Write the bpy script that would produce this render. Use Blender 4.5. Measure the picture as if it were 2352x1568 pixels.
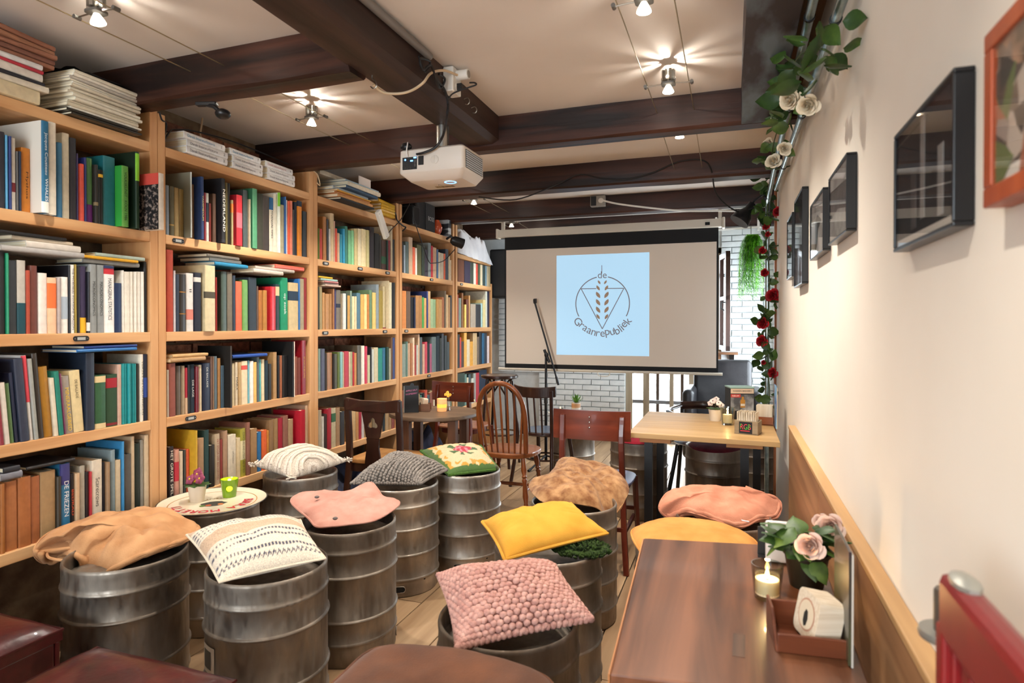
import bpy, bmesh, math, random
from mathutils import Vector, Matrix, Euler, noise
random.seed(7)
for o in list(bpy.data.objects): bpy.data.objects.remove(o, do_unlink=True)
S = bpy.context.scene
COL = S.collection
# ------------------------------------------------------------------ camera
FPX, YAW, PITCH, CYP, H = 1437.0, 0.33845, 0.00905, 756.5, 1.36
_fw = Vector((-math.sin(YAW), math.cos(YAW), 0)); RT = Vector((math.cos(YAW), math.sin(YAW), 0)); _up = Vector((0, 0, 1))
FW = _fw*math.cos(PITCH) - _up*math.sin(PITCH); UP = _up*math.cos(PITCH) + _fw*math.sin(PITCH)
cam = bpy.data.cameras.new('camera'); camo = bpy.data.objects.new('camera', cam); COL.objects.link(camo)
cam.sensor_fit = 'HORIZONTAL'; cam.sensor_width = 36; cam.lens = FPX/2352*36; cam.shift_y = -27.5/2352
cam.clip_start = .02; cam.clip_end = 100
m = Matrix((RT, UP, -FW)).transposed().to_4x4(); m.translation = Vector((0, 0, H)); camo.matrix_world = m
cam.dof.use_dof = True; cam.dof.focus_distance = 4.2; cam.dof.aperture_fstop = 4.5
S.camera = camo
# ------------------------------------------------------------------ world and exposure
S.view_settings.view_transform = 'Standard'; S.view_settings.look = 'None'; S.view_settings.gamma = 1
S.view_settings.exposure = 0.12
S.view_settings.use_curve_mapping = False
W = bpy.data.worlds.new('overcast_sky'); S.world = W; W.use_nodes = True
_bg = W.node_tree.nodes['Background']; _bg.inputs[0].default_value = (.82, .92, 1, 1); _bg.inputs[1].default_value = 16.0
CEIL = 2.5; FARY = 7.24; BACKY = -2.6; RX = .30; RX2 = .46; LX = -2.80
def portal(name, loc, rot, sx, sy):
    L = bpy.data.lights.new(name, 'AREA'); L.shape = 'RECTANGLE'; L.size = sx; L.size_y = sy; L.cycles.is_portal = True
    o = bpy.data.objects.new(name, L); COL.objects.link(o); o.location = loc; o.rotation_euler = rot; return o
portal('street_window_portal', (-.64, FARY+.12, 1.15), (-math.pi/2, 0, 0), 1.02, 2.1)
portal('added_back_window_portal', (-1.25, BACKY-.06, 1.45), (math.pi/2, 0, 0), 2.5, 1.5)  # sky light guide for the added back window
portal('side_window_portal', (RX2+.16, 6.25, 1.2), (0, math.pi/2, 0), 1.3, 1.3)
# ------------------------------------------------------------------ pixel helpers (2352 x 1568)
def ray(x, y): return FW + RT*((x-1176)/FPX) - UP*((y-CYP)/FPX)
CO = Vector((0, 0, H))
def at_z(x, y, z): d = ray(x, y); return CO + d*((z-H)/d.z)
def at_x(x, y, X): d = ray(x, y); return CO + d*(X/d.x)
def at_y(x, y, Y): d = ray(x, y); return CO + d*(Y/d.y)
def at_d(x, y, t): return CO + ray(x, y)*t
SX0, SANG = -2.47, .01755
def at_s(x, y, off=0.):
    d = ray(x, y); return CO + d*((SX0+off)/(d.x + math.tan(SANG)*d.y))
def spt(yy, z=0., off=0.):   # point on the bookcase front line
    return Vector((SX0 - math.tan(SANG)*yy + off, yy, z))
# ------------------------------------------------------------------ materials
def lin(c):
    return c/12.92 if c <= .04045 else ((c+.055)/1.055)**2.4
def hx(h, a=1):
    return (lin(int(h[0:2], 16)/255), lin(int(h[2:4], 16)/255), lin(int(h[4:6], 16)/255), a)
MATS = {}
def M(name, c1, c2=None, rough=.55, metal=0., scale=(6, 6, 6), detail=5, bump=0., bscale=None, spec=.5, lo=.35, hi=.65, emit=None, est=0., trans=0., ior=1.45, coat=0., sheen=0., rvar=0., rot=(0, 0, 0), dist=0., alpha=1.):
    if name in MATS: return MATS[name]
    m = bpy.data.materials.new(name); m.use_nodes = True; MATS[name] = m
    nt = m.node_tree; N = nt.nodes; L = nt.links; b = N['Principled BSDF']
    b.inputs['Base Color'].default_value = hx(c1); b.inputs['Roughness'].default_value = rough; b.inputs['Metallic'].default_value = metal
    b.inputs['Specular IOR Level'].default_value = spec; b.inputs['Transmission Weight'].default_value = trans; b.inputs['IOR'].default_value = ior
    b.inputs['Coat Weight'].default_value = coat; b.inputs['Sheen Weight'].default_value = sheen
    if emit: b.inputs['Emission Color'].default_value = hx(emit); b.inputs['Emission Strength'].default_value = est
    if c2 or bump or rvar:
        tc = N.new('ShaderNodeTexCoord'); mp = N.new('ShaderNodeMapping'); mp.inputs['Scale'].default_value = scale; mp.inputs['Rotation'].default_value = rot
        L.new(tc.outputs['Object'], mp.inputs[0])
        nz = N.new('ShaderNodeTexNoise'); nz.inputs['Scale'].default_value = 1; nz.inputs['Detail'].default_value = detail; nz.inputs['Distortion'].default_value = dist
        L.new(mp.outputs[0], nz.inputs[0])
        if c2:
            cr = N.new('ShaderNodeValToRGB'); cr.color_ramp.elements[0].position = lo; cr.color_ramp.elements[1].position = hi
            cr.color_ramp.elements[0].color = hx(c1); cr.color_ramp.elements[1].color = hx(c2)
            L.new(nz.outputs[0], cr.inputs[0]); L.new(cr.outputs[0], b.inputs['Base Color'])
        if rvar:
            mr = N.new('ShaderNodeMapRange'); mr.inputs[3].default_value = max(.02, rough-rvar); mr.inputs[4].default_value = min(1, rough+rvar); mr.inputs[1].default_value = .3; mr.inputs[2].default_value = .7
            L.new(nz.outputs[0], mr.inputs[0]); L.new(mr.outputs[0], b.inputs['Roughness'])
        if bump:
            bp = N.new('ShaderNodeBump'); bp.inputs['Strength'].default_value = bump; bp.inputs['Distance'].default_value = .004
            src = nz
            if bscale:
                n2 = N.new('ShaderNodeTexNoise'); n2.inputs['Scale'].default_value = bscale; n2.inputs['Detail'].default_value = 4; L.new(tc.outputs['Object'], n2.inputs[0]); src = n2
            L.new(src.outputs[0], bp.inputs['Height']); L.new(bp.outputs[0], b.inputs['Normal'])
    return m
def wood(name, c1, c2, axis=2, rough=.5, k=1., bump=.15, coat=0., spec=.4, lo=.3, hi=.7):
    s = [22*k, 22*k, 22*k]; s[axis] = 1.6*k
    return M(name, c1, c2, rough=rough, scale=tuple(s), detail=6, bump=bump, coat=coat, spec=spec, lo=lo, hi=hi, dist=.6)
def cover_mat(name, attr):
    m = bpy.data.materials.new(name); m.use_nodes = True; nt = m.node_tree; N = nt.nodes; L = nt.links; b = N['Principled BSDF']
    if attr:
        c = N.new('ShaderNodeAttribute'); c.attribute_name = 'Col'; out = c.outputs['Color']
    else:
        c = N.new('ShaderNodeObjectInfo'); out = c.outputs['Color']
    tc = N.new('ShaderNodeTexCoord'); nz = N.new('ShaderNodeTexNoise'); nz.inputs['Scale'].default_value = 38; nz.inputs['Detail'].default_value = 5
    L.new(tc.outputs['Object'], nz.inputs[0])
    mr = N.new('ShaderNodeMapRange'); mr.inputs[1].default_value = .3; mr.inputs[2].default_value = .75; mr.inputs[3].default_value = .86; mr.inputs[4].default_value = 1.08
    L.new(nz.outputs[0], mr.inputs[0])
    mx = N.new('ShaderNodeVectorMath'); mx.operation = 'SCALE'; L.new(out, mx.inputs[0]); L.new(mr.outputs[0], mx.inputs['Scale'])
    L.new(mx.outputs[0], b.inputs['Base Color'])
    if not attr:
        r = N.new('ShaderNodeMapRange'); r.inputs[3].default_value = .3; r.inputs[4].default_value = .75; L.new(c.outputs['Random'], r.inputs[0]); L.new(r.outputs[0], b.inputs['Roughness'])
    else: b.inputs['Roughness'].default_value = .5
    MATS[name] = m; return m
COVER = cover_mat('book_cover', False); COVERA = cover_mat('book_cover_mixed', True)
PAGES = M('paper_pages', 'd8c8a6', 'e6dcc4', rough=.9, scale=(3, 160, 160), detail=2)
# ------------------------------------------------------------------ mesh builder
class B:
    def __init__(s): s.v = []; s.f = []; s.mi = []; s.cur = 0; s.cols = []
    def add(s, vs, fs):
        n = len(s.v); s.v += [tuple(p) for p in vs]; s.f += [tuple(i+n for i in f) for f in fs]; s.mi += [s.cur]*len(fs); return s
    def box(s, c, d, rot=None):
        x, y, z = d[0]/2, d[1]/2, d[2]/2
        vs = [Vector(p) for p in ((-x,-y,-z),(x,-y,-z),(x,y,-z),(-x,y,-z),(-x,-y,z),(x,-y,z),(x,y,z),(-x,y,z))]
        if rot is not None:
            R = rot if isinstance(rot, Matrix) else Euler(rot).to_matrix()
            vs = [R @ p for p in vs]
        return s.add([p+Vector(c) for p in vs], [(3,2,1,0),(4,5,6,7),(0,1,5,4),(1,2,6,5),(2,3,7,6),(3,0,4,7)])
    def bbox(s, a, b):
        return s.box([(a[i]+b[i])/2 for i in range(3)], [abs(b[i]-a[i]) for i in range(3)])
    def prism(s, poly, z0, z1):      # polygon in xy, extruded in z
        n = len(poly); vs = [(p[0], p[1], z0) for p in poly]+[(p[0], p[1], z1) for p in poly]
        fs = [tuple(range(n-1, -1, -1)), tuple(range(n, 2*n))]+[(i, (i+1) % n, n+(i+1) % n, n+i) for i in range(n)]
        return s.add(vs, fs)
    def slab(s, poly, nrm):          # 3D polygon extruded along vector
        n = len(poly); nr = Vector(nrm); vs = [Vector(p) for p in poly]; vs += [p+nr for p in vs]
        return s.add(vs, [tuple(range(n-1, -1, -1)), tuple(range(n, 2*n))]+[(i, (i+1) % n, n+(i+1) % n, n+i) for i in range(n)])
    def tube(s, pts, r, seg=8, cap=True, flat=1.0):
        pts = [Vector(p) for p in pts]; n = len(pts); rs = r if isinstance(r, (list, tuple)) else [r]*n
        vs = []; fs = []; t0 = None
        for i, p in enumerate(pts):
            t = (pts[min(i+1, n-1)]-pts[max(i-1, 0)]).normalized()
            if t0 is None:
                a = Vector((0, 0, 1)) if abs(t.z) < .9 else Vector((1, 0, 0)); u = t.cross(a).normalized()
            else:
                u = (u - t*u.dot(t)).normalized()
            w = t.cross(u); t0 = t
            for k in range(seg):
                an = 2*math.pi*k/seg; vs.append(p+u*math.cos(an)*rs[i]+w*math.sin(an)*rs[i]*flat)
        for i in range(n-1):
            for k in range(seg):
                a = i*seg+k; b = i*seg+(k+1) % seg; fs.append((a, b, b+seg, a+seg))
        if cap: fs.append(tuple(range(seg-1, -1, -1))); fs.append(tuple(range((n-1)*seg, n*seg)))
        return s.add(vs, fs)
    def cyl(s, p0, p1, r0, r1=None, seg=12): return s.tube([p0, p1], [r0, r0 if r1 is None else r1], seg)
    def lathe(s, prof, c=(0, 0, 0), seg=32, R=None):
        vs = []; fs = []; n = len(prof); c = Vector(c)
        for k in range(seg):
            a = 2*math.pi*k/seg
            for r, z in prof:
                p = Vector((r*math.cos(a), r*math.sin(a), z)); vs.append((R @ p if R else p)+c)
        for k in range(seg):
            k2 = (k+1) % seg
            for i in range(n-1): fs.append((k*n+i, k2*n+i, k2*n+i+1, k*n+i+1))
        ring_ = prof[0] == prof[-1]
        if prof[0][0] > 1e-5 and not ring_: fs.append(tuple(k*n for k in range(seg-1, -1, -1)))
        if prof[-1][0] > 1e-5 and not ring_: fs.append(tuple(k*n+n-1 for k in range(seg)))
        return s.add(vs, fs)
    def grid(s, fn, nu, nv, cu=False, cv=False):
        vs = [fn(i/(nu if cu else nu-1), j/(nv if cv else nv-1)) for i in range(nu) for j in range(nv)]; fs = []
        for i in range(nu if cu else nu-1):
            for j in range(nv if cv else nv-1):
                fs.append((i*nv+j, ((i+1) % nu)*nv+j, ((i+1) % nu)*nv+(j+1) % nv, i*nv+(j+1) % nv))
        return s.add(vs, fs)
    def ell(s, c, r, seg=10, rings=6, R=None):
        c = Vector(c); vs = []; fs = []
        for i in range(rings+1):
            th = math.pi*i/rings
            for k in range(seg):
                a = 2*math.pi*k/seg; p = Vector((r[0]*math.sin(th)*math.cos(a), r[1]*math.sin(th)*math.sin(a), r[2]*math.cos(th))); vs.append((R @ p if R else p)+c)
        for i in range(rings):
            for k in range(seg): fs.append((i*seg+k, (i+1)*seg+k, (i+1)*seg+(k+1) % seg, i*seg+(k+1) % seg))
        return s.add(vs, fs)
    def mesh(s, name, mats, smooth=False, merge=False):
        me = bpy.data.meshes.new(name); me.from_pydata(s.v, [], s.f)
        for m in (mats if isinstance(mats, (list, tuple)) else [mats]): me.materials.append(m)
        if any(s.mi): me.polygons.foreach_set('material_index', s.mi)
        if smooth: me.polygons.foreach_set('use_smooth', [True]*len(me.polygons))
        if merge or True:
            bm = bmesh.new(); bm.from_mesh(me)
            if merge: bmesh.ops.remove_doubles(bm, verts=bm.verts, dist=1e-5)
            bmesh.ops.recalc_face_normals(bm, faces=bm.faces); bm.to_mesh(me); bm.free()
        me.update(); return me
    def build(s, name, mats, parent=None, smooth=False, bev=0., world=False, sub=0, merge=False, angle=True):
        if world and parent is not None:
            inv = parent.matrix_basis.inverted(); s.v = [tuple(inv @ Vector(p)) for p in s.v]
        return obj(name, s.mesh(name, mats, smooth, merge or sub > 0), parent, bev, sub, smooth and angle)
def obj(name, me, parent=None, bev=0., sub=0, auto=False):
    o = bpy.data.objects.new(name, me); COL.objects.link(o)
    if parent is not None: o.parent = parent
    if bev:
        md = o.modifiers.new('bevel', 'BEVEL'); md.width = bev; md.segments = 2; md.limit_method = 'ANGLE'; md.angle_limit = .7
    if sub:
        md = o.modifiers.new('sub', 'SUBSURF'); md.levels = sub; md.render_levels = sub
    elif auto:
        me.set_sharp_from_angle(angle=.8)
    return o
def tag(o, label, cat, group=None, kind=None):
    if label: o['label'] = label
    if cat: o['category'] = cat
    if group: o['group'] = group
    if kind: o['kind'] = kind
    return o
def thing(name, label, cat, loc=(0, 0, 0), rz=0., group=None, rot=None):
    o = bpy.data.objects.new(name, None); COL.objects.link(o); o.empty_display_size = .05
    o.location = loc; o.rotation_euler = rot if rot else (0, 0, rz)
    o.matrix_basis  # evaluated lazily
    return tag(o, label, cat, group)
def struct(o): o['kind'] = 'structure'; return o
def dup(root, loc=None, rot=None, label=None, group=None):
    r = root.copy(); COL.objects.link(r)
    if loc is not None: r.location = loc
    if rot is not None: r.rotation_euler = rot
    if label: r['label'] = label
    if group: r['group'] = group
    for ch in list(root.children):
        c = ch.copy(); COL.objects.link(c); c.parent = r
        for g in list(ch.children):
            d = g.copy(); COL.objects.link(d); d.parent = c
    return r
def smoothcurve(pts, n=6):
    P = [Vector(p) for p in pts]; out = []
    for i in range(len(P)-1):
        a = P[max(i-1, 0)]; b = P[i]; c = P[i+1]; d = P[min(i+2, len(P)-1)]
        for k in range(n):
            t = k/n; out.append(.5*((2*b)+(c-a)*t+(2*a-5*b+4*c-d)*t*t+(3*b-a-3*c+d)*t*t*t))
    out.append(P[-1]); return out
def nz(p, s=1., seed=0.): return noise.noise(Vector(p)*s+Vector((seed, seed*1.7, -seed)))
# ------------------------------------------------------------------ lettering: every string is turned into a mesh once
TXT = {}
def prep(strings):
    tmp = []
    for t in strings:
        cu = bpy.data.curves.new('t', 'FONT'); cu.body = t; cu.align_x = 'CENTER'; cu.align_y = 'CENTER'; cu.size = 1; cu.resolution_u = 3
        o = bpy.data.objects.new('t', cu); COL.objects.link(o); tmp.append((t, o))
    dg = bpy.context.evaluated_depsgraph_get()
    for t, o in tmp:
        me = o.evaluated_get(dg).to_mesh(); vs = [v.co.copy() for v in me.vertices]; fs = [tuple(p.vertices) for p in me.polygons]
        xs = [v.x for v in vs]; ys = [v.y for v in vs]; cx = (max(xs)+min(xs))/2; cy = (max(ys)+min(ys))/2
        TXT[t] = ([(v.x-cx, v.y-cy) for v in vs], fs, max(xs)-min(xs), max(ys)-min(ys))
    for t, o in tmp:
        cu = o.data; bpy.data.objects.remove(o, do_unlink=True); bpy.data.curves.remove(cu)
def text(t, c, right, up, w=None, h=None, b=None, off=.0006):
    """lettering t centred at c, running along right, letter tops along up, fitted to width w (or cap height h)"""
    vs, fs, tw, th = TXT[t]; right = Vector(right).normalized(); up = Vector(up).normalized(); n = right.cross(up)
    sx = sy = (h/th if h else w/tw)
    if w and h: sx = w/tw
    b = b or B(); b.add([Vector(c)+right*(x*sx)+up*(y*sy)+n*off for x, y in vs], fs); return b
def arctext(t, c, R, a0, a1, h, right, up, inside=False, b=None, off=.0006):
    """letters of t on a circle of radius R from angle a0 to a1 (radians, ccw from right)"""
    b = b or B(); right = Vector(right).normalized(); up = Vector(up).normalized()
    wd = [(.35 if ch == ' ' else TXT[ch][2])+.13 for ch in t]; tot = sum(wd); acc = 0.
    for i, ch in enumerate(t):
        acc += wd[i]
        if ch == ' ': continue
        a = a0+(a1-a0)*(acc-wd[i]/2)/tot; rd = right*math.cos(a)+up*math.sin(a); tg = -right*math.sin(a)+up*math.cos(a)
        if a1 < a0: text(ch, Vector(c)+rd*R, -tg, rd, h=h*(TXT[ch][3]/.73), b=b, off=off)
        else: text(ch, Vector(c)+rd*R, tg, -rd, h=h*(TXT[ch][3]/.73), b=b, off=off)
    return b
# ================================================================== the room
PLASTER = M('plaster_white', 'e2d8ca', 'eae2d6', rough=.8, scale=(1.2, 1.2, 1.2), bump=.12, bscale=14)
CEILM = M('ceiling_paint', 'd8cec4', 'e0d8cf', rough=.85, scale=(1.5, 1.5, 1.5), bump=.1, bscale=20)
PLANK = [wood('floor_plank_a', '86694c', 'a98c6c', 1, rough=.45, k=.8), wood('floor_plank_b', '7d6146', '9c8062', 1, rough=.5, k=.8), wood('floor_plank_c', '8f7152', 'b39674', 1, rough=.42, k=.8)]
GAP = M('floor_underlay', '1c140e', rough=.9)
BEAM = wood('beam_oak_cross', '180c09', '552f20', 0, rough=.48, k=.55, bump=.8, lo=.38, hi=.78)
BEAML = wood('beam_oak_long', '2a1b15', '4d3830', 1, rough=.55, k=.6, bump=.5, lo=.35, hi=.8)
BEAMR = M('beam_worn_blue', '33282a', '64727c', rough=.6, scale=(7, 2.2, 7), detail=9, bump=.9, lo=.44, hi=.6)
BRICKL = [M('brick_red_%d' % i, a, b, rough=.9, scale=(30, 30, 30), bump=.8, bscale=60) for i, (a, b) in enumerate((('5e3526', '8a5440'), ('683c28', '96644a'), ('4c2e22', '744a38')))]
MORTARL = M('mortar_old', '5a4636', '79664f', rough=.95, scale=(12, 12, 12), bump=.8, bscale=50)
BRICKW = M('brick_white', 'dadfe0', 'e8ecec', rough=.55, scale=(9, 9, 9), bump=.5, bscale=35)
MORTARW = M('mortar_white', 'ccd2d3', 'dadedf', rough=.7, scale=(12, 12, 12), bump=.4, bscale=40)
# floor: boards run towards the street window
fl = B().bbox((LX-.35, BACKY, -.06), (RX2+.02, FARY+.25, -.012)).build('floor', GAP); struct(fl)
x = LX; i = 0; random.seed(3)
seams = [LX]
while seams[-1] < RX2: seams.append(min(RX2+.02, seams[-1]+random.choice((.205, .22, .235))))
sh = -1.66-min(seams, key=lambda q: abs(q+1.66)); seams = [q+sh for q in seams]; seams[0] = LX-.3
for a, b in zip(seams[:-1], seams[1:]):
    ys = [BACKY]; yy = BACKY+random.uniform(.6, 2.4)
    while yy < FARY-.6: ys.append(yy); yy += random.uniform(1.7, 3.2)
    ys.append(FARY+.02)
    for y0, y1 in zip(ys[:-1], ys[1:]):
        cx, cy = (a+b)/2, (y0+y1)/2
        q = B().box((0, 0, -.006), (min(b, RX2+.02)-a-.0065, y1-y0-.004, .012)).build('plank', random.choice(PLANK), fl)
        q.location = (cx, cy, random.uniform(-.0012, 0))
# ceiling
ce = struct(B().bbox((LX-.35, BACKY, CEIL), (RX2+.02, FARY, CEIL+.06)).build('ceiling', CEILM))
# right wall: plaster up to the timber post, then set back
wr = struct(B().bbox((RX, BACKY, 0), (RX+.25, 4.86, CEIL)).build('wall_right', PLASTER))
rb_ = B()
for a, b in (((RX2, 4.86, 0), (RX+.3, 5.6, CEIL)), ((RX2, 6.9, 0), (RX+.3, FARY+.02, CEIL)), ((RX2, 5.6, 0), (RX+.3, 6.9, .55)), ((RX2, 5.6, 1.85), (RX+.3, 6.9, CEIL))): rb_.bbox(a, b)
wr2 = struct(rb_.build('wall_recess', PLASTER))
POST = wood('post_orange_pine', '8a5232', 'b06c42', 2, rough=.5)
tag(B().bbox((.285, 4.86, 0), (RX2-.001, 4.93, CEIL-.002)).build('corner_post', POST, bev=.004), 'orange stained timber post at the end of the plaster wall', 'post')
# left wall with bricks where it shows above the bookcases
wl = thing('wall_left', None, None, spt(0, 0, -.33), SANG); struct(wl)
B().bbox((-.2, BACKY, 0), (-.016, FARY+.1, CEIL)).build('mortar_face', MORTARL, wl)
random.seed(5)
def brickwall(parent, rects, L_, h_, jt, mats, axis, dep, jit=.003):
    cache = [None]*6
    for k in range(6):
        bb = B(); e = .004
        bb.box((0, 0, 0), (dep, L_-jt, h_-jt) if axis == 'y' else (L_-jt, dep, h_-jt))
        me = bb.mesh('brick', mats[k % len(mats)]); 
        for v in me.vertices: v.co += Vector((random.uniform(-jit, jit)*(.6 if axis == 'y' else 1), random.uniform(-jit, jit)*(1 if axis == 'y' else .6), random.uniform(-jit, jit)))
        cache[k] = me
    cnt = 0
    for (u0, u1, z0, z1) in rects:
        r = int(round(z0/h_)); 
        while (r+1)*h_ <= z1+1e-6:
            u = u0 - (L_/2 if r % 2 else 0)
            while u < u1:
                a = max(u, u0); b_ = min(u+L_, u1)
                if b_-a > .035:
                    o = bpy.data.objects.new('brick', cache[random.randrange(6)]); COL.objects.link(o); o.parent = parent
                    c = (a+b_)/2; sc = (b_-a-jt)/(L_-jt)
                    if axis == 'y': o.location = (random.uniform(-.004, .003), c, (r+.5)*h_); o.scale = (1, sc, 1)
                    else: o.location = (c, random.uniform(-.003, .003), (r+.5)*h_); o.scale = (sc, 1, 1)
                    cnt += 1
                u += L_
            r += 1
    return cnt
brickwall(wl, [(1.35, 4.5, 2.195, 2.5)], .225, .066, .013, BRICKL, 'y', .03)
brickwall(wl, [(2.24, 4.5, 1.585, 1.78), (2.24, 4.5, 1.19, 1.325), (4.5, 5.6, 1.58, 1.72)], .225, .066, .013, BRICKL, 'y', .03)
# far wall, white painted brick with a glazed street door and a high casement
wf = thing('wall_far', None, None, (0, FARY, 0)); struct(wf)
DX0, DX1, DZ = -1.165, -.115, 2.2
fb = B()
for a, b in (((LX-.2, .016, 0), (DX0, .25, CEIL)), ((DX1, .016, 0), (RX2+.3, .25, CEIL)), ((DX0, .016, DZ), (DX1, .25, CEIL))): fb.bbox(a, b)
fb.build('mortar_face', MORTARW, wf)
nb = brickwall(wf, [(-2.72, -1.98, .79, 2.05), (-2.2, DX0, .0, .93), (DX1, RX2, .2, 2.45)], .215, .0645, .009, [BRICKW], 'x', .03, .0015)
# unseen back wall, its wide window added to let fill light in
wb = B()
for a, b in (((LX-.2, BACKY-.2, 0), (-2.5, BACKY, CEIL)), ((0, BACKY-.2, 0), (RX+.25, BACKY, CEIL)), ((-2.5, BACKY-.2, 0), (0, BACKY, .7)), ((-2.5, BACKY-.2, 2.2), (0, BACKY, CEIL))): wb.bbox(a, b)
struct(wb.build('wall_back', PLASTER))
FRAMEW = wood('frame_dark_wood', '2a1812', '4a2c20', 2, rough=.45)
GLASS = M('clear_glass', 'ffffff', rough=.0, trans=1., ior=1.1, spec=.3)
w1 = struct(thing('added_window_1', None, None, (-1.25, BACKY-.1, .7)))
for cxx in (-1.22, -.41, .41, 1.22): B().box((cxx, 0, .75), (.06, .06, 1.5)).build('mullion', FRAMEW, w1)
for zz in (.03, 1.47): B().box((0, 0, zz), (2.5, .07, .06)).build('rail', FRAMEW, w1)
# street door: pale weathered frame, upright bars, a cross rail
OAKP = wood('weathered_door_wood', '8c7a62', 'b5a68e', 2, rough=.6)
d1 = struct(thing('door_1', None, None, (0, FARY+.1, 0)))
for xa, xb in ((DX0, DX0+.075), (-.175, DX1)): B().bbox((xa, -.05, 0), (xb, .05, DZ)).build('door_post', OAKP, d1, bev=.004)
for xa, wd in ((-.935, .07), (-.65, .045), (-.43, .06)): B().bbox((xa-wd/2, -.03, .0), (xa+wd/2, .03, DZ)).build('upright_bar', OAKP, d1, bev=.004)
for xa in (-.815, -.54): B().bbox((xa-.017, .06, .0), (xa+.017, .10, DZ)).build('upright_bar', M('bar_dark_brown', '4a3a30', rough=.6), d1)
for za in (.46, 1.9): B().bbox((DX0+.075, -.012, za-.02), (-.175, .02, za+.02)).build('cross_rail', M('rail_grey', '77787a', rough=.5), d1)
B().bbox((DX0, -.05, DZ-.06), (DX1, .05, DZ)).build('lintel', OAKP, d1)
B().bbox((DX0, -.05, 0.0), (DX1, .05, .04)).build('sill', OAKP, d1)
# open casement folded into the room beside the door
cs = struct(thing('window_2', None, None, (-.115, FARY-.02, 1.08), math.radians(-80)))
for za, zb in ((0, .05), (.53, .57), (.97, 1.03)): B().bbox((0, -.02, za), (.42, .02, zb)).build('sash_rail', FRAMEW, cs)
for xa in (0, .37): B().bbox((xa, -.022, 0), (xa+.05, .022, 1.03)).build('sash_stile', FRAMEW, cs)
B().bbox((.05, -.003, .05), (.37, .003, .97)).build('pane', GLASS, cs)
hd = B(); hd.tube(smoothcurve([(.395, -.024, .50), (.395, -.06, .50), (.395, -.062, .44), (.395, -.03, .42)]), .007); hd.build('handle', M('handle_black', '17181a', rough=.35), cs, smooth=True)
w3 = struct(thing('window_3', None, None, (RX2+.07, 6.25, .55)))
for yy in (-.63, 0, .63): B().box((0, yy, .65), (.05, .05, 1.3)).build('mullion', FRAMEW, w3)
for zz in (.025, 1.275): B().box((0, 0, zz), (.05, 1.3, .05)).build('rail', FRAMEW, w3)
s3 = struct(thing('trim_3', None, None, (0, FARY-.12, 1.0)))
B().bbox((-.2, -.06, .03), (.06, .115, .055)).build('sill_board', wood('sill_brown', '6a4630', '8a6244', 0), s3, bev=.004); B().bbox((-.18, .0, -.12), (-.12, .115, .03)).build('sill_bracket', MATS['sill_brown'], s3); B().bbox((-.03, .06, -.03), (.02, .105, .03)).build('sill_hinge', GAP, s3)
# pavement outside the door
struct(B().bbox((-6, FARY+.26, -.12), (6, FARY+9, -.06)).build('pavement_ground', M('pavement', 'a8a6a0', 'bcb9b2', rough=.9, scale=(4, 4, 4))))
# ------------------------------------------------------------------ beams
def cross_beam(y0, w, zb, x0, x1, label, split=None):
    b = B(); n = 26; pts = []
    for i in range(n+1):
        xx = x0+(x1-x0)*i/n
        j = lambda k: nz((xx, k*3.1, y0), 2.2)*.009
        pts.append([(xx, y0+j(1), CEIL-.001), (xx, y0+j(2)*.6, zb+.012+j(3)), (xx, y0+.012+j(2), zb+j(4)*.6), (xx, y0+w-.012+j(5), zb+j(6)*.6), (xx, y0+w+j(5), zb+.012), (xx, y0+w, CEIL-.001)])
    vs = [p for r in pts for p in r]; fs = []
    for i in range(n):
        for k in range(5): fs.append((i*6+k, (i+1)*6+k, (i+1)*6+k+1, i*6+k+1))
    fs += [tuple(range(6)), tuple(n*6+k for k in range(6))]
    b.add(vs, fs); return tag(b.build('ceiling_beam', BEAM), label, 'beam', 'dark oak ceiling beams')
lxb = LX-.12
cross_beam(2.055, .118, 2.328, lxb, -1.385, 'dark oak cross beam ending at the projector beam, above the magazines')
cross_beam(3.225, .113, 2.325, lxb, RX-.005, 'dark oak cross beam right behind the projector')
cross_beam(4.36, .145, 2.33, lxb, RX-.005, 'dark oak cross beam with a black cable looped along it')
cross_beam(5.52, .14, 2.34, lxb, RX2-.005, 'dark oak cross beam carrying the grey socket box')
cross_beam(6.62, .14, 2.33, lxb, RX2-.005, 'dark oak cross beam behind the projection screen')
cross_beam(-.35, .13, 2.31, lxb, -1.385, 'dark oak cross beam nearest the added back window')
def long_beam(name, x0, x1, y0, y1, zb, ch, mat, label):
    b = B(); n = 30; vs = []; fs = []
    for i in range(n+1):
        yy = y0+(y1-y0)*i/n; j = lambda k: nz((yy, k*2.3, x0), 1.8)*.008
        row = [(x0+j(1)*.4, yy, CEIL-.001), (x0+j(1), yy, zb+j(2)*.5), (x1-ch[0]+j(3)*.5, yy, zb+j(2)*.5), (x1+j(4)*.6, yy, zb+ch[1]+j(5)), (x1+j(4)*.4, yy, CEIL-.001)]
        vs += row
    for i in range(n):
        for k in range(4): fs.append((i*5+k, (i+1)*5+k, (i+1)*5+k+1, i*5+k+1))
    fs += [tuple(range(5)), tuple(n*5+k for k in range(5))]
    b.add(vs, fs); return tag(b.build(name, mat), label, 'beam', 'dark oak ceiling beams')
long_beam('ceiling_beam', -1.392, -1.212, BACKY+.01, 3.232, 2.35, (.035, .02), BEAML, 'chamfered oak beam that the white projector hangs from')
rb = long_beam('ceiling_beam', .036, .2, BACKY+.01, 3.232, 2.325, (.004, .02), BEAMR, 'worn blue-grey oak beam along the plaster wall above the pictures')
# boards in the recess between that beam and the wall
BROWNB = wood('recess_board', '5a4028', '7a5a3a', 1, rough=.7)
struct(B().bbox((.2, BACKY, 2.46), (RX, 3.22, 2.499)).build('trim_1', BROWNB))
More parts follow.
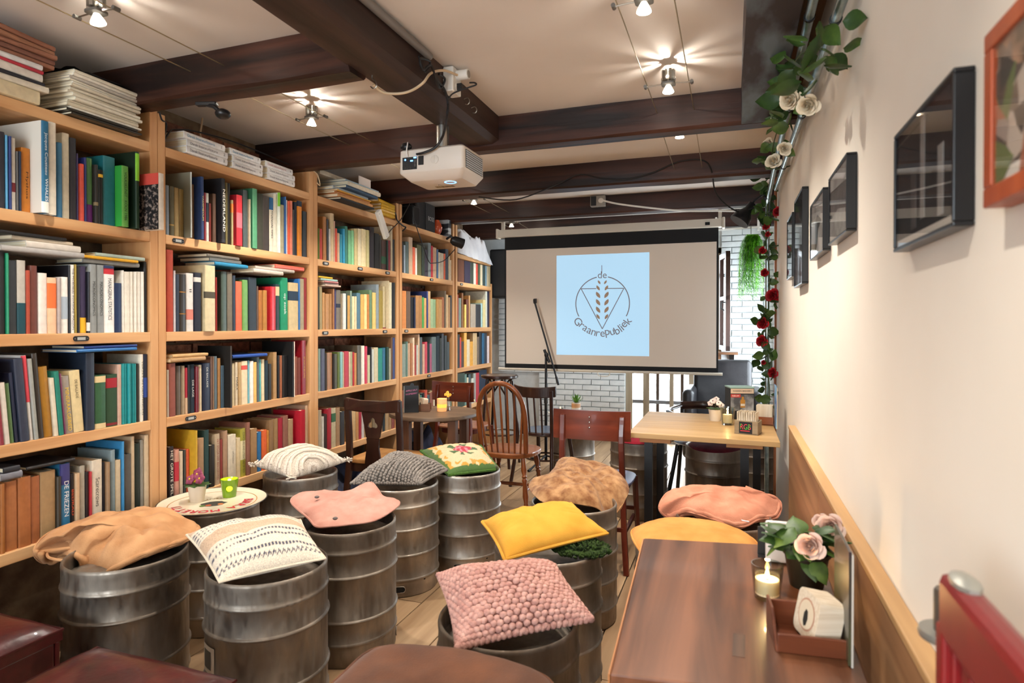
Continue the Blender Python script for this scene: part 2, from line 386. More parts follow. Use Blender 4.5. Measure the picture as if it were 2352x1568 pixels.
# wall panel along the right wall
PANEL = wood('panel_pine', '835c3e', 'a67c56', 1, rough=.45, k=.6, lo=.34, hi=.68); PANELT = wood('panel_cap_pine', 'a07a50', 'bf9868', 1, rough=.5, k=.7)
pn = struct(thing('trim_2', None, None, (.27, .2, 0)))
for y0, y1 in ((.25, 1.02), (1.023, 2.28), (2.283, 3.42)): B().bbox((0, y0-.2, .12), (.012, y1-.2, .835)).build('panel_board', PANEL, pn, bev=.002)
B().bbox((-.004, .05, .835), (.0295, 3.22, .852)).build('panel_cap', PANELT, pn, bev=.003)
B().bbox((.012, .05, .1), (.0295, 3.22, .835)).build('backing', PANEL, pn)
# ================================================================== bookcases
TITLES = ['NEDERLAND', 'MANAGERIAL STATISTICS', 'MICROECONOMICS', 'MACROECONOMICS', 'Mythos', 'VOLKSKUNST · KÖLN 1986', 'Jacques Cousteau  WHALES', 'DE FRIEZEN', 'BEDRAD', 'Scarecrows', 'HET GROTE SPEL', 'THE MICROBIAL INVASIONS  MALLON', 'VERZET IN GRONINGEN', 'MARX', 'J.M.Welcker', 'op zoek', 'MINERAALGEBIED', 'DE BALLADE', 'CULTURELE ATLAS', 'CONCOURS AND LITERATURE OF OLD', 'ISE', 'II', 'BOSE', 'DIE LAGE', 'VADEMECUM', 'FINANCIAL TIMES', 'HET SPOOR DER BESCHAVING',
  'Dansk litteraturhistorie', '1', '2', '3', '4', '5', '6', '7', '8', '9', 'RGB', 'APPLE SALT', 'RASPBERRY', 'WARREN BREWERY', 'NIEUW', 'BIRRA', 'MORETTI', 'AUTENTICA', 'de', "vry-jenS'w", 'PARADISE', 'GIVE ME A BEER', 'A']
prep(TITLES + sorted(set('BIRRA MORETTI Graanrepubliek AUTENTICA') - {' '} - {'A'}))
PINEX = wood('pine_shelf', 'c08a58', 'dcae7c', 1, rough=.5, k=.8, bump=.1); PINEZ = wood('pine_upright', 'c08a58', 'd8a876', 2, rough=.5, k=.8, bump=.1)
BLK = M('black_plastic', '141416', rough=.4); WHT = M('white_plastic', 'd8d4cc', rough=.4); CHROME = M('chrome', 'c8c8c8', rough=.18, metal=1)
LBLW = M('label_paper_dull', 'a8aaa6', rough=.8)
SZ = {'A': 2.19, 'B': 1.78, 'C': 1.322, 'D': .918, 'E': .521}
UY = [(1.02, 2.15), (2.235, 3.32), (3.405, 4.44), (4.537, 5.558), (5.675, 6.63)]
UNM = ['bookcase behind the tan cushion', 'bookcase behind the drinks tray', 'bookcase behind the trefoil chair', 'bookcase behind the round table', 'bookcase under the white sheet']
ULB = ['open pine bookcase with a stack of magazines on top, behind the tan cushion', 'open pine bookcase with the numbered white paperbacks on top', 'open pine bookcase with the white power strip hanging off its top', 'open pine bookcase with the black loudspeaker on top', 'open pine bookcase under the crumpled white sheet']
SD = .30
CASES = []
plates = {0: [('C', 186, 776), ], 1: [('B', 409, 552), ('D', 438, 959)], 2: [('B', 748, 604), ('B', 827, 617), ('B', 890, 626), ('C', 747, 762), ('C', 884, 759)], 3: [('B', 991, 641), ('C', 933, 758), ('D', 985, 860)], 4: [('B', 1060, 651)]}
for u, (y0, y1) in enumerate(UY):
    base = spt(y0-.04); r = thing('bookcase', ULB[u], 'bookcase', base, SANG, 'pine bookcases along the brick wall')
    CASES.append(r); w = (y1-y0)/math.cos(SANG)
    zt = 2.335 if u else 2.345
    for yy in ((0, w+.08) if u == 4 else (0, w+.04)):
        pass
    ends = [(-.0015, .0395), (w+.04+.0005, w+.0815)]
    for k, (a, b) in enumerate(ends):
        if u == 4 and k == 1: a, b = w+.04, w+.075
        B().bbox((-SD, a, 0), (0, b, zt if not (u == 4 and k == 1) else 1.815)).build('upright', PINEZ, r, bev=.003)
    for n, z in SZ.items():
        if u == 4 and n == 'A': z = 2.06
        sh = B().bbox((-SD+.01, .04, z-.045), (-.001, w+.04, z)).build('shelf', PINEX, r, bev=.003)
        for (pn_, px_, py_) in plates.get(u, []):
            if pn_ != n: continue
            p = at_s(px_, py_); yy = (p.y-base.y)/math.cos(SANG); zz = z-.022
            pb = B(); 
            pts = [(math.cos(a)*.011+(.022 if math.cos(a) > 0 else -.022), math.sin(a)*.011) for a in [2*math.pi*i/20 for i in range(20)]]
            pb.slab([(0, yy+q[0], zz+q[1]) for q in pts], (.003, 0, 0)); lp = pb.build('label_plate', BLK, sh)
            B().bbox((.003, yy-.017, zz-.006), (.0036, yy+.017, zz+.006)).build('label_card', LBLW, lp)
            for sgn in (-1, 1): B().ell((.003, yy+sgn*.026, zz), (.0015, .003, .003), 8, 4).build('screw', CHROME, lp)
    if u == 4: B().bbox((-SD+.01, -.001, 2.06), (-.001, .0, 2.07)).build('shelf', PINEX, r)
# ================================================================== books
random.seed(11)
BOOKS = []   # dicts
def row(u, rowname, shelf, ox, oy, s, data, tilt=0.):
    n = 0; prev = UY[u][0]+.004
    for d in data:
        xl, xr, yt, c = d[:4]; o = d[4] if len(d) > 4 else {}
        p = o.get('p', random.uniform(-.018, -.004))
        xm = (xl+xr)/2
        a = at_s(ox+xl/s, 745, p).y; b = at_s(ox+xr/s, 745, p).y
        top = at_s(ox+xm/s, oy+yt/s, p).z
        z0 = SZ[shelf]
        a = max(a, prev); 
        if b-a < .006: b = a+.009
        b = min(b, UY[u][1]-.002)
        if b-a < .004: continue
        top_lim = {'B': 2.14, 'C': 1.73, 'D': 1.272, 'E': .868}[shelf]
        if u == 4 and shelf == 'B': top_lim = 2.01
        hgt = min(top, top_lim-.004)-z0
        hgt = max(hgt, .12)
        prev = b+.0006
        px = abs(xr-xl)/s*(hgt*1437/((a+b)/2*1.2+.5))
        BOOKS.append(dict(u=u, row=rowname, shelf=shelf, y=(a+b)/2, t=(b-a)-.0006, h=hgt, c=c, p=p, tilt=o.get('t', tilt), o=o, px=px))
SEQ = lambda xs, y, c: [(a, b, y, c) for a, b in zip(xs[:-1], xs[1:])]
# bookcase 1
row(0, 'top row', 'B', 0, 0, 2.8, [(0,42,850,'2b2a33'),(42,52,870,'5aa0c8'),(52,74,875,'2a3a70'),(74,110,890,'d9d5cc',{'band':('7a2a34',.25,.13)}),(110,122,975,'6a6a6a'),(122,148,975,'1f2c44'),(148,205,955,'c97a22',{'ti':('Mythos','3a2008',.42,.35)}),(264,325,780,'2d6e92',{'p':.045,'ti':('Jacques Cousteau  WHALES','e8ecec',.75,.5),'band':('e8e4da',.0,.12),'cov':'d8d2c6'}),(325,372,790,'e8e0cf',{'p':.03}),(378,410,920,'3f7aa0'),(410,455,860,'d8d0b8'),(455,500,890,'2e2e34'),(500,512,990,'4a3f66'),(512,550,1055,'d9533f'),(550,565,1015,'28306e'),(565,603,1020,'4f7a4a',{'band':('5a1f66',.0,.28)}),(603,640,1060,'2b2620',{'band':('8a7a5a',.3,.06)}),(640,672,1095,'15130f',{'band':('e0b030',.86,.06)}),(672,748,1010,'1d6f78'),(790,836,1070,'5f9a44',{'p':.03,'cov':'2f9a3a','ti':('VOLKSKUNST · KÖLN 1986','16301a',.8,.45)}),(880,905,980,'123018',{'p':.035,'cov':'0e2414','band':('7fc030',.62,.36)})])
row(0, 'second row', 'C', 0, 520, 3.267, [(0,42,190,'1a1a1a'),(42,62,200,'1f8a60'),(62,130,255,'2f3438'),(130,198,255,'b9b2a6',{'band':('17454f',0.,.42)}),(198,232,330,'a8452e'),(232,286,295,'6b3a30'),(286,358,350,'e6d8cc'),(358,430,385,'f0c09a',{'band':('e07038',.45,.45)}),(430,465,385,'a89a94'),(465,515,380,'efeae2',{'band':('a8b4c0',.25,.4)}),(515,528,290,'1b1b20'),(528,562,288,'f4f0e8',{'ti':('THE MICROBIAL INVASIONS  MALLON','1a1a1a',.9,.5)}),(562,580,285,'9a8436'),(580,604,300,'1c1b20'),(604,650,300,'352c4c',{'band':('e8b028',0.,.23)}),(650,680,340,'1a1a22',{'band':('d8d4cc',.03,.14)}),(680,730,285,'8f9291',{'ti':('MICROECONOMICS','2a2a2a',.5,.42)}),(735,785,290,'8f9291',{'ti':('MACROECONOMICS','2a2a2a',.5,.42)}),(785,862,295,'f6f3ee',{'ti':('MANAGERIAL STATISTICS','222222',.62,.36),'band':('26365e',.94,.06),'band2':('c8303a',.87,.09)}),(862,918,425,'1a2f55'),(918,935,330,'e9e3d8'),(935,978,340,'e4dccd'),(978,1005,340,'e8e2d6'),(1005,1030,340,'ded6c8'),(1030,1058,340,'e8e2d6'),(1058,1085,340,'e6e0d4'),(1085,1105,265,'14120f')])
row(0, 'third row', 'D', 0, 520, 3.267, [(0,30,1000,'8a2a35'),(30,75,1170,'d8cdbf'),(75,105,1175,'5a7a4a'),(105,140,1095,'1f2740'),(145,222,990,'2f3648'),(222,248,965,'d9d5cf',{'band':('d84a55',.45,.55)}),(248,290,990,'9a9a92'),(290,330,950,'3a332c'),(330,395,1050,'a6741f'),(395,440,1135,'d8ccb4'),(440,480,1085,'1f7a68'),(480,495,1100,'8a4a6a'),(495,550,1120,'9a8f84',{'ti':('MINERAALGEBIED','e8c020',.75,.5)}),(550,632,1080,'dcc796',{'ti':('DE BALLADE','4a3a20',.3,.25)})], tilt=4.5)
row(0, 'third row', 'D', 0, 520, 3.267, [(646,712,950,'222c3c'),(714,795,1115,'2f5a38',{'band':('d8c090',.86,.12),'band2':('d8c090',.0,.1)}),(795,880,1110,'27472c',{'band':('a01f2a',.74,.19),'band2':('7a1f24',.02,.05)}),(880,912,1035,'c4a08c')]+SEQ([912,935,952,970,988,1005,1022],1030,'1f8f92')+[(1022,1045,1030,'2a2620'),(1045,1075,960,'e4dac8',{'ti':('VERZET IN GRONINGEN','2a2a20',.8,.5)}),(1075,1110,960,'1d2740',{'band':('2a4a9a',.35,.3)})])
row(0, 'bottom row', 'E', 0, 960, 2.579, [(0,25,390,'a0622f'),(25,98,375,'a8683a'),(98,180,350,'a5653a'),(180,232,345,'9c5c34'),(232,325,315,'a08058'),(325,360,350,'3a342a'),(360,412,270,'2f6f94',{'band':('39376e',.7,.3),'ti':('DE FRIEZEN','e8e8e4',.5,.5)}),(412,435,330,'1e1a1a',{'ti':('BEDRAD','c8502a',.45,.6)}),(435,470,330,'c8a884'),(470,500,285,'a8a090'),(500,522,320,'2a2020'),(522,542,320,'b03038'),(542,602,250,'d8ccb8',{'ti':('Scarecrows','3a3430',.45,.4)}),(602,618,265,'20222c'),(618,650,265,'9a7a5a'),(655,680,190,'7f9094'),(680,714,250,'cbb898'),(715,734,140,'3a86b8'),(735,775,215,'55524e'),(775,795,110,'c0a888'),(795,828,150,'16241c'),(828,848,130,'8a8478'),(848,892,100,'c4ac8c')])
# bookcase 2
row(1, 'top row', 'B', 340, 270, 4.481, [(190,228,700,'7a8894'),(228,280,710,'5f5a42',{'band':('b09050',.2,.03)}),(280,328,725,'a08a5c'),(328,378,740,'8f7a48'),(430,452,560,'c4c8c0',{'p':.03,'cov':'7c7a68'}),(452,485,690,'7a5a3a'),(555,585,612,'233a66',{'p':.03,'ti':('VADEMECUM','d8c070',.4,.45)}),(585,606,775,'8a2030'),(606,634,780,'cfd4cc',{'band':('20303c',.4,.4)}),(634,658,885,'7a2a24'),(658,712,785,'5a4030'),(762,803,628,'15151a',{'p':.03,'ti':('NEDERLAND','f0ead8',.66,.66),'band':('2a2a30',0,.05)}),(805,828,672,'6a6038'),(828,854,680,'1d1a18'),(856,886,850,'a89a70',{'band':('d8803a',.72,.2)}),(918,980,800,'c42a34',{'p':.015,'cov':'b01a2c','band':('d8606a',.35,.3)}),(988,1036,750,'4a5658'),(1038,1062,840,'d8c8a8',{'ti':('HET SPOOR DER BESCHAVING','3a3028',.8,.6)}),(1085,1133,735,'4f8f68',{'p':.01,'cov':'2f6a4a'}),(1135,1192,785,'3a3a2e'),(1192,1256,810,'403833'),(1256,1298,825,'e0d8c4',{'band':('1f5a8a',.77,.23),'ti':('FINANCIAL TIMES','2a2a2a',.5,.45)}),(1298,1336,790,'dcd6c4'),(1338,1368,770,'e8ece0',{'band':('7ac030',.77,.23)}),(1368,1408,900,'b0a888'),(1408,1428,815,'3a6aa8'),(1428,1440,850,'e8e8e8'),(1440,1468,860,'e8603a'),(1468,1494,860,'e88a70'),(1494,1512,950,'4a4a4a'),(1512,1538,870,'232a38'),(1538,1590,860,'e08a2a',{'band':('1f2c40',.9,.1)}),(1595,1660,970,'2f3a44')])
row(1, 'second row', 'C', 360, 560, 3.92, [(92,155,55,'a83c22'),(157,172,240,'d8d8d8'),(172,208,275,'2a3444'),(208,268,275,'2c2620',{'band':('9a6a28',.3,.02),'band2':('9a6a28',.68,.02)}),(270,335,265,'d6d2cc',{'ti':('II','2a2a2a',.05,.3),'band':('c87a6a',.2,.18)}),(340,405,260,'1a2030',{'band':('c8c4bc',.84,.08)}),(440,532,195,'cfbf98',{'p':.01,'band':('4a4436',.5,.1)}),(532,548,300,'9a2a24'),(585,636,250,'45544c'),(636,686,255,'6f6658'),(686,714,285,'2c3848'),(716,772,338,'e8684a'),(774,826,325,'6a9a50'),(834,904,305,'26323c'),(904,918,380,'6a5248'),(918,955,418,'a8682a'),(955,998,418,'b07a3a'),(1030,1076,385,'c02a32',{'p':.0}),(1076,1110,365,'2a3a40',{'band':('c8b890',.75,.2)}),(1120,1184,305,'128a62',{'ti':('op zoek','e8f0e8',.4,.4)}),(1190,1278,350,'c8b080',{'band':('1f3448',.62,.2)}),(1280,1294,315,'2a6ab0'),(1294,1330,315,'a09478'),(1330,1354,305,'8a1f26'),(1354,1382,305,'9a7050')])
row(1, 'third row', 'D', 360, 560, 3.92, [(92,110,1135,'b8b0a0'),(112,172,1075,'8a4a3c'),(175,220,1100,'5f5448'),(220,253,1098,'a08a6c'),(253,278,1115,'a82030',{'band':('c8a888',0,.35)}),(282,300,1090,'14181c'),(300,342,1085,'1a2a38',{'ti':('DIE LAGE','d8d8d0',.35,.4)}),(345,380,1105,'6a1a24'),(380,406,1090,'d8c8a8'),(408,484,1075,'141f38',{'ti':('DE BALLADE','c8c8c0',.42,.2)}),(484,504,1015,'6a4a3a'),(504,516,1015,'8a6a50'),(516,545,1012,'5f7078'),(550,576,1030,'a87a48'),(580,610,1095,'3a5060'),(650,672,920,'3a322c',{'p':.035,'cov':'15120f'}),(675,700,1075,'d8c8a0'),(700,730,1065,'eadcc0',{'ti':('MARX','1a1a1a',.3,.7)}),(732,764,1065,'c8a878'),(765,820,1055,'f0dcb8',{'band':('d8564a',.8,.1)}),(820,834,1050,'7ac0d0'),(834,874,1055,'f4f0ea'),(874,902,1065,'f0c070'),(904,925,1020,'5a6a70'),(925,940,1040,'5ab0b0'),(940,972,1040,'e8d8b0'),(974,1004,1050,'1f3440'),(1008,1034,1080,'2a2a2a'),(1050,1084,975,'b08a5c'),(1085,1106,1005,'15161a'),(1106,1130,1005,'9a5a3a'),(1130,1146,1005,'1f1814'),(1146,1180,1005,'1a1a1e'),(1205,1222,880,'100f10',{'p':.03,'cov':'0c0b0c'}),(1222,1234,880,'e0d0c4',{'p':.03}),(1236,1268,1015,'8a4a34'),(1268,1298,1025,'7a3a30'),(1305,1345,870,'8a1020',{'ti':('HET SPOOR DER BESCHAVING','d8b040',.4,.3)})])
row(1, 'bottom row', 'E', 360, 920, 5.6, [(150,215,595,'1f1418',{'ti':('HET GROTE SPEL','e8e0d0',.85,.5)}),(222,285,635,'c08a78',{'band':('b02a38',.35,.4)}),(285,335,655,'d8c8b4'),(335,358,640,'3a3a34'),(358,418,630,'d8603f'),(420,460,400,'b8901f',{'p':.03}),(460,525,565,'b02038',{'ti':('CULTURELE ATLAS','f0d0d0',.7,.3)}),(525,605,485,'a88664'),(605,670,380,'1f3f40'),(670,745,575,'2a2622'),(745,810,430,'b8a48a',{'ti':('HET SPOOR DER BESCHAVING','8a2a24',.8,.35)}),(810,845,500,'8a3a34'),(845,910,390,'a8866a'),(920,1018,440,'d8cbb4',{'ti':('J.M.Welcker','3a3430',.28,.22)}),(1018,1075,480,'d8c49c'),(1075,1142,360,'a8a040',{'band':('d8cba0',.35,.4),'ti':('CONCOURS AND LITERATURE OF OLD','4a4a20',.85,.35)}),(1142,1200,285,'8a5a48'),(1205,1290,360,'a07a50'),(1290,1345,405,'2a6a9a'),(1345,1415,380,'d8602a'),(1415,1440,385,'d8903a'),(1440,1500,250,'8a6a48'),(1500,1560,235,'9a7a52'),(1560,1620,225,'a01f34'),(1620,1690,195,'8a5a4a'),(1690,1755,240,'a88a68'),(1850,1912,125,'b01428',{'p':.02}),(1912,1950,60,'c8a888')])
# bookcase 3
row(2, 'top row', 'B', 700, 380, 5.113, [(165,178,740,'6a8a3a'),(178,214,745,'b83a2a'),(220,262,605,'a8703a'),(262,284,630,'3a3e44'),(284,308,745,'d0c8c0'),(308,350,565,'c8b08a'),(350,360,655,'d8b0a0'),(360,388,740,'c8482f'),(388,416,795,'c8a888'),(416,448,810,'2f8aa0'),(448,480,745,'2a90b8'),(480,510,715,'3a7a68'),(515,552,765,'7ab888'),(552,584,765,'8ac894'),(590,630,745,'c8b884'),(630,672,745,'e8dcb8'),(672,725,750,'ecdcae'),(725,765,760,'c8bf8a'),(765,820,725,'241a20'),(825,880,800,'15130f'),(880,905,820,'2a2418'),(905,960,880,'4a2a1c',{'band':('2f5a3a',.2,.25)}),(960,985,880,'22362a'),(985,1008,880,'8a2430'),(1008,1034,700,'c8b898'),(1034,1060,870,'2a2420'),(1060,1082,880,'30302c')])
row(2, 'second row', 'C', 700, 620, 5.113, [(165,176,200,'3a4a48'),(176,210,195,'9a8a60'),(210,240,265,'b88a58'),(240,292,280,'b08050'),(292,322,280,'a87a4a'),(322,352,220,'a07048'),(352,370,225,'3a3a70'),(370,425,235,'6f6658',{'band':('20283c',.55,.1)}),(425,445,290,'8a7a60'),(445,490,275,'dcdcd4'),(490,503,265,'3a4a4a'),(503,537,300,'c89a50'),(537,558,245,'7a9080'),(558,585,310,'f0e0b0'),(585,615,310,'d8c8a0'),(615,658,270,'50788a'),(658,700,290,'e0b060'),(700,735,285,'f0d898'),(735,762,285,'c8803a',{'band':('7aa050',.55,.12)}),(762,795,235,'6a8a68'),(795,840,265,'e8c878'),(842,875,170,'8a98a0'),(875,920,240,'a08a3a'),(920,955,190,'c8b890',{'band':('7a2430',0,.03)}),(955,995,125,'d4c4a0',{'p':.01}),(995,1025,145,'e0d8b8'),(1025,1044,150,'1a1a1c'),(1044,1084,150,'1c2024'),(1084,1108,150,'1f3a40')])
row(2, 'third row', 'D', 700, 620, 5.113, [(160,188,925,'7a9084'),(188,240,925,'54586c'),(240,262,975,'2a2018'),(262,325,970,'a07048'),(325,345,985,'241f1a'),(345,385,985,'4a4a34'),(385,415,965,'5a6a24'),(415,448,960,'8ab8b8'),(448,462,965,'c8b898'),(462,520,955,'b83848'),(520,540,960,'d8c8a8'),(540,562,960,'a8a884'),(562,584,965,'b82a34'),(584,612,975,'c88a4a'),(618,665,885,'5a5244'),(665,705,890,'ece6d8'),(705,738,895,'c83a54'),(738,770,1000,'c8c8a0',{'band':('2a7a70',0,.2)}),(770,788,905,'20242c'),(788,815,930,'c8ccc4'),(815,864,910,'d0c4a0'),(864,915,920,'1f8a7c'),(915,950,915,'2a6a8c'),(952,992,905,'173a2c'),(992,1015,920,'a8a890'),(1015,1035,790,'6a4a2c'),(1035,1070,795,'1f3a78')])
row(2, 'bottom row', 'E', 700, 820, 5.113, [(158,200,625,'a89a84'),(200,228,700,'d0ccc4'),(228,262,670,'3a2a28'),(262,312,605,'a02030'),(312,365,600,'b8ac8c',{'band':('2f5a3a',.65,.22)}),(365,415,595,'9a7a58'),(415,468,640,'2a2c30'),(540,600,600,'c8a878'),(600,636,600,'b88a58'),(636,668,620,'a82a40'),(668,700,640,'d0d0d0'),(705,790,610,'a88a60'),(795,870,610,'8a7a60'),(880,915,600,'a87a50'),(915,945,600,'20343c'),(945,985,600,'b89a70'),(985,1020,600,'b08a60'),(1020,1055,560,'8a3a28')])
# bookcase 4
row(3, 'top row', 'B', 700, 380, 5.113, [(1148,1162,900,'2a2a2c'),(1162,1185,935,'a8b8c8'),(1185,1225,895,'5a6a68'),(1225,1270,845,'c8ac90'),(1270,1300,960,'e06a4a'),(1300,1322,970,'f0e8d8'),(1322,1375,935,'5a5a3a'),(1375,1412,935,'2f3a30'),(1412,1452,990,'3a3440'),(1452,1485,910,'7a8484'),(1485,1510,945,'b8303a'),(1510,1550,965,'c8a484'),(1550,1572,985,'4a6a90'),(1572,1592,1020,'d8c8ac'),(1592,1635,1030,'c8b8a0'),(1635,1655,1035,'d8603a'),(1655,1690,985,'242c3a'),(1690,1710,1060,'c8b08a'),(1710,1755,1115,'d8c0a0')])
row(3, 'second row', 'C', 700, 620, 5.113, [(1148,1195,245,'d88a4a'),(1195,1245,250,'6a5444'),(1245,1280,320,'18161a'),(1280,1305,320,'28304c'),(1305,1345,300,'b08050'),(1345,1380,300,'a87848'),(1380,1405,320,'4a9a50'),(1405,1432,330,'d8a868'),(1432,1452,250,'2a3a78'),(1452,1480,250,'c8a87c'),(1480,1510,340,'a0b890'),(1510,1542,345,'90b088'),(1542,1580,340,'b88a50'),(1580,1615,345,'b89058'),(1615,1640,320,'a0603a'),(1640,1662,245,'6a5a48'),(1662,1688,290,'c8a878'),(1688,1712,320,'a87a48'),(1712,1748,300,'2a343c')])
row(3, 'third row', 'D', 700, 620, 5.113, [(1145,1190,870,'8a9a90'),(1190,1212,840,'6a8a80'),(1212,1240,860,'c8a484'),(1240,1272,860,'b07850'),(1272,1292,795,'e8d0b0'),(1292,1312,880,'a83a34'),(1312,1335,880,'c0c4b8'),(1335,1352,755,'d8b898'),(1352,1382,790,'5a6468'),(1382,1412,870,'d0a890'),(1412,1442,845,'c84a5a'),(1442,1470,860,'1f2a30'),(1470,1495,865,'a85a78'),(1495,1545,785,'6a7a7c'),(1545,1585,775,'20303a'),(1585,1612,800,'2a3230'),(1612,1636,730,'4a5058'),(1636,1672,770,'2a3438'),(1672,1702,845,'2c3c40')])
random.seed(21)
pal = ['d8c8a8', 'c8b08a', '8a4a34', '5a9a90', 'e8d8b0', 'c8503a', '2a343c', 'b8c4b0', 'a89a84', 'd8b898', '3a5058']
def fill(u, shelf, ox, oy, s, x0, x1, yt0, yt1, w=(18, 40)):
    x = x0; out = []
    while x < x1: d = random.uniform(*w); out.append((x, min(x+d, x1), random.uniform(yt0, yt1), random.choice(pal))); x += d
    return out
row(3, 'bottom row', 'E', 700, 820, 5.113, [(1140,1172,390,'8a4a34'),(1172,1195,420,'a89a84'),(1195,1215,455,'5a9a90')]+fill(3, 'E', 700, 820, 5.113, 1216, 1748, 385, 470))
# bookcase 5
row(4, 'top row', 'B', 700, 380, 5.113, [(1800,1875,975,'6a3a20'),(1875,1945,965,'241a38'),(1945,1985,1045,'2f3a30'),(1985,2012,1060,'d0d0c0'),(2012,2035,1135,'c84a3a'),(2035,2065,1045,'4a5a40'),(2065,2090,1140,'d8c8a8'),(2090,2120,1050,'3a4a48'),(2120,2140,1065,'7a98a8'),(2140,2160,1120,'c0b090'),(2160,2188,1125,'a8946c')])
row(4, 'second row', 'C', 700, 620, 5.113, [(1795,1808,290,'a83a2a'),(1808,1840,330,'7a8a80'),(1840,1865,270,'8a5a30'),(1880,1900,405,'e8c860'),(1900,1925,345,'6a3420'),(1925,1945,300,'b88a54'),(1950,2010,400,'a89a88'),(2015,2070,405,'2a2c30'),(2070,2090,390,'a0c0c0'),(2090,2125,350,'d8c890'),(2125,2145,250,'d0d0c0'),(2145,2190,245,'1a2440')])
row(4, 'third row', 'D', 700, 620, 5.113, [(1795,1822,755,'1a1c20'),(1822,1842,790,'c03a28'),(1842,1870,840,'3a2a20'),(1870,1905,735,'e0a848'),(1905,1940,815,'d8c8a8'),(1940,1978,840,'d89a30'),(1978,2025,740,'c8a878'),(2025,2050,785,'6a5a4a'),(2050,2078,720,'1f1f24'),(2085,2110,740,'1a5a80'),(2110,2140,740,'1c2a3a'),(2140,2168,775,'d8c8c8')])
row(4, 'bottom row', 'E', 700, 820, 5.113, [(1790,1880,190,'1f3424'),(1880,1905,200,'5a7a70'),(1905,1925,240,'d8c8a8'),(1925,1950,200,'3a5058'),(1950,1985,250,'c8c8b8'),(1985,2010,190,'a0a8a0'),(2010,2050,185,'b02a3a'),(2050,2140,150,'1a2a40')])
random.seed(41)
for shelf, rn in (('B', 'top row'), ('C', 'second row'), ('D', 'third row'), ('E', 'bottom row')):
    yy = UY[0][0]+.01
    while yy < 1.47:
        t_ = random.uniform(.015, .045); BOOKS.append(dict(u=0, row=rn, shelf=shelf, y=yy+t_/2, t=t_, h=random.uniform(.2, .3), c=random.choice(pal), p=-.01, tilt=0., o={}, px=0)); yy += t_+.001
def cname(h):
    r, g, b = [int(h[i:i+2], 16) for i in (0, 2, 4)]; mx, mn = max(r, g, b), min(r, g, b); v = mx/255; s_ = (mx-mn)/max(mx, 1)
    if v < .17: return 'black'
    if s_ < .16: return 'white' if v > .82 else ('pale grey' if v > .62 else ('grey' if v > .4 else 'charcoal'))
    import colorsys
    hh = colorsys.rgb_to_hsv(r/255, g/255, b/255)[0]*360
    if v < .3: d = 'dark '
    else: d = ''
    if hh < 14 or hh > 340: return (d or '')+('red' if s_ > .5 else 'brownish red')
    if hh < 45: return ('cream' if v > .78 and s_ < .42 else ('tan' if v > .6 and s_ < .6 else ('orange' if v > .75 else ('brown' if v > .32 else 'dark brown'))))
    if hh < 68: return 'cream' if v > .78 and s_ < .4 else ('yellow' if v > .7 else 'olive')
    if hh < 160: return d+('green' if s_ > .25 else 'grey green')
    if hh < 195: return d+'teal'
    if hh < 255: return ('navy' if v < .4 else ('blue' if s_ > .35 else 'grey blue'))
    return d+'purple'
def ordinal(n): return str(n)+('th' if 10 <= n % 100 <= 20 else {1: 'st', 2: 'nd', 3: 'rd'}.get(n % 10, 'th'))
TIM = {}
def tmat(c):
    if c not in TIM: TIM[c] = M('print_'+c, c, rough=.6)
    return TIM[c]
def book_mesh(t, h, d, spine=True):
    """closed book, spine face at x=0 looking +x, standing on z=0; returns cover and page meshes"""
    k = min(.003, t*.16); b = B(); yo = t/2; cv = min(.004, t*.12)
    prof = [(-d, -yo), (-.004, -yo), (-.0012, -yo+cv), (0, -yo*.5), (.0006, 0), (0, yo*.5), (-.0012, yo-cv), (-.004, yo), (-d, yo), (-d, yo-k), (-.005, yo-k), (-.005, -yo+k), (-d, -yo+k)]
    n = len(prof); vs = [(x, y, 0) for x, y in prof]+[(x, y, h) for x, y in prof]
    fs = [(i, (i+1) % n, n+(i+1) % n, n+i) for i in range(n)]
    cap = [(0, 1, 11, 12), (1, 2, 3, 11), (3, 4, 5, 11), (5, 10, 11), (5, 6, 7, 10), (7, 8, 9, 10)]
    fs += [tuple(reversed(f)) for f in cap]+[tuple(n+i for i in f) for f in cap]
    b.add(vs, fs)
    pg = B().bbox((-d+.004, -yo+k, .003), (-.005, yo-k, h-.003))
    return b, pg
def book_parts(r, t, h, d, o, titles=True):
    def strip(z0, z1, c, nm):
        yo = t/2; cv = min(.004, t*.12); e = .0005
        prof = [(-.012, -yo-e), (-.004, -yo-e), (-.0012+e, -yo+cv-e), (e, -yo*.5), (.0006+e, 0), (e, yo*.5), (-.0012+e, yo-cv+e), (-.004, yo+e), (-.012, yo+e)]
        n = len(prof); B().add([(x, y, z0) for x, y in prof]+[(x, y, z1) for x, y in prof], [(i, i+1, n+i+1, n+i) for i in range(n-1)]).build(nm, tmat(c), r)
    for key in ('band', 'band2'):
        if key in o: c, z, w = o[key]; strip(z*h+.0005, min(z+w, .998)*h, c, 'spine_band')
    if 'ti' in o and titles:
        s_, c, fr, ww = o['ti']; L_ = h*fr; hh = t*ww; tw, th = TXT[s_][2:]
        hh = min(hh, L_/tw*th*1.6)
        zc = h*.5
        if s_ in ('Mythos', 'MINERAALGEBIED'): zc = h*.42
        if s_ in ('DE BALLADE', 'II'): zc = h*.7
        text(s_, (.0014, 0, zc), (0, 0, -1), (0, 1, 0), w=L_, h=hh).build('title', tmat(c), r)
BOOKS.sort(key=lambda q: -q['px'])
NIND = 252
nb_ind = 0
counts = {}
order = sorted(range(len(BOOKS)), key=lambda i: (BOOKS[i]['u'], BOOKS[i]['row'], BOOKS[i]['y']))
for i in reversed(order):
    k = (BOOKS[i]['u'], BOOKS[i]['row']); counts[k] = counts.get(k, 0)+1; BOOKS[i]['ord'] = counts[k]
far = B(); farpg = B(); farcol = []
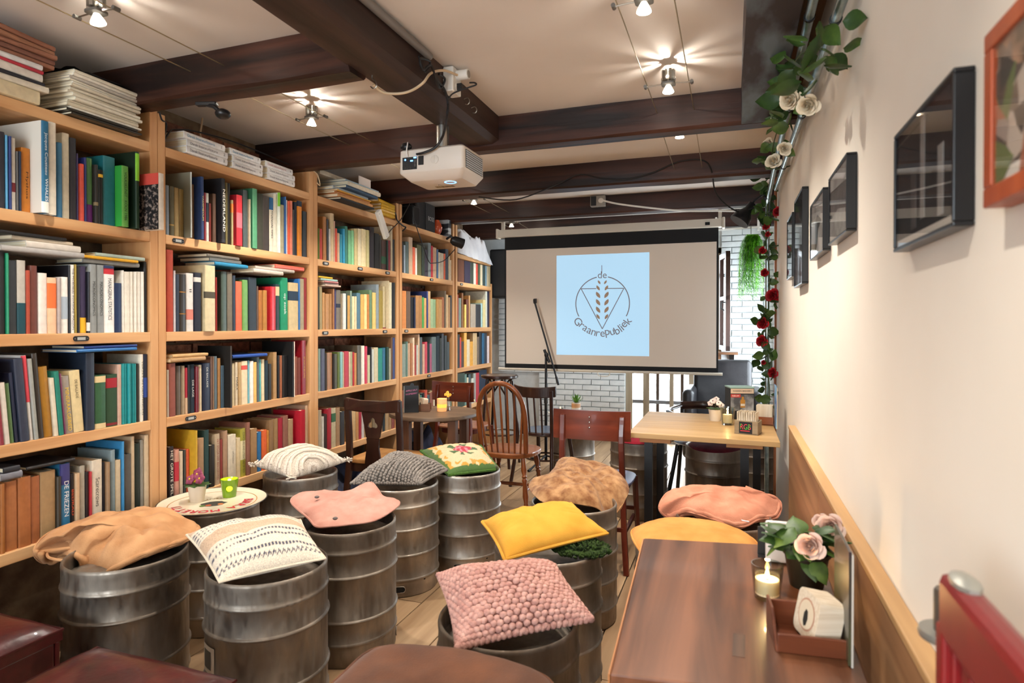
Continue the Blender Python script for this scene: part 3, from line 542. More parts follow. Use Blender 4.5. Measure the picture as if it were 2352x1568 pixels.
def adj(q):
    a = 'thick' if q['t'] > .045 else ('slim' if q['t'] < .02 else '')
    hgt = 'tall' if q['h'] > .31 else ('short' if q['h'] < .2 else '')
    return ' '.join(x for x in (hgt, a) if x)
for i, q in enumerate(BOOKS):
    d = min(.245, max(.12, q['h']*.68)); base = spt(q['y'], SZ[q['shelf']]+.0005, q['p'])
    tl = math.radians(q['tilt']); bm_, pg = book_mesh(q['t'], q['h'], d)
    if i < NIND:
        lbl = '%s %s book, %s from window end, %s, %s' % (adj(q), cname(q['o'].get('cov', q['c']) if False else q['c']), ordinal(q['ord']), q['row'], UNM[q['u']])
        r = bm_.build('book', COVER); r.location = base+Vector((0, 0, abs(math.sin(tl))*q['t']/2)); r.rotation_euler = (tl, 0, SANG); r.color = hx(q['c'])
        tag(r, ' '.join(lbl.split()), 'book', 'books standing on the bookcase shelves')
        pg.build('page_block', PAGES, r)
        if 'cov' in q['o']:
            c = B().bbox((-d, -q['t']/2-.0006, .0), (-.004, -q['t']/2-.0001, q['h'])).build('cover_paper', tmat(q['o']['cov']), r)
        book_parts(r, q['t'], q['h'], d, q['o'])
    else:
        Mx = Matrix.Translation(base) @ Euler((tl, 0, SANG)).to_matrix().to_4x4(); nf = len(far.f)
        far.add([Mx @ Vector(p) for p in bm_.v], bm_.f); farcol += [hx(q['c'])]*(len(far.f)-nf)
        far.add([Mx @ Vector(p) for p in pg.v], pg.f); farcol += [hx('d8c8a6')]*len(pg.f)
fm = far.mesh('books', COVERA); ca = fm.color_attributes.new('Col', 'FLOAT_COLOR', 'CORNER')
arr = []
for p, c in zip(fm.polygons, farcol): arr += list(c)*p.loop_total
ca.data.foreach_set('color', arr)
tag(obj('books', fm), 'remaining rows of small mixed books further along the shelves', 'books', kind='stuff')
# ================================================================== low-voltage spot lamps on pairs of wires
STEEL = M('brushed_steel', 'a8a49c', rough=.3, metal=1); WIREM = M('lamp_wire', 'a09070', rough=.4, metal=.8); GREYM = M('lamp_body_grey', '6a6660', rough=.45, metal=.5)
BULB = M('lamp_glow', 'fff0d8', emit='ffe9c8', est=38.)
DICH = M('lamp_reflector', 'dfe6ee', rough=.15, metal=.6, emit='fff0d8', est=2.5)
WARM = (1., .925, .82)
def lamp(x, y, z, hw, label, spot=26., glow=4.2, aim=(0, 0, -1), vis=True):
    r = thing('spot_lamp', label, 'lamp', (x, y, z), 0, 'halogen spot lamps on wires')
    for sx in (-1, 1):
        b = B(); b.tube([(sx*hw, 0, 0), (sx*.028, 0, .004)], .003, 6); b.build('arm', STEEL, r, smooth=True)
        B().tube([(sx*hw, -.012, 0), (sx*hw, .012, 0)], .0075, 8).build('clip', GREYM, r, smooth=True)
        B().tube(smoothcurve([(sx*.026, 0, .004), (sx*.03, .004, .03), (sx*.012, 0, .045), (sx*.006, 0, .02)]), .0012, 5).build('lead', GREYM, r, smooth=True)
    b = B(); n = 16
    pts = [(math.copysign(abs(math.cos(a))**.4, math.cos(a))*.03, math.copysign(abs(math.sin(a))**.4, math.sin(a))*.026) for a in [2*math.pi*(k+.5)/n for k in range(n)]]
    b.prism(pts, -.002, .007); b.build('holder', GREYM, r, bev=.001)
    B().lathe([(.009, .03), (.010, .012), (.012, .006)], seg=12).build('socket', STEEL, r, smooth=True)
    ax = Vector(aim).normalized(); R = Vector((0, 0, -1)).rotation_difference(ax).to_matrix()
    B().lathe([(.008, .0), (.015, -.012), (.022, -.026), (.0245, -.034)], seg=20, R=R).build('reflector', DICH, r, smooth=True)
    B().lathe([(0, -.0345), (.0235, -.0345), (.0235, -.033), (0, -.033)], seg=20, R=R).build('bulb_face', BULB, r, smooth=False)
    L = bpy.data.lights.new('spot_beam', 'SPOT'); L.energy = spot*4; L.color = WARM; L.spot_size = math.radians(118); L.spot_blend = .9; L.shadow_soft_size = .022
    o = bpy.data.objects.new('spot_beam', L); COL.objects.link(o); o.parent = r; o.location = ax*.04; o.rotation_euler = Vector((0, 0, -1)).rotation_difference(ax).to_euler()
    L = bpy.data.lights.new('spot_spill', 'POINT'); L.energy = glow; L.color = (1., .92, .81); L.shadow_soft_size = .0035
    o = bpy.data.objects.new('spot_spill', L); COL.objects.link(o); o.parent = r; o.location = (0, 0, .036)
    fb = B()
    for k in range(13):
        a = 2*math.pi*k/13+.2*math.sin(k*2.1); c, s_ = math.cos(a), math.sin(a); fb.box((c*.021, s_*.021, .037), (.016, .0035+.002*(k % 3), .046), (0, 0, a))
    fb.lathe([(0, .061), (.017, .061), (.017, .0625), (0, .0625)], seg=16)
    fb.build('streak_fins', STEEL, r)  # fins and cap added to cut the spill into streaks on the ceiling
    return r
LZ = 2.40
lamp(-2.012, 1.523, LZ, .09, 'halogen spot lamp on wires above the magazine stack', aim=(.15, .1, -1))
lamp(-2.012, 2.66, LZ, .084, 'halogen spot lamp on wires above the numbered white paperbacks', aim=(-.1, .1, -1))
lamp(-.265, 2.80, LZ, .098, 'halogen spot lamp on wires before the beam behind the projector, over the fur cushion', spot=24, aim=(.0, -.1, -1))
lamp(-.272, 2.055, LZ, .098, 'halogen spot lamp on wires over the small tables by the plaster wall', spot=24)
lamp(-2.05, 4.86, LZ, .095, 'halogen spot lamp on wires near the black loudspeaker', spot=24)
lamp(-2.16, 6.12, LZ, .085, 'halogen spot lamp on wires behind the screen housing', spot=14)
# unseen lamps added behind the camera for fill light, on the same wires
for x_, y_, n_ in ((-.28, .35, 'along the plaster wall before the red slats'), (-.28, -1.2, 'along the plaster wall by the added back window'), (-1.2, -1.7, 'in the middle by the added back window')):
    lamp(x_, y_, LZ, .09, 'added unseen halogen spot lamp on wires '+n_, spot=26)
# bay between the projector beam and the screen beam
lamp(-2.02, 3.78, LZ, .09, 'halogen spot lamp on wires over the round table', spot=24)
q_ = at_z(1561, 314, LZ-.03); lamp(q_.x, q_.y, LZ, .09, 'halogen spot lamp on wires hidden behind the projector cross beam', spot=22)
def wire(p0, p1, lbl, r=.0022):
    mid = (Vector(p0)+Vector(p1))/2-Vector((0, 0, .004)); q = B(); q.tube(smoothcurve([p0, mid, p1]), r, 6)
    return tag(q.build('lamp_wire', WIREM, smooth=True), lbl, 'wire', 'lamp wires')
for hx_, n_ in ((-.09, 'brick side'), (.088, 'room side')):
    wire((-2.012+hx_, BACKY+.01, LZ+.006), (-2.06+hx_, 2.04, 2.42), 'thin lamp wire over the magazine stack, '+n_)
    wire((-2.0+hx_*.95, 2.16, 2.40), (-2.08+hx_*.95, 3.225, 2.43), 'thin lamp wire over the numbered paperbacks, '+n_)
    wire((-2.02+hx_, 3.34, 2.41), (-2.03+hx_, 4.36, 2.41), 'thin lamp wire over the round table, '+n_)
    wire((-2.04+hx_, 4.5, 2.41), (-2.06+hx_, 5.52, 2.40), 'thin lamp wire by the loudspeaker, '+n_)
    wire((-2.14+hx_, 5.66, 2.41), (-2.2+hx_, 6.62, 2.40), 'thin lamp wire behind the screen, '+n_)
    wire((-.27+hx_*1.08, BACKY+.01, LZ+.006), (-.27+hx_*1.0, 3.225, 2.42), 'thin lamp wire along the plaster wall side, '+n_)
    wire((-.275+hx_, 3.34, 2.42), (-.28+hx_, 4.36, 2.40), 'thin lamp wire over the long pale table, '+n_)
# ================================================================== projection screen
SCR = thing('projection_screen', 'white pull-down projection screen with black border showing a logo', 'screen', (-1.126, 5.85, .9))
SCW = M('screen_fabric', 'dccfc0', rough=.9); SCB = M('screen_black', '121214', rough=.8); HOUS = M('screen_housing', 'cfc6b6', rough=.5)
def sp(x, z, y=0): return (x+1.126, y, z-.9)
B().bbox(sp(-2.135, .925, 0), sp(-.117, 2.235, .004)).build('black_border', SCB, SCR)
B().bbox(sp(-2.119, .967, -.002), sp(-.133, 2.09, 0)).build('fabric', SCW, SCR)
b = B(); b.bbox(sp(-2.205, 2.215, -.035), sp(-.085, 2.29, .04)); hs = b.build('housing', HOUS, SCR, bev=.008)
for xx in (-2.215, -.085): B().bbox(sp(xx-.0, 2.205, -.045), sp(xx+.022, 2.3, .05)).build('end_cap', HOUS, SCR, bev=.006)
for xx in (-2.17, -.12): B().bbox(sp(xx, 2.29, -.01), sp(xx+.03, CEIL-.001, .03)).build('bracket', HOUS, SCR, bev=.003)
B().bbox(sp(-.23, 2.235, -.038), sp(-.19, 2.262, -.035)).build('maker_plate', SCB, SCR)
bb = B(); bb.tube([sp(-2.2, .913, 0), sp(-.08, .913, 0)], .013, 10); bb.build('bottom_bar', HOUS, SCR, smooth=True)
B().tube(smoothcurve([sp(-1.2, .9, -.01), sp(-1.18, .87, -.012), sp(-1.1, .87, -.012), sp(-1.08, .9, -.01)]), .004, 6).build('pull_handle', HOUS, SCR, smooth=True)
IMG = M('projected_light_blue', '7f9aae', rough=.9, emit='b4dcf6', est=.72); LOGO = M('projected_grey', '6a6a72', rough=.9, emit='9a8f90', est=.24); GOLD = M('projected_bronze', '7a6a58', rough=.9, emit='b09078', est=.36)
PX0, PX1, PZ0, PZ1 = -1.602, -.72, 1.062, 2.018
pic = B().bbox(sp(PX0, PZ0, -.0028), sp(PX1, PZ1, -.002)).build('projected_picture', IMG, SCR)
Rr, Ur = (1, 0, 0), (0, 0, 1)
def sq(px_, py_):  # pixel on the screen -> local point
    p = at_y(px_, py_, 5.85); return Vector((p.x+1.126, -.0032, p.z-.9))
def ribbon(pts, w, y=-.0034):
    b = B(); n = len(pts)
    vs = []
    for i, p in enumerate(pts):
        t = (pts[min(i+1, n-1)]-pts[max(i-1, 0)]).normalized(); q = Vector((-t.z, 0, t.x))*w/2
        vs += [Vector((p.x, y, p.z))+q, Vector((p.x, y, p.z))-q]
    b.add(vs, [(2*i, 2*i+2, 2*i+3, 2*i+1) for i in range(n-1)]); return b
c0 = sq(1383.5, 697); Rad = .255
arc = lambda a0, a1: [c0+Vector((math.cos(math.radians(a0+(a1-a0)*k/40))*Rad, 0, math.sin(math.radians(a0+(a1-a0)*k/40))*Rad)) for k in range(41)]
ribbon(arc(-28, 78), .009).build('logo_ring', LOGO, pic); ribbon(arc(102, 208), .009).build('logo_ring', LOGO, pic)
tl_, tr_, bt_ = sq(1335, 663), sq(1433, 662), sq(1383.5, 755)
for a, b_ in ((tl_, tl_.lerp(tr_, .36)), (tl_.lerp(tr_, .62), tr_), (tl_, bt_), (bt_, tr_)): ribbon([a, b_], .0075).build('logo_line', LOGO, pic)
for k, (py_, sc) in enumerate(((648, .62), (661, .8), (677, 1), (694, 1), (711, 1), (727, .8))):
    for sg in (-1, 1):
        cc = sq(1383.5+sg*(9.4 if k > 0 else 7), py_); L_ = .036*sc; pts = []
        for i in range(9):
            t = i/8*2-1; pts.append((t, .5*(1-t*t)))
        poly = [Vector((x_*L_*sg*.5 + y_*L_*sg*.95, 0, x_*L_*.85-y_*L_*.25)) for x_, y_ in pts]+[Vector((x_*L_*sg*.5 - y_*L_*sg*.75, 0, x_*L_*.85+y_*L_*.25)) for x_, y_ in reversed(pts[1:-1])]
        B().slab([cc+p for p in poly], (0, -.0006, 0)).build('grain_leaf', GOLD, pic)
text('de', sq(1383.5, 631), Rr, Ur, w=.085, off=.001).build('lettering', LOGO, pic)
B().bbox(sq(1382.6, 628)-Vector((.003, .0005, 0)), sq(1382.6, 609)+Vector((.003, .0005, 0))).build('lettering_stroke', LOGO, pic)
arctext('Graanrepubliek', c0, .288, math.radians(209), math.radians(331), .078, Rr, Ur, off=.001).build('lettering', LOGO, pic)
# ================================================================== projector
PRW = M('projector_white', 'd6ccc0', rough=.4); PRG = M('projector_grey', '55524e', rough=.5); BLUEL = M('blue_indicator', '3060ff', emit='5a9bff', est=6.); VENT = M('vent_white', 'c8d0d8', rough=.4)
PJ = thing('projector', 'white projector hanging from the chamfered oak beam', 'projector', (-1.372, 2.72, 2.09))
pb = B(); X0, X1, Y1 = -.175, .172, .26
def rr(x0, x1, y0, y1, r, z, n=4):
    out = []
    for (cx, cy, a0) in ((x1-r, y0+r, -90), (x1-r, y1-r, 0), (x0+r, y1-r, 90), (x0+r, y0+r, 180)):
        for k in range(n+1): a = math.radians(a0+90*k/n); out.append((cx+r*math.cos(a), cy+r*math.sin(a), z))
    return out
def loft(b, rings):
    n = len(rings[0]); vs = [p for r_ in rings for p in r_]; fs = [tuple(range(n-1, -1, -1)), tuple((len(rings)-1)*n+k for k in range(n))]
    for i in range(len(rings)-1):
        for k in range(n): fs.append((i*n+k, i*n+(k+1) % n, (i+1)*n+(k+1) % n, (i+1)*n+k))
    return b.add(vs, fs)
loft(pb, [rr(X0+.04, X1-.03, .035, Y1-.02, .02, -.028), rr(X0+.0, X1-.004, .004, Y1-.002, .02, .006), rr(X0, X1, 0, Y1, .018, .012), rr(X0+.002, X1-.002, .002, Y1-.002, .018, .115), rr(X0+.012, X1-.012, .012, Y1-.012, .014, .124)])
pb.build('body', PRW, PJ, smooth=True)
pan = B().bbox((X0+.022, -.003, .022), (X0+.1, 0.004, .082)).build('connector_panel', BLK, PJ, bev=.001)
for i, (xx, zz) in enumerate(((.036, .03), (.05, .03), (.066, .03), (.036, .043), (.05, .043), (.038, .07))):
    B().lathe([(.0045, 0), (.0045, .0015), (.003, .0015), (.003, 0)], (X0+xx, -.003, zz), 10, Matrix.Rotation(math.pi/2, 3, 'X')).build('socket_ring', PRG if i < 5 else BLUEL, pan)
for xx, zz, ww in ((.066, .06, .014), (.084, .074, .014)): B().bbox((X0+xx, -.005, zz), (X0+xx+ww, -.003, zz+.006)).build('led', BLUEL, pan)
for zz in (.052, .034): B().bbox((X0+.088, -.005, zz), (X0+.096, -.003, zz+.014)).build('port', PRG, pan)
B().bbox((X0+.108, -.003, .04), (X0+.136, .004, .083)).build('power_inlet', BLK, PJ, bev=.001)
kn = B().lathe([(0, .001), (.019, .001), (.021, 0), (.021, -.002)], (X0+.195, -.002, .06), 20, Matrix.Rotation(math.pi/2, 3, 'X')).build('round_cover', PRW, PJ, smooth=True)
B().box((X0+.195, -.0045, .06), (.003, .003, .036)).build('slot_ridge', PRW, kn)
for k in range(8): B().box((X1+.001, .13, .022+k*.0105), (.005, .2, .005)).build('vent_slat', VENT, PJ)
B().bbox((X1-.003, .025, .016), (X1+.0005, .235, .104)).build('vent_recess', PRG, PJ)
ringb = B()
for k in range(32):
    a = 2*math.pi*k/32; a2 = 2*math.pi*(k+1)/32
    P = lambda an, r_: (X0+.232+math.cos(an)*r_, .075+math.sin(an)*r_, -.031 if False else -.0125-.0)
    ringb.add([P(a, .026), P(a2, .026), P(a2, .031), P(a, .031)], [(0, 1, 2, 3)])
# the lower face slopes, so the ring sits on a small boss
B().lathe([(.033, .02), (.033, -.031), (0, -.031)], (X0+.232, .1, 0), 24).build('button_boss', PRW, PJ, smooth=True)
B().lathe([(.024, -.0318), (.030, -.0318), (.030, -.031), (.024, -.031), (.024, -.0318)], (X0+.232, .1, 0), 28).build('blue_ring', BLUEL, PJ)
B().box((X0+.16, .19, -.0285), (.1, .03, .002)).build('type_plate', M('plate_ochre', '6a5634', '93784c', scale=(90, 30, 30), lo=.45, hi=.55), PJ)
text('A', (X0+.15, .145, -.0285), (1, 0, 0), (0, -1, 0), h=.02).build('warning_mark', PRG, PJ)
B().lathe([(.034, 0), (.034, -.03), (.03, -.034), (0, -.034)], (X0+.27, Y1-.03, .014), 20).build('lens_bulge', PRW, PJ, smooth=True)
B().lathe([(.0, .124), (.085, .124), (.08, .135), (.035, .146), (.0, .146)], (0, .13, 0), 28).build('mount_plate', STEEL, PJ, smooth=True)
B().cyl((0, .13, .14), (0, .13, .259), .032, seg=20).build('mount_pole', STEEL, PJ, smooth=True)
B().ell((X0+.03, .02, .14), (.03, .022, .022), 14, 8).build('webcam', BLK, PJ, smooth=True)
B().tube(smoothcurve([(X0+.05, .0, .155), (X0+.055, -.012, .14), (X0+.05, -.012, .11), (X0+.052, -.006, .085)]), .003, 6).build('webcam_cord', WHT, PJ, smooth=True)
CBL = M('cable_black', '121113', rough=.5)
def cable(pts, r, lbl, mat=CBL, name='cable', n=7):
    return tag(B().tube(smoothcurve(pts, n), r, 7).build(name, mat, smooth=True), lbl, 'cable')
cb = lambda x, y, Y: at_y(x, y, Y)
cx_ = lambda x, y, X=-1.19: at_x(x, y, X)
cable([cb(957, 354, 2.70), cb(975, 350, 2.69), cb(1000, 338, 2.70), cb(1018, 310, 2.68), cx_(1026, 268, -1.195), cx_(1029, 235), cx_(1020, 205), cx_(1005, 185), cx_(995, 165)], .006, 'bundled black cables from the projector up to the beam sockets')
cable([cx_(1029, 230), cx_(1040, 215, -1.17), cx_(1070, 203, -1.12), cx_(1093, 195, -1.08), cx_(1090, 190, -1.08), cx_(1078, 190, -1.1)], .0035, 'thin black lead looping into the adapter plug')
cable([at_z(858, 194, 2.345), at_z(880, 212, 2.325), at_z(915, 215, 2.32), at_z(945, 208, 2.325), cx_(972, 190, -1.19), cx_(990, 168, -1.185), cx_(1020, 162, -1.17), cx_(1050, 172, -1.15)], .0055, 'cream cable drooping across the projector beam into the socket', M('cable_cream', 'c8ae8c', rough=.5))
# coil
cable([cx_(962, 128), cx_(975, 165), cx_(988, 142, -1.18), cx_(965, 135, -1.18), cx_(972, 160, -1.175), cx_(990, 150, -1.175), cx_(1003, 188, -1.18), cx_(1012, 202), cx_(1022, 182, -1.18), cx_(1008, 170, -1.185)], .005, 'coil of spare black cable on the projector beam')
SOC = thing('wall_socket', 'white double wall socket screwed on the projector beam', 'socket', (-1.21, 2.56, 2.44))
B().bbox((0, -.045, -.055), (.05, .045, .055)).build('box', WHT, SOC, bev=.006)
for zz in (-.026, .026): B().lathe([(.021, .0505), (.021, .0485), (.018, .0485), (.018, .052)], (0, 0, zz), 18, Matrix.Rotation(math.pi/2, 3, 'Y')).build('socket_well', WHT, SOC, smooth=True)
B().cyl((.05, 0, .026), (.105, .0, .026), .022, seg=20).build('adapter_plug', WHT, SOC, smooth=True)
B().box((.06, 0, -.026), (.03, .02, .03)).build('plug', BLK, SOC, bev=.003)
B().cyl((.105, 0, .026), (.107, 0, .026), .016, seg=16).build('adapter_face', M('adapter_grey', '8a8378', rough=.6), SOC)  # flat grey disc on the plug face
cond = B().tube([(-1.195, BACKY+.02, 2.475), (-1.195, 2.36, 2.475)], .016, 12); tag(cond.build('conduit_pipe', M('conduit_grey', '77716c', rough=.5), smooth=True), 'grey conduit pipe along the projector beam', 'pipe')
for i, (x_, y_) in enumerate(((1065, 228), (1082, 248))):
    p = at_x(x_, y_, -1.212); hk = B(); hk.tube([Vector((-1.212, p.y, p.z))+Vector(q) for q in smoothcurve([(0, 0, 0), (.02, 0, .004), (.03, 0, -.012), (.022, 0, -.026), (.008, 0, -.024)])], .0022, 6)
    tag(hk.build('cup_hook', STEEL, smooth=True), ('steel cup hook just past the white beam socket', 'steel cup hook lower down near the projector pole')[i], 'hook')
p = at_z(855, 172, 2.349); hk = B(); hk.tube([p+Vector(q) for q in smoothcurve([(0, 0, 0), (0, 0, -.015), (.014, 0, -.026), (.02, 0, -.045), (.006, 0, -.055), (-.008, 0, -.045)])], .0025, 6)
tag(hk.build('cup_hook', STEEL, smooth=True), 'steel cup hook under the projector beam beside the cross beam', 'hook')
# grey socket box on the fourth beam with its white cable
SB = thing('socket_box', 'grey timer socket box on the dark cross beam', 'socket', (-1.125, 5.52, 2.397))
B().bbox((-.066, -.05, 0), (.066, 0.004, .098)).build('box', M('box_grey', '8f8a82', rough=.5), SB, bev=.006)
B().bbox((-.06, -.054, .008), (-.012, -.049, .09)).build('flap', BLK, SB, bev=.003)
B().lathe([(0, .058), (.02, .058), (.024, .05)], (.03, 0, .05), 18, Matrix.Rotation(math.pi/2, 3, 'X')).build('plug', WHT, SB, smooth=True)
cable([cb(1385, 460, 5.46), cb(1420, 468, 5.46), cb(1500, 478, 5.48), cb(1570, 484, 5.5), cb(1660, 484, 5.5), cb(1735, 486, 5.5)], .008, 'white cable sagging from the grey socket box', WHT)
# ================================================================== beer kegs
def keg_mat(name, a, b, r):
    m = bpy.data.materials.new(name); m.use_nodes = True; nt = m.node_tree; N = nt.nodes; L = nt.links; p = N['Principled BSDF']; MATS[name] = m
    tc = N.new('ShaderNodeTexCoord'); inf = N.new('ShaderNodeObjectInfo'); off = N.new('ShaderNodeVectorMath'); off.operation = 'MULTIPLY_ADD'; off.inputs[1].default_value = (1, 1, 1); L.new(tc.outputs['Object'], off.inputs[0])
    sc = N.new('ShaderNodeVectorMath'); sc.operation = 'SCALE'; sc.inputs[0].default_value = (9, 7, 5); L.new(inf.outputs['Random'], sc.inputs['Scale']); L.new(sc.outputs[0], off.inputs[2])
    def noise_(scale, det, mp):
        q = N.new('ShaderNodeMapping'); q.inputs['Scale'].default_value = mp; L.new(off.outputs[0], q.inputs[0]); n = N.new('ShaderNodeTexNoise'); n.inputs['Scale'].default_value = scale; n.inputs['Detail'].default_value = det; L.new(q.outputs[0], n.inputs[0]); return n
    n1 = noise_(6, 6, (1, 1, .35)); n2 = noise_(3.2, 8, (1, 1, 1.4)); n3 = noise_(55, 3, (1, 1, .25))
    r1 = N.new('ShaderNodeValToRGB'); r1.color_ramp.elements[0].position = .32; r1.color_ramp.elements[1].position = .7; r1.color_ramp.elements[0].color = hx(a); r1.color_ramp.elements[1].color = hx(b); L.new(n1.outputs[0], r1.inputs[0])
    dr = N.new('ShaderNodeMapRange'); dr.inputs[1].default_value = .48; dr.inputs[2].default_value = .66; L.new(n2.outputs[0], dr.inputs[0])
    mx = N.new('ShaderNodeMixRGB'); mx.inputs[2].default_value = hx('5a4838'); m1 = N.new('ShaderNodeMath'); m1.operation = 'MULTIPLY'; m1.inputs[1].default_value = .6; L.new(dr.outputs[0], m1.inputs[0]); L.new(m1.outputs[0], mx.inputs[0]); L.new(r1.outputs[0], mx.inputs[1]); L.new(mx.outputs[0], p.inputs['Base Color'])
    mt = N.new('ShaderNodeMapRange'); mt.inputs[3].default_value = .95; mt.inputs[4].default_value = .5; L.new(m1.outputs[0], mt.inputs[0]); L.new(mt.outputs[0], p.inputs['Metallic'])
    rg = N.new('ShaderNodeMapRange'); rg.inputs[1].default_value = .3; rg.inputs[2].default_value = .7; rg.inputs[3].default_value = r-.08; rg.inputs[4].default_value = r+.2; L.new(n3.outputs[0], rg.inputs[0]); L.new(rg.outputs[0], p.inputs['Roughness'])
    bp = N.new('ShaderNodeBump'); bp.inputs['Strength'].default_value = .5; bp.inputs['Distance'].default_value = .01; L.new(n1.outputs[0], bp.inputs['Height']); L.new(bp.outputs[0], p.inputs['Normal'])
    return m
KEGM = [keg_mat('keg_steel_a', '6a6055', 'b8b0a6', .42), keg_mat('keg_steel_b', '564c42', 'a89e92', .46), keg_mat('keg_steel_c', '786f64', 'c4bcb2', .38)]
DARK = M('hole_shade', '0c0a09', rough=.9)  # flat dark patches painted as the shade inside the keg holes
R0 = .204
def keg_meshes(k):
    ribs = [(.085, .005), (.205, .006), (.33, .006), (.442, .005)] if k != 1 else [(.09, .004), (.18, .007), (.355, .007), (.45, .004)]
    prof = [(.178, .012), (.186, .001), (.193, .0), (.198, .006), (.1985, .07)]
    z = .078
    for zr, a in ribs: prof += [(R0-.004, zr-.009), (R0-.002, zr-.006), (R0-.004+a, zr-.0015), (R0-.004+a, zr+.0015), (R0-.002, zr+.006), (R0-.004, zr+.009)]
    prof += [(.199, .470), (.1985, .505), (.2, .520), (.199, .528), (.195, .532), (.190, .529), (.188, .52), (.187, .475), (.15, .486), (.06, .492), (0, .493)]
    body = B().lathe(prof, seg=56).mesh('keg_body', KEGM[k % 3], True); body.set_sharp_from_angle(angle=1.1)
    return body
KB = [keg_meshes(k) for k in range(3)]
def slotmesh():
    b = B(); n = 16
    def P(u, v):
        x = (u*2-1)*.044; hh = .014 if abs(x) < .03 else math.sqrt(max(0, .014**2-(abs(x)-.03)**2)); return ((R0-.0042)*math.sin(x/R0), -(R0-.0042)*math.cos(x/R0), (v*2-1)*hh)
    b.grid(P, 17, 2); return b.mesh('hole', DARK)  # dark patch on the surface, no opening cut
def slotrim():
    b = B(); n = 20; pts = []
    for i in range(n+1):
        a = 2*math.pi*i/n; pts.append(((.03 if math.cos(a) > 0 else -.03)+.0155*math.cos(a), .0155*math.sin(a)))
    b.tube([((R0-.004)*math.sin(x/R0), -(R0-.004)*math.cos(x/R0), y) for x, y in pts], .0022, 5, cap=False); return b.mesh('hole_rim', KEGM[2], True)
SLOT, SLOTR = slotmesh(), slotrim()
VENTH = B().lathe([(0, 0), (.006, 0)], seg=10, R=Matrix.Rotation(math.pi/2, 3, 'X')).mesh('vent_hole_shade', DARK)
GK = 'steel beer kegs used as stools'
def keg(p, label, k=0, rz=0., slot=None, z=0, group=GK):
    r = thing('beer_keg', label, 'keg', (p[0], p[1], z), rz, group)
    obj('body', KB[k], r)
    if slot is None: slot = -.35
    h = obj('hand_hole_shade', SLOT, r); h.location.z = .042; h.rotation_euler.z = slot-rz; h2 = obj('hole_rim', SLOTR, h)
    v = obj('vent_hole_shade', VENTH, r); an = slot+.75-rz; v.location = (math.sin(an)*.1997, -math.cos(an)*.1997, .075); v.rotation_euler.z = an
    return r
KP = {'tan': (-2.078, 1.679), 'stripe': (-1.522, 1.765), 'tray': (-2.262, 2.264), 'cream': (-2.285, 2.916), 'pink': (-1.534, 2.265), 'grey': (-1.646, 2.902), 'yellow': at_z(1258, 1250, .532), 'knit': at_z(1168, 1412, .532), 'fur': (-.697, 2.85), 'coral': (-.032, 2.838), 'pad': (-.14, 2.37), 'brown': (-.64, 1.14)}
KP['flower'] = (-1.44, 3.285)
KL = {'tan': 'dark stained keg under the tan quilted cushion', 'stripe': 'steel keg under the striped cushion, with a paper sticker', 'tray': 'steel keg carrying the round beer tray', 'cream': 'steel keg under the cream tufted cushion', 'pink': 'scuffed steel keg under the plain pink cushion', 'grey': 'steel keg under the grey knitted cushion', 'yellow': 'steel keg under the yellow cushion and green fleece', 'knit': 'shiny steel keg under the pink chunky knit cushion', 'fur': 'tall scuffed keg under the brown fur cushion', 'coral': 'steel keg under the coral cushion beside the wall panel', 'pad': 'steel keg under the round mustard pad', 'brown': 'steel keg under the brown velvet pad', 'flower': 'steel keg under the rose embroidered cushion'}
KSL = {'tan': 1.2, 'stripe': 2.4, 'tray': 2., 'cream': 2., 'pink': 2.2, 'grey': .42, 'yellow': 2., 'knit': .2, 'fur': -2., 'coral': 2., 'pad': 2., 'brown': 2., 'flower': .3}
for i, (n_, p_) in enumerate(KP.items()): keg(p_, KL[n_], (i+ (1 if n_ in ('fur', 'tan') else 0)) % 3, i*.7, KSL[n_])
q1, q2, q3 = at_z(1467, 1008, .532), at_z(1644, 1022, .532), at_z(1315, 951, .532)
keg((q1.x, q1.y), 'dark keg standing under the table edge beside the stud-backed chair', 1, .4, 2., group=GK)
kc = keg((q2.x, q2.y), 'dark keg with upside-down lettering under the long pale table', 1, 1.4, 2.)
keg((q3.x, q3.y), 'dented keg holding the tray with the little agave, by the white brick wall', 1, .1, 2.)
keg((.19, 5.35), 'steel keg in the corner behind the table leg', 0, .1, 2.)
b = B(); vs, fs, tw, th = TXT["vry-jenS'w"]; inv = Matrix.Rotation(-1.4, 4, 'Z')
an0 = math.atan2(-q2.y, -q2.x); sc = .055/th
b.add([inv @ Vector((math.cos(an0-(-x*sc)/R0)*(R0-.0025), math.sin(an0-(-x*sc)/R0)*(R0-.0025), .262-y*sc)) for x, y in vs], fs); b.build('stencil_lettering', M('stencil_ink', '241f1b', rough=.8), kc)
stk = [o for o in COL.objects if o.get('label') == KL['stripe']][0]
b = B(); cyl = lambda a, z, r_=R0-.002: Vector((math.cos(a)*r_, math.sin(a)*r_, z))
a0 = math.atan2(-1.765, -(-1.522))-1.35-stk.rotation_euler.z
b.grid(lambda u, v: cyl(a0+u*.42, .225+v*.09), 8, 2); b.build('sticker', M('sticker_paper', 'b8aa98', rough=.7), stk)
b = B(); b.grid(lambda u, v: cyl(a0+.07+u*.26, .24+v*.06, R0-.0012), 8, 2); b.build('sticker_print', M('sticker_print', '4a443c', rough=.7), stk)
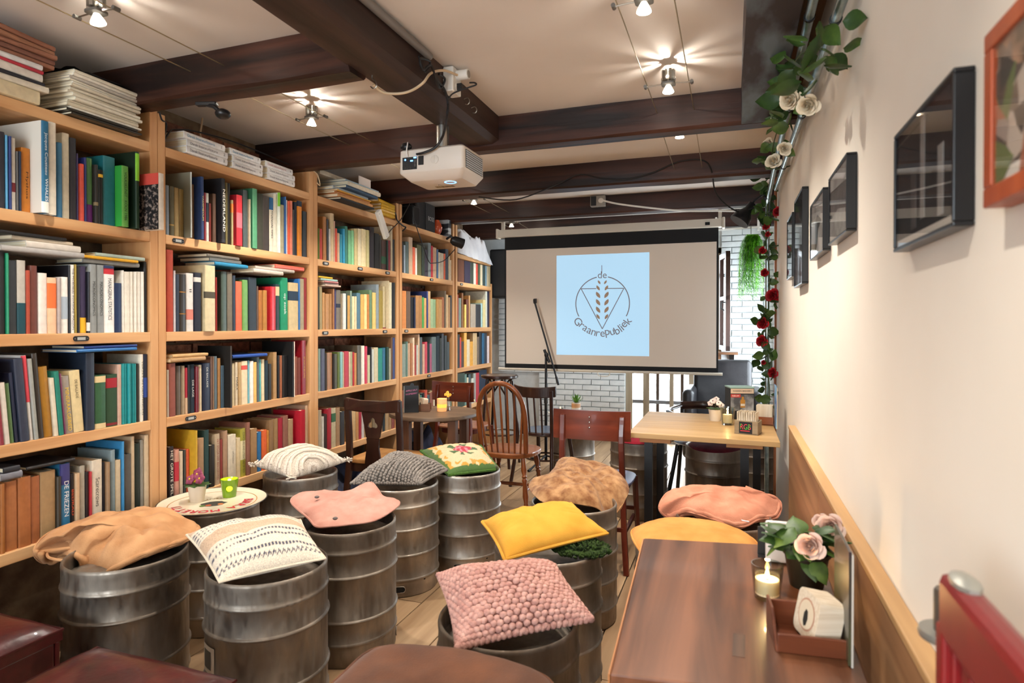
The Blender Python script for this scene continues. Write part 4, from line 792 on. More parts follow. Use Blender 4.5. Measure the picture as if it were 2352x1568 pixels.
# ================================================================== cushions
def fabric(name, c1, c2, scale=30., bump=.4, bs=220., rough=.95, sheen=.05, lo=.35, hi=.7):
    return M(name, c1, c2, rough=rough, scale=(scale, scale, scale), detail=5, bump=bump, bscale=bs, spec=.15, sheen=sheen, lo=lo, hi=hi)
def attr_fabric(name, bump=.5, bs=260., rough=.95):
    m = bpy.data.materials.new(name); m.use_nodes = True; nt = m.node_tree; N = nt.nodes; L = nt.links; b = N['Principled BSDF']; b.inputs['Roughness'].default_value = rough; b.inputs['Specular IOR Level'].default_value = .15; b.inputs['Sheen Weight'].default_value = .2
    c = N.new('ShaderNodeAttribute'); c.attribute_name = 'Col'; tc = N.new('ShaderNodeTexCoord'); n = N.new('ShaderNodeTexNoise'); n.inputs['Scale'].default_value = bs; L.new(tc.outputs['Object'], n.inputs[0])
    mr = N.new('ShaderNodeMapRange'); mr.inputs[1].default_value = .3; mr.inputs[2].default_value = .7; mr.inputs[3].default_value = .75; mr.inputs[4].default_value = 1.15; L.new(n.outputs[0], mr.inputs[0])
    mx = N.new('ShaderNodeVectorMath'); mx.operation = 'SCALE'; L.new(c.outputs['Color'], mx.inputs[0]); L.new(mr.outputs[0], mx.inputs['Scale']); L.new(mx.outputs[0], b.inputs['Base Color'])
    bp = N.new('ShaderNodeBump'); bp.inputs['Strength'].default_value = bump; bp.inputs['Distance'].default_value = .003; L.new(n.outputs[0], bp.inputs['Height']); L.new(bp.outputs[0], b.inputs['Normal'])
    MATS[name] = m; return m
def setcol(me, cols):
    ca = me.color_attributes.new('Col', 'FLOAT_COLOR', 'POINT'); arr = []
    for c in cols: arr += list(c)
    ca.data.foreach_set('color', arr)
class Pillow:
    def __init__(s, corners, T, conc=.06, belly=.35, wr=.004, seed=1., lift=0.):
        s.c = [at_z(*p) if not isinstance(p, Vector) else p for p in corners]; s.T = T; s.k = conc; s.belly = belly; s.wr = wr; s.seed = seed
        s.ctr = sum(s.c, Vector())/4
    def P(s, u, v, side=1):
        uu = u*(1-s.k*(1-v*v)); vv = v*(1-s.k*(1-u*u))
        a, b, c, d = s.c; fu = (uu+1)/2; fv = (vv+1)/2
        p = a*(1-fu)*fv + b*fu*fv + c*fu*(1-fv) + d*(1-fu)*(1-fv)
        h = (max(0, 1-abs(u)**3.2)*max(0, 1-abs(v)**3.2))**.6
        w = nz(p, 9, s.seed)*s.wr*h*2.2 + nz(p, 22, s.seed+3)*s.wr*h - max(0, 1-abs(nz(p, 6, s.seed+7))*2.4)**7*s.wr*1.6*h
        e = max(abs(u), abs(v)); w += nz((math.atan2(v, u)*3.2, e*1.3, s.seed), 1.6)*s.wr*1.6*(e > .3)*min(1, (e-.3)*2)*(1-e**6)
        return p + Vector((0, 0, (s.T*h + w) if side > 0 else -(s.T*s.belly+.012)*h))
    def mesh(s, name, mat, n=44, colf=None):
        vs = []; fs = []; cols = []; N_ = n+1
        for side in (1, -1):
            for i in range(N_):
                for j in range(N_):
                    u = -1+2*i/n; v = -1+2*j/n; vs.append(s.P(u, v, side)); cols.append(colf(u, v) if colf else (1, 1, 1, 1))
        o = N_*N_
        for i in range(n):
            for j in range(n):
                a = i*N_+j; fs.append((a, a+N_, a+N_+1, a+1)); fs.append((o+a+1, o+a+N_+1, o+a+N_, o+a))
        base = s.base(); me = bpy.data.meshes.new(name); me.from_pydata([tuple(p-base) for p in vs], [], fs)
        me.polygons.foreach_set('use_smooth', [True]*len(fs)); me.materials.append(mat)
        if colf: setcol(me, cols)
        bm = bmesh.new(); bm.from_mesh(me); bmesh.ops.remove_doubles(bm, verts=bm.verts, dist=1e-5); bmesh.ops.recalc_face_normals(bm, faces=bm.faces); bm.to_mesh(me); bm.free()
        return me
    def base(s): return Vector((s.ctr.x, s.ctr.y, min(p.z for p in s.c)))
    def make(s, label, mat, name='cushion', colf=None, n=44, group='seat cushions on the kegs'):
        o = obj(name, s.mesh(name, mat, n, colf)); o.location = s.base(); return tag(o, label, 'cushion', group)
    def piping(s, o, mat, r=.004, name='piping'):
        pts = [s.P(-1+2*k/20, 1, 1) for k in range(20)]+[s.P(1, 1-2*k/20, 1) for k in range(20)]+[s.P(1-2*k/20, -1, 1) for k in range(20)]+[s.P(-1, -1+2*k/20, 1) for k in range(21)]
        base = s.base(); B().tube([p-base for p in pts], r, 6, cap=False).build(name, mat, o, smooth=True)
    def knit(s, o, mat, nu, nv, r):
        b = B(); base = s.base(); random.seed(9)
        for side in (1,):
            for i in range(nu):
                for j in range(nv):
                    u = -1+2*(i+.5*(j % 2)+random.uniform(-.12, .12))/(nu-.5); v = -1+2*(j+random.uniform(-.12, .12))/(nv-1); u, v = [math.copysign(1-(1-min(1, abs(w_)))**1.45, w_) for w_ in (u, v)]; u = max(-1.02, min(1.02, u)); v = max(-1.02, min(1.02, v))
                    p = s.P(max(-1, min(1, u)), max(-1, min(1, v)), 1); du = (s.P(min(1, u+.05), v) - s.P(max(-1, u-.05), v)); du.normalize()
                    R = Vector((1, 0, 0)).rotation_difference((du+Vector((0, 0, random.uniform(-.3, .3)))).normalized()).to_matrix()
                    b.ell(p-base+Vector((0, 0, r*.25)), (r*1.08, r*.92, r*.9), 7, 4, R)
            for i in range(nu):     # edge bobbles
                for (u, v) in ((-1+2*i/(nu-1), -1), (-1+2*i/(nu-1), 1), (-1, -1+2*i/(nu-1)), (1, -1+2*i/(nu-1))):
                    b.ell(s.P(u, v, 1)-base, (r, r, r*.9), 6, 4)
        k = b.build('knit_stitches', mat, o, smooth=True, angle=False); k['kind'] = 'stuff'
def closed_curve(P, n=5):
    out = []; N_ = len(P)
    for i in range(N_):
        a, b, c, d = P[(i-1) % N_], P[i], P[(i+1) % N_], P[(i+2) % N_]
        for k in range(n):
            t = k/n; out.append(.5*((2*b)+(c-a)*t+(2*a-5*b+4*c-d)*t*t+(3*b-a-3*c+d)*t*t*t))
    return out
class Pad:
    """soft pad from an outline (each point: pixel and height) and a centre"""
    def __init__(s, outline, ctr, T, bot=.02, wr=.006, seed=1., p=2.6, folds=0., tuft=()):
        s.o = closed_curve([at_z(*q) for q in outline]); s.c = at_z(*ctr); s.T = T; s.bot = bot; s.wr = wr; s.seed = seed; s.p = p; s.folds = folds; s.tuft = [at_z(*q) for q in tuft]
    def make(s, label, mat, name='cushion', rings=16, colf=None, group='seat cushions on the kegs'):
        base = Vector((s.c.x, s.c.y, min(p.z for p in s.o))); n = len(s.o); vs = []; fs = []
        for side in (1, -1):
            for k in range(rings+1):
                t = k/rings
                for i, e in enumerate(s.o):
                    q = s.c.lerp(e, t); zm = s.c.z+(e.z-s.c.z)*t**2.2; h = max(0, 1-t**s.p)**.55
                    w = (nz(q, 8, s.seed)*1.8+nz(q, 19, s.seed+5))*s.wr*(h*.8+.2)
                    w -= (max(0, 1-abs(nz(q, 5.5, s.seed+9))*2.2)**6*1.1+max(0, 1-abs(nz(q, 12, s.seed+2))*2.2)**8*.6)*s.wr*(h*.7+.3)
                    w += s.folds*math.sin(i/n*math.pi*2*5+s.seed*3+nz(q, 5, s.seed)*5)*t*t*(1-t**8)
                    for tf in s.tuft:
                        d = math.hypot(q.x-tf.x, q.y-tf.y); w -= .03*math.exp(-(d/.035)**2)*h
                    vs.append(Vector((q.x, q.y, zm+(s.T*h+w if side > 0 else -s.bot*h)))-base)
        m_ = (rings+1)*n
        for k in range(rings):
            for i in range(n):
                a = k*n+i; b_ = k*n+(i+1) % n; fs.append((a, b_, b_+n, a+n)); fs.append((m_+a+n, m_+b_+n, m_+b_, m_+a))
        b = B(); b.add(vs, fs); me = b.mesh(name, mat, True, True); o = obj(name, me); o.location = base
        return tag(o, label, 'cushion', group)
    def edge(s, o, mat, r=.004, name='seam'):
        b = B().tube([p-o.location for p in s.o+[s.o[0]]], r, 6, cap=False); b.build(name, mat, o, smooth=True)
def ruffle(pd, o, mat, f0, f1, r=.012):
    n = len(pd.o); i0, i1 = int(f0*n), int(f1*n)
    for lay in range(2):
        pts = []; rs = []
        for i in range(i0, i1):
            p = pd.o[i % n]; q = p.lerp(pd.c, .03+.05*lay); w = nz(p, 26, 3+lay*4); pts.append(q-o.location+Vector((w*.008, nz(p, 30, 9)*.008, -.012*lay+.004+w*.008))); rs.append(r*(1+.45*nz(p, 34, lay)))
        B().tube(pts, rs, 8, flat=.75).build('folded_edge', mat, o, smooth=True, angle=False)
    pd.edge(o, mat, .005)
# tan quilted pad, draped
pd = Pad([(78,1265,.53),(112,1224,.56),(200,1192,.575),(300,1174,.58),(390,1180,.57),(440,1200,.555),(458,1214,.54),(436,1238,.545),(380,1258,.545),(320,1280,.53),(270,1305,.50),(225,1328,.455),(192,1315,.455),(178,1278,.515),(135,1275,.49),(100,1292,.465)], (285,1232,.555), .06, .02, .015, 2., folds=.008, tuft=[(165,1218,.58),(245,1215,.6),(330,1205,.6),(400,1212,.58),(215,1250,.58),(310,1245,.6)])
TANF = fabric('fabric_tan', 'a87850', 'c4956a', 12, .3); o = pd.make('tan quilted cushion draped over its keg, a tie loop hanging out', TANF); ruffle(pd, o, TANF, .38, 1.02)
B().tube([p-o.location for p in smoothcurve([at_z(110, 1262, .52), at_z(112, 1280, .51), at_z(150, 1286, .50), at_z(158, 1272, .51)])], .005, 6).build('tie_loop', TANF, o, smooth=True)
# striped cushion
CREAM, NAVY, SAND = hx('d6c8b4'), hx('4a4a58'), hx('bfa286')
def stripes(u, v):
    w = -v; dash = math.sin(u*95) > -.35
    for c, h in ((-.62, .022), (-.5, .022), (-.4, .022), (-.7, .02), (.22, .03), (.42, .03), (.72, .035)):
        if abs(w-c) < h and dash: return NAVY
    if abs(w-.86-.03*math.sin(u*70)) < .018: return NAVY
    if -.32 < w < .08 or w < -.82: return SAND
    return CREAM
pl = Pillow([(428,1228,.585),(690,1193,.61),(748,1282,.565),(504,1337,.535)], .075, .05, seed=3.); o = pl.make('cream cushion with navy dashed stripes and sandy tufted bands', attr_fabric('fabric_striped'), colf=stripes, n=90)
pl.piping(o, fabric('fabric_cream_edge', 'cbbca6', 'd8cab6'), .004, 'seam')
# cream tufted cushion, curved tufted lines
def tuft(u, v):
    d = math.hypot(u*.9+.15, v+1.05); k = math.sin(d*17); return hx('a8998a') if k > .93 else (hx('d2c6b8') if k > -.2 else hx('c2b4a4'))
pl = Pillow([(580,1068,.60),(690,1031,.625),(801,1058,.565),(668,1099,.535)], .075, .1, seed=5.); pl2 = pl
CRT = attr_fabric('fabric_tufted', .9, 160.); o = pl.make('cream tufted cushion with curved raised lines', CRT, colf=tuft, n=80)
b = B(); base = pl.base(); random.seed(4)
for cx_, cy_ in ((-1, 1), (1, 1), (1, -1), (-1, -1)):
    for k in range(14):
        a = random.uniform(0, 6.28); p = pl.P(cx_*.98, cy_*.98)-base; b.tube([p, p+Vector((math.cos(a), math.sin(a), random.uniform(-.3, .8)))*.028], .004, 5)
for rr_ in (.35, .72, 1.09, 1.46, 1.83):
    pts = []
    for k in range(60):
        a = math.pi*k/59; u = (math.cos(a)*rr_-.15)/.9; v = math.sin(a)*rr_-1.05
        if abs(u) < .97 and abs(v) < .97: pts.append(pl.P(u, v)-base+Vector((0, 0, .003)))
    if len(pts) > 4: b.tube(pts, .007, 6)
b.build('raised_tufting', fabric('fabric_tuft_yarn', 'd2c4b2', 'e2d6c6', 60, .8), o, smooth=True)
# pink plain cushion
pd = Pad([(668,1151,.565),(697,1132,.575),(754,1130,.58),(800,1131,.585),(826,1116,.61),(852,1108,.62),(868,1124,.6),(880,1140,.58),(914,1150,.575),(911,1164,.56),(862,1194,.545),(800,1204,.545),(762,1208,.545),(727,1209,.54),(708,1190,.55)], (785,1160,.56), .035, .02, .010, 7., folds=.004)
PNKF = fabric('fabric_pink', 'b07c6e', 'bf9082', 14, .25); o = pd.make('plain dusty pink cushion with small grey buttons and a turned-up corner', PNKF); pd.edge(o, PNKF, .0045)
for q in ((728,1141,.6),(770,1190,.585)):
    p = at_z(*q)-o.location; B().ell(p, (.011, .011, .006), 12, 5).build('button', M('button_grey', '5a4f4c', rough=.6), o, smooth=True)
# grey knit
GKN = fabric('yarn_grey', '77706a', '948c84', 60, .5); pl = Pillow([(807,1110,.54),(903,1050,.61),(1026,1079,.565),(966,1111,.54)], .08, .06, seed=8.)
o = pl.make('grey knitted cushion with rows of raised stitches', fabric('yarn_grey_shade', '4c4844', '5c5650', 60, .5), n=30); pl.knit(o, GKN, 27, 25, .009)  # pillow colour darkened as shade between the stitches
# rose embroidered cushion
def rose(u, v):
    d = math.hypot(u*.95-.05, v*1.1-.12); a = math.atan2(v, u); e = max(abs(u), abs(v))+.06*nz((u, v, 0), 7)
    if d < .27+.05*math.sin(a*5): return hx('a82438') if nz((u, v, 1), 9) < .12 else hx('d87a84')
    if d < .5 and math.sin(a*6+.8) > .1: return hx('3a5a2c')
    if e > .86: return hx('3f5f22')
    if e > .68 and nz((u*1.3, v*1.3, 3), 3) > -.05: return hx('b8882a')
    return hx('cdb28c')
pl = Pillow([(966,1035,.565),(1104,1023,.6),(1147,1078,.505),(1031,1091,.54)], .06, .02, seed=12.); o = pl.make('woollen cushion embroidered with a red rose and a green border', attr_fabric('fabric_rose', 1., 300.), colf=rose, n=80); pl.piping(o, fabric('fabric_green_edge', '33501c', '4a6a28', 80, .8), .008, 'woollen_edge')
# brown fur
pd = Pad([(1284,1056,.61),(1318,1058,.61),(1398,1070,.60),(1443,1113,.56),(1435,1150,.51),(1415,1180,.47),(1398,1203,.44),(1376,1168,.52),(1330,1158,.54),(1288,1155,.545),(1240,1149,.545),(1214,1112,.565),(1248,1099,.58),(1272,1075,.6)], (1335,1112,.57), .055, .02, .017, 15., folds=.008)
o = pd.make('brown plush fur cushion, one corner hanging down', fabric('fabric_brown_plush', '70482a', 'aa825a', 22, .6, 90, sheen=.15))
# yellow flanged cushion over green fleece
YEL = fabric('fabric_yellow', 'bd8830', 'cc983c', 10, .25, 300); pl = Pillow([(1107,1198,.60),(1312,1156,.66),(1396,1224,.585),(1158,1286,.555)], .06, .05, seed=18.); o = pl.make('yellow cushion with a flat flanged edge', YEL); pl.piping(o, YEL, .006, 'flange')
b = B(); random.seed(6); c = at_z(1335, 1255, .545); base = Vector((c.x, c.y, .52))
for k in range(420):
    a = random.uniform(0, 6.28); rr_ = math.sqrt(random.random())*.1; p = c+Vector((math.cos(a)*rr_, math.sin(a)*rr_*.9, .012*(1-(rr_/.1)**2)-(.012 if rr_ > .07 else 0)))-base
    d = Vector((math.cos(a)*rr_*6+random.uniform(-.5, .5), math.sin(a)*rr_*6+random.uniform(-.5, .5), .5)).normalized()*.02; b.tube([p, p+d*.6, p+d], [.006, .005, .0015], 5)
b.ell(c-base, (.1, .09, .012), 16, 6); gf = b.build('fleece_pad', fabric('fleece_green', '1c2a10', '34481c', 60, .6), smooth=True, angle=False); gf.location = base; tag(gf, 'dark green fleece poking out under the yellow cushion', 'cushion')
# pink chunky knit
PKN = fabric('yarn_pink', 'a87a70', 'c49a8e', 50, .5); pl = Pillow([(1008,1322,.585),(1272,1300,.60),(1358,1422,.555),(1052,1488,.535)], .065, .06, seed=22.)
o = pl.make('pink chunky knit cushion of fat bobbles', fabric('yarn_pink_shade', '7a5048', '8a6058', 50, .5), n=30); pl.knit(o, PKN, 25, 23, .0108)  # darker pillow under the bobbles paints the shade between them
# coral
pd = Pad([(1514,1166,.55),(1530,1134,.575),(1562,1124,.59),(1630,1120,.6),(1700,1120,.6),(1752,1134,.585),(1792,1152,.55),(1785,1188,.51),(1745,1192,.54),(1712,1208,.52),(1680,1206,.52),(1640,1193,.535),(1575,1175,.54),(1535,1188,.51)], (1650,1158,.555), .05, .02, .013, 26., folds=.008)
COR = fabric('fabric_coral', 'b0725a', 'c88a70', 14, .3); o = pd.make('coral quilted cushion with ruffled folded edge, beside the wall panel', COR); ruffle(pd, o, COR, .3, .97)
B().box(at_z(1712, 1196, .55)-o.location, (.03, .012, .002), (0, .2, .4)).build('care_label', M('label_white', 'e0e0e4', rough=.7), o)
# mustard round pad
pd = Pad([(1450,1228,.56),(1470,1208,.565),(1540,1194,.575),(1640,1202,.575),(1718,1230,.57),(1742,1262,.56),(1700,1305,.555),(1580,1320,.55),(1490,1285,.55)], (1596,1250,.56), .045, .02, .004, 30., p=3.4)
MUS = fabric('fabric_mustard', 'b4783a', 'c28a4a', 12, .25, 260); o = pd.make('round mustard pad behind the near table', MUS); pd.edge(o, MUS, .004)
# brown velvet quilted pad
pd = Pad([(742,1610,.545),(795,1540,.55),(868,1488,.555),(1000,1490,.555),(1120,1508,.555),(1228,1542,.55),(1275,1580,.56),(1290,1680,.555),(1150,1790,.55),(950,1820,.55),(780,1740,.55)], (1010,1620,.545), .03, .02, .003, 33., p=5.)
VEL = fabric('velvet_brown', '4a2a17', '663c22', 9, .2, 200, rough=.75, sheen=.15); o = pd.make('brown velvet pad on the keg before the pink knit cushion', VEL); pd.edge(o, VEL, .004)
b = B()
for k in range(90):
    u = random.uniform(-1, 1); v = random.uniform(-1, 1); p = o.location+Vector((0, 0, 0))
# red leather cube stools
RED = M('leather_red', '2e090b', '470f12', rough=.3, scale=(14, 14, 14), bump=.25, bscale=60, spec=.6, coat=.2)
def cube_stool(x0, x1, y0, y1, z, label):
    r = thing('leather_stool', label, 'stool', ((x0+x1)/2, (y0+y1)/2, 0), 0, 'red leather cube stools'); w, d = (x1-x0)/2, (y1-y0)/2
    def top(u, v):
        X, Y = (u*2-1), (v*2-1); h = (max(0, 1-abs(X)**6)*max(0, 1-abs(Y)**6))**.5; return (X*w, Y*d, z-.03+.035*h+nz((X, Y, x0), 2)*.003*h)
    b = B().grid(top, 24, 24); b.grid(lambda u, v: (((u*2-1)*w), ((v*2-1)*d), z-.06), 2, 2)
    for e in range(4):
        b.grid(lambda u, v, e=e: [((u*2-1)*w, -d, z-.06+v*.03), (w, (u*2-1)*d, z-.06+v*.03), ((1-2*u)*w, d, z-.06+v*.03), (-w, (1-2*u)*d, z-.06+v*.03)][e], 2, 2)
    b.build('seat', RED, r, smooth=True)
    for sx, sy in ((0, -1), (1, 0), (0, 1), (-1, 0)):
        if sx == 0: B().box((0, sy*(d-.012), (z-.06+.03)/2), (2*w-.01, .016, z-.06-.03)).build('side_panel', RED, r, bev=.004)
        else: B().box((sx*(w-.012), 0, (z-.06+.03)/2), (.016, 2*d-.045, z-.06-.03)).build('side_panel', RED, r, bev=.004)
    pts = [(-w, -d, z-.028), (w, -d, z-.028), (w, d, z-.028), (-w, d, z-.028), (-w, -d, z-.028)]; B().tube(pts, .005, 6).build('piping', RED, r, smooth=True)
    for sx in (-1, 1):
        for sy in (-1, 1): B().cyl((sx*(w-.04), sy*(d-.04), 0), (sx*(w-.04), sy*(d-.04), .035), .018).build('foot', BLK, r)
cube_stool(-2.42, -1.928, .84, 1.34, .455, 'dark red leather cube stool next to the bookcase')
cube_stool(-1.722, -1.222, .79, 1.295, .455, 'dark red leather cube stool before the striped cushion keg')
# ================================================================== tables
TOPN = wood('table_top_brown', '462818', '7e5036', 1, rough=.36, k=.7, bump=.25, coat=.15, lo=.36, hi=.66); TOPNE = wood('table_edge_brown', '9a6238', 'b87c4a', 1, rough=.5)
TOPF = wood('table_top_pine', 'a8824e', 'c4a06e', 0, rough=.4, k=.5, bump=.12, coat=.1); TOPFE = wood('table_edge_pine', '9c6638', 'b8824e', 0, rough=.5)
BLKM = M('black_steel', '0e0e10', rough=.4)
nt_ = thing('cafe_table', 'small brown wooden table with the burning tea light, against the wall panel', 'table', (0, 1.45, 0))
A_, B_, C_, D_ = (-.20, 1.082), (.222, 1.13), (.222, 1.885), (-.236, 1.802)
lx = lambda p: (p[0], p[1]-1.45)
b = B().prism([lx(A_), lx(B_), lx(C_), lx(D_)], .712, .75); b.build('tabletop', TOPN, nt_, bev=.004)
edge = B(); ln = lambda p, q_, t: (p[0]+(q_[0]-p[0])*t, p[1]+(q_[1]-p[1])*t)
B().slab([(A_[0]-.003, A_[1]-1.45, .713), (D_[0]-.003, D_[1]-1.45, .713), (D_[0]-.003, D_[1]-1.45, .748), (A_[0]-.003, A_[1]-1.45, .748)], (.003, 0, 0)).build('worn_edge', TOPNE, nt_)
p = at_z(1697, 1480, .751); B().prism([(p.x-.012, p.y-1.45-.045), (p.x+.01, p.y-1.45-.045), (p.x+.012, p.y-1.45+.045), (p.x-.01, p.y-1.45+.045)], .75, .7506).build('dark_inlay', wood('inlay_dark', '2a1a12', '5a3a28', 1, k=1.5), nt_)
for yy in (-.22, .28): B().box((0, yy, .36), (.05, .05, .70)).build('leg', BLKM, nt_); B().box((0, yy, .012), (.34, .06, .024)).build('foot_bar', BLKM, nt_)
ft = thing('cafe_table', 'long pale pine table with black steel legs by the plaster wall', 'table', (-.15, 3.97, 0))
fo = Vector((.15, -3.97, 0)); fl_ = at_z(1443, 993, .75)+fo; bl_ = at_z(1490, 944, .75)+fo
for k in range(4):
    t0, t1 = k/4, (k+1)/4; ya, yb = fl_.y+(bl_.y-fl_.y)*t0, fl_.y+(bl_.y-fl_.y)*t1
    B().prism([(fl_.x, ya+.0008), (.385, ya+.0008-.03*(1-t0)), (.385, yb-.0008-.03*(1-t1)), (fl_.x, yb-.0008)], .722, .75).build('board', TOPF, ft, bev=.002)
for xa, xb in ((1470, 1541), (1668, 1752)):
    p, q_ = at_y(xa, 1010, 3.56), at_y(xb, 1020, 3.56); B().bbox((p.x+.15, fl_.y+.015, .698), (q_.x+.15, bl_.y-.03, .722)).build('batten', TOPFE, ft, bev=.002)
for xs in ((1490, 1517), (1710, 1738)):
    for px_, yy in zip(xs, (3.64, 4.12)):
        X = at_y(px_, 1100, yy).x+.15; X = min(X, .36); B().bbox((X-.022, yy-3.97-.022, 0.01), (X+.022, yy-3.97+.022, .698)).build('leg', BLKM, ft)
    X0_ = at_y(xs[0], 1100, 3.64).x+.15
for px_ in (1490, 1722):
    X = at_y(px_, 1100, 3.64).x+.15; B().bbox((X-.03, -.42, 0), (X+.03, .3, .012)).build('foot_plate', BLKM, ft)
# round table
RTW = wood('round_table_wood', '4c3a2c', '6e5844', 0, rough=.45, k=.7); RTL = wood('round_table_leg', '4a3020', '6a4630', 2, rough=.5)
rc = at_z(997, 945, .70); rtb = thing('round_table', 'round brown table with four plank legs in front of the bookcases', 'table', (rc.x, rc.y, 0))
B().lathe([(0, .672), (.325, .672), (.333, .676), (.333, .696), (.33, .70), (0, .70)], seg=56).build('tabletop', RTW, rtb, smooth=True)
for px_, yy in ((934, -.2), (961, .16), (1040, -.16), (1066, .2)):
    X = at_y(px_, 1000, rc.y+yy).x-rc.x; B().box((X, yy, .336), (.062, .05, .672)).build('leg', RTL, rtb, bev=.003)
B().box((0, 0, .655), (.4, .05, .03), (0, 0, .5)).build('stretcher', RTL, rtb); B().box((0, 0, .655), (.4, .05, .03), (0, 0, -.6)).build('stretcher', RTL, rtb)
# ================================================================== chairs, all facing the screen (+y)
MAH = wood('mahogany_stain', '3c1710', '6a2c1c', 2, rough=.3, k=.6, coat=.3, bump=.05); DKW = wood('dark_walnut_stain', '1e100b', '3a2017', 2, rough=.32, k=.7, coat=.3, bump=.05); WIN = wood('windsor_oak_stain', '5a2c16', '86481f', 2, rough=.32, k=.7, coat=.3, bump=.05)
SEATR = wood('seat_ply_red', '7a4a34', '9a6244', 1, rough=.35, coat=.2); SEATB = M('seat_blue_lit', '5a5c78', '6e7090', rough=.25, scale=(4, 4, 4)); SEATT = wood('seat_ply_tan', '9a6a3c', 'b4844e', 1, rough=.4)  # SEATB has the bluish light on the seat put into its colour
def cafe_chair(loc, label, seatm, rz=0., w=.43, zt=.85):
    r = thing('cafe_chair', label, 'chair', loc, rz, 'stud-backed cafe chairs'); h = w/2
    for s in (-1, 1):
        b = B(); pts = smoothcurve([(s*(h-.05), .02, zt-.02), (s*(h-.052), .0, .7), (s*(h-.045), .01, .45), (s*(h-.03), -.03, .2), (s*(h-.01), -.075, 0)], 5)
        n = len(pts); vs = []
        for i, p in enumerate(pts):
            dx, dy = (.015, .018) if p.z > .4 else (.015, .016); vs += [p+Vector((-dx, -dy, 0)), p+Vector((dx, -dy, 0)), p+Vector((dx, dy, 0)), p+Vector((-dx, dy, 0))]
        fs = [(0, 1, 2, 3), tuple(4*(n-1)+k for k in range(4))]+[(4*i+k, 4*i+(k+1) % 4, 4*i+4+(k+1) % 4, 4*i+4+k) for i in range(n-1) for k in range(4)]
        b.add(vs, fs).build('rear_post', MAH, r, bev=.004)
        B().tube([(s*(h-.03), .36, .44), (s*(h-.01), .385, 0)], [.019, .015], 4).build('front_leg', MAH, r, bev=.003)
        B().box((s*(h-.035), .17, .2), (.016, .38, .022)).build('side_rail', MAH, r)
    def back(u, v):
        x = (u*2-1)*h; y = .045-.05*(1-(u*2-1)**2)*-1 - .05; z = zt-.15*(1-v)*(1+.0) ; lo = zt-.155-.012*(1-(u*2-1)**2); hi = zt+.012*abs(u*2-1)**2-.0
        return x, lo+(hi-lo)*v
    b = B(); NU, NV = 20, 5
    for side in (0, 1):
        for i in range(NU+1):
            for j in range(NV+1):
                u = i/NU; x, z = back(u, j/NV); c = (u*2-1); y = .045-.045*c*c+(.016 if side else 0)-.004
                rr_ = abs(c) > .96
                b.v.append((x, y, z))
    m_ = (NU+1)*(NV+1)
    for i in range(NU):
        for j in range(NV):
            a = i*(NV+1)+j; b.f.append((a, a+NV+1, a+NV+2, a+1)); b.f.append((m_+a+1, m_+a+NV+2, m_+a+NV+1, m_+a))
    ring = [i*(NV+1) for i in range(NU+1)]+[NU*(NV+1)+j for j in range(1, NV+1)]+[i*(NV+1)+NV for i in range(NU-1, -1, -1)]+[j for j in range(NV-1, 0, -1)]
    for k in range(len(ring)): a, c = ring[k], ring[(k+1) % len(ring)]; b.f.append((a, c, m_+c, m_+a))
    b.mi = [0]*len(b.f); bk = b.build('back_panel', wood('mahogany_panel', '4a1d12', '7a3520', 0, rough=.28, k=.5, coat=.3, bump=.04), r, smooth=True)
    for k in range(3): B().ell((-.02, .036, zt-.035-k*.03), (.006, .004, .006), 10, 5).build('stud', CHROME, bk, smooth=True)
    pts = []
    for k in range(28):
        a = 2*math.pi*k/28; c, s_ = math.cos(a), math.sin(a); pts.append((math.copysign(abs(c)**.55, c)*(h-.008), .195+math.copysign(abs(s_)**.55, s_)*.205))
    B().prism(pts, .446, .462).build('seat', seatm, r, bev=.004); B().prism([(x*.86, .195+(y-.195)*.86) for x, y in pts], .40, .446).build('seat_apron', MAH, r)
    B().box((0, .375, .24), (w-.07, .016, .022)).build('front_rail', MAH, r); B().box((0, -.035, .23), (w-.07, .014, .022)).build('rear_rail', MAH, r)
    return r
cafe_chair((-.745, 3.46, 0), 'mahogany cafe chair with three steel studs, beside the pale pine table', SEATB, 0, .44, .865)
q = at_d(1040, 880, 5.45); cafe_chair((q.x, q.y, 0), 'mahogany cafe chair with three steel studs, behind the round table', SEATR, math.radians(-8), .43, .845)
# trefoil chair
tr = thing('splat_chair', 'dark wooden chair with a trefoil hole cut in its splat', 'chair', (-2.235, 3.60, 0)); h = .213
for s in (-1, 1):
    pts = smoothcurve([(s*(h-.02), -.02, .86), (s*(h-.02), .0, .6), (s*(h-.02), .0, .42), (s*(h-.015), -.03, .2), (s*(h-.01), -.06, 0)], 4); vs = []
    for p in pts: vs += [p+Vector((-.02, -.016, 0)), p+Vector((.02, -.016, 0)), p+Vector((.02, .016, 0)), p+Vector((-.02, .016, 0))]
    n = len(pts); B().add(vs, [(0, 1, 2, 3), tuple(4*(n-1)+k for k in range(4))]+[(4*i+k, 4*i+(k+1) % 4, 4*i+4+(k+1) % 4, 4*i+4+k) for i in range(n-1) for k in range(4)]).build('rear_post', DKW, tr, bev=.005)
    B().box((s*(h-.03), .37, .21), (.034, .034, .42)).build('front_leg', DKW, tr, bev=.004)
    B().box((s*(h-.025), .185, .14), (.016, .35, .025)).build('side_rail', DKW, tr)
B().add(*(lambda: (lambda P: ([(x, y-.016, z) for x, y, z in P]+[(x, y+.016, z) for x, y, z in P], [tuple(range(len(P)-1, -1, -1)), tuple(range(len(P), 2*len(P)))]+[(i, (i+1) % len(P), len(P)+(i+1) % len(P), len(P)+i) for i in range(len(P))]))([(-h+.01, -.02, .785), (-.1, -.012, .775), (.1, -.012, .775), (h-.01, -.02, .785), (h-.01, -.02, .868), (.1, -.012, .852), (-.1, -.012, .852), (-h+.01, -.02, .868)]))()).build('top_rail', DKW, tr, bev=.005)
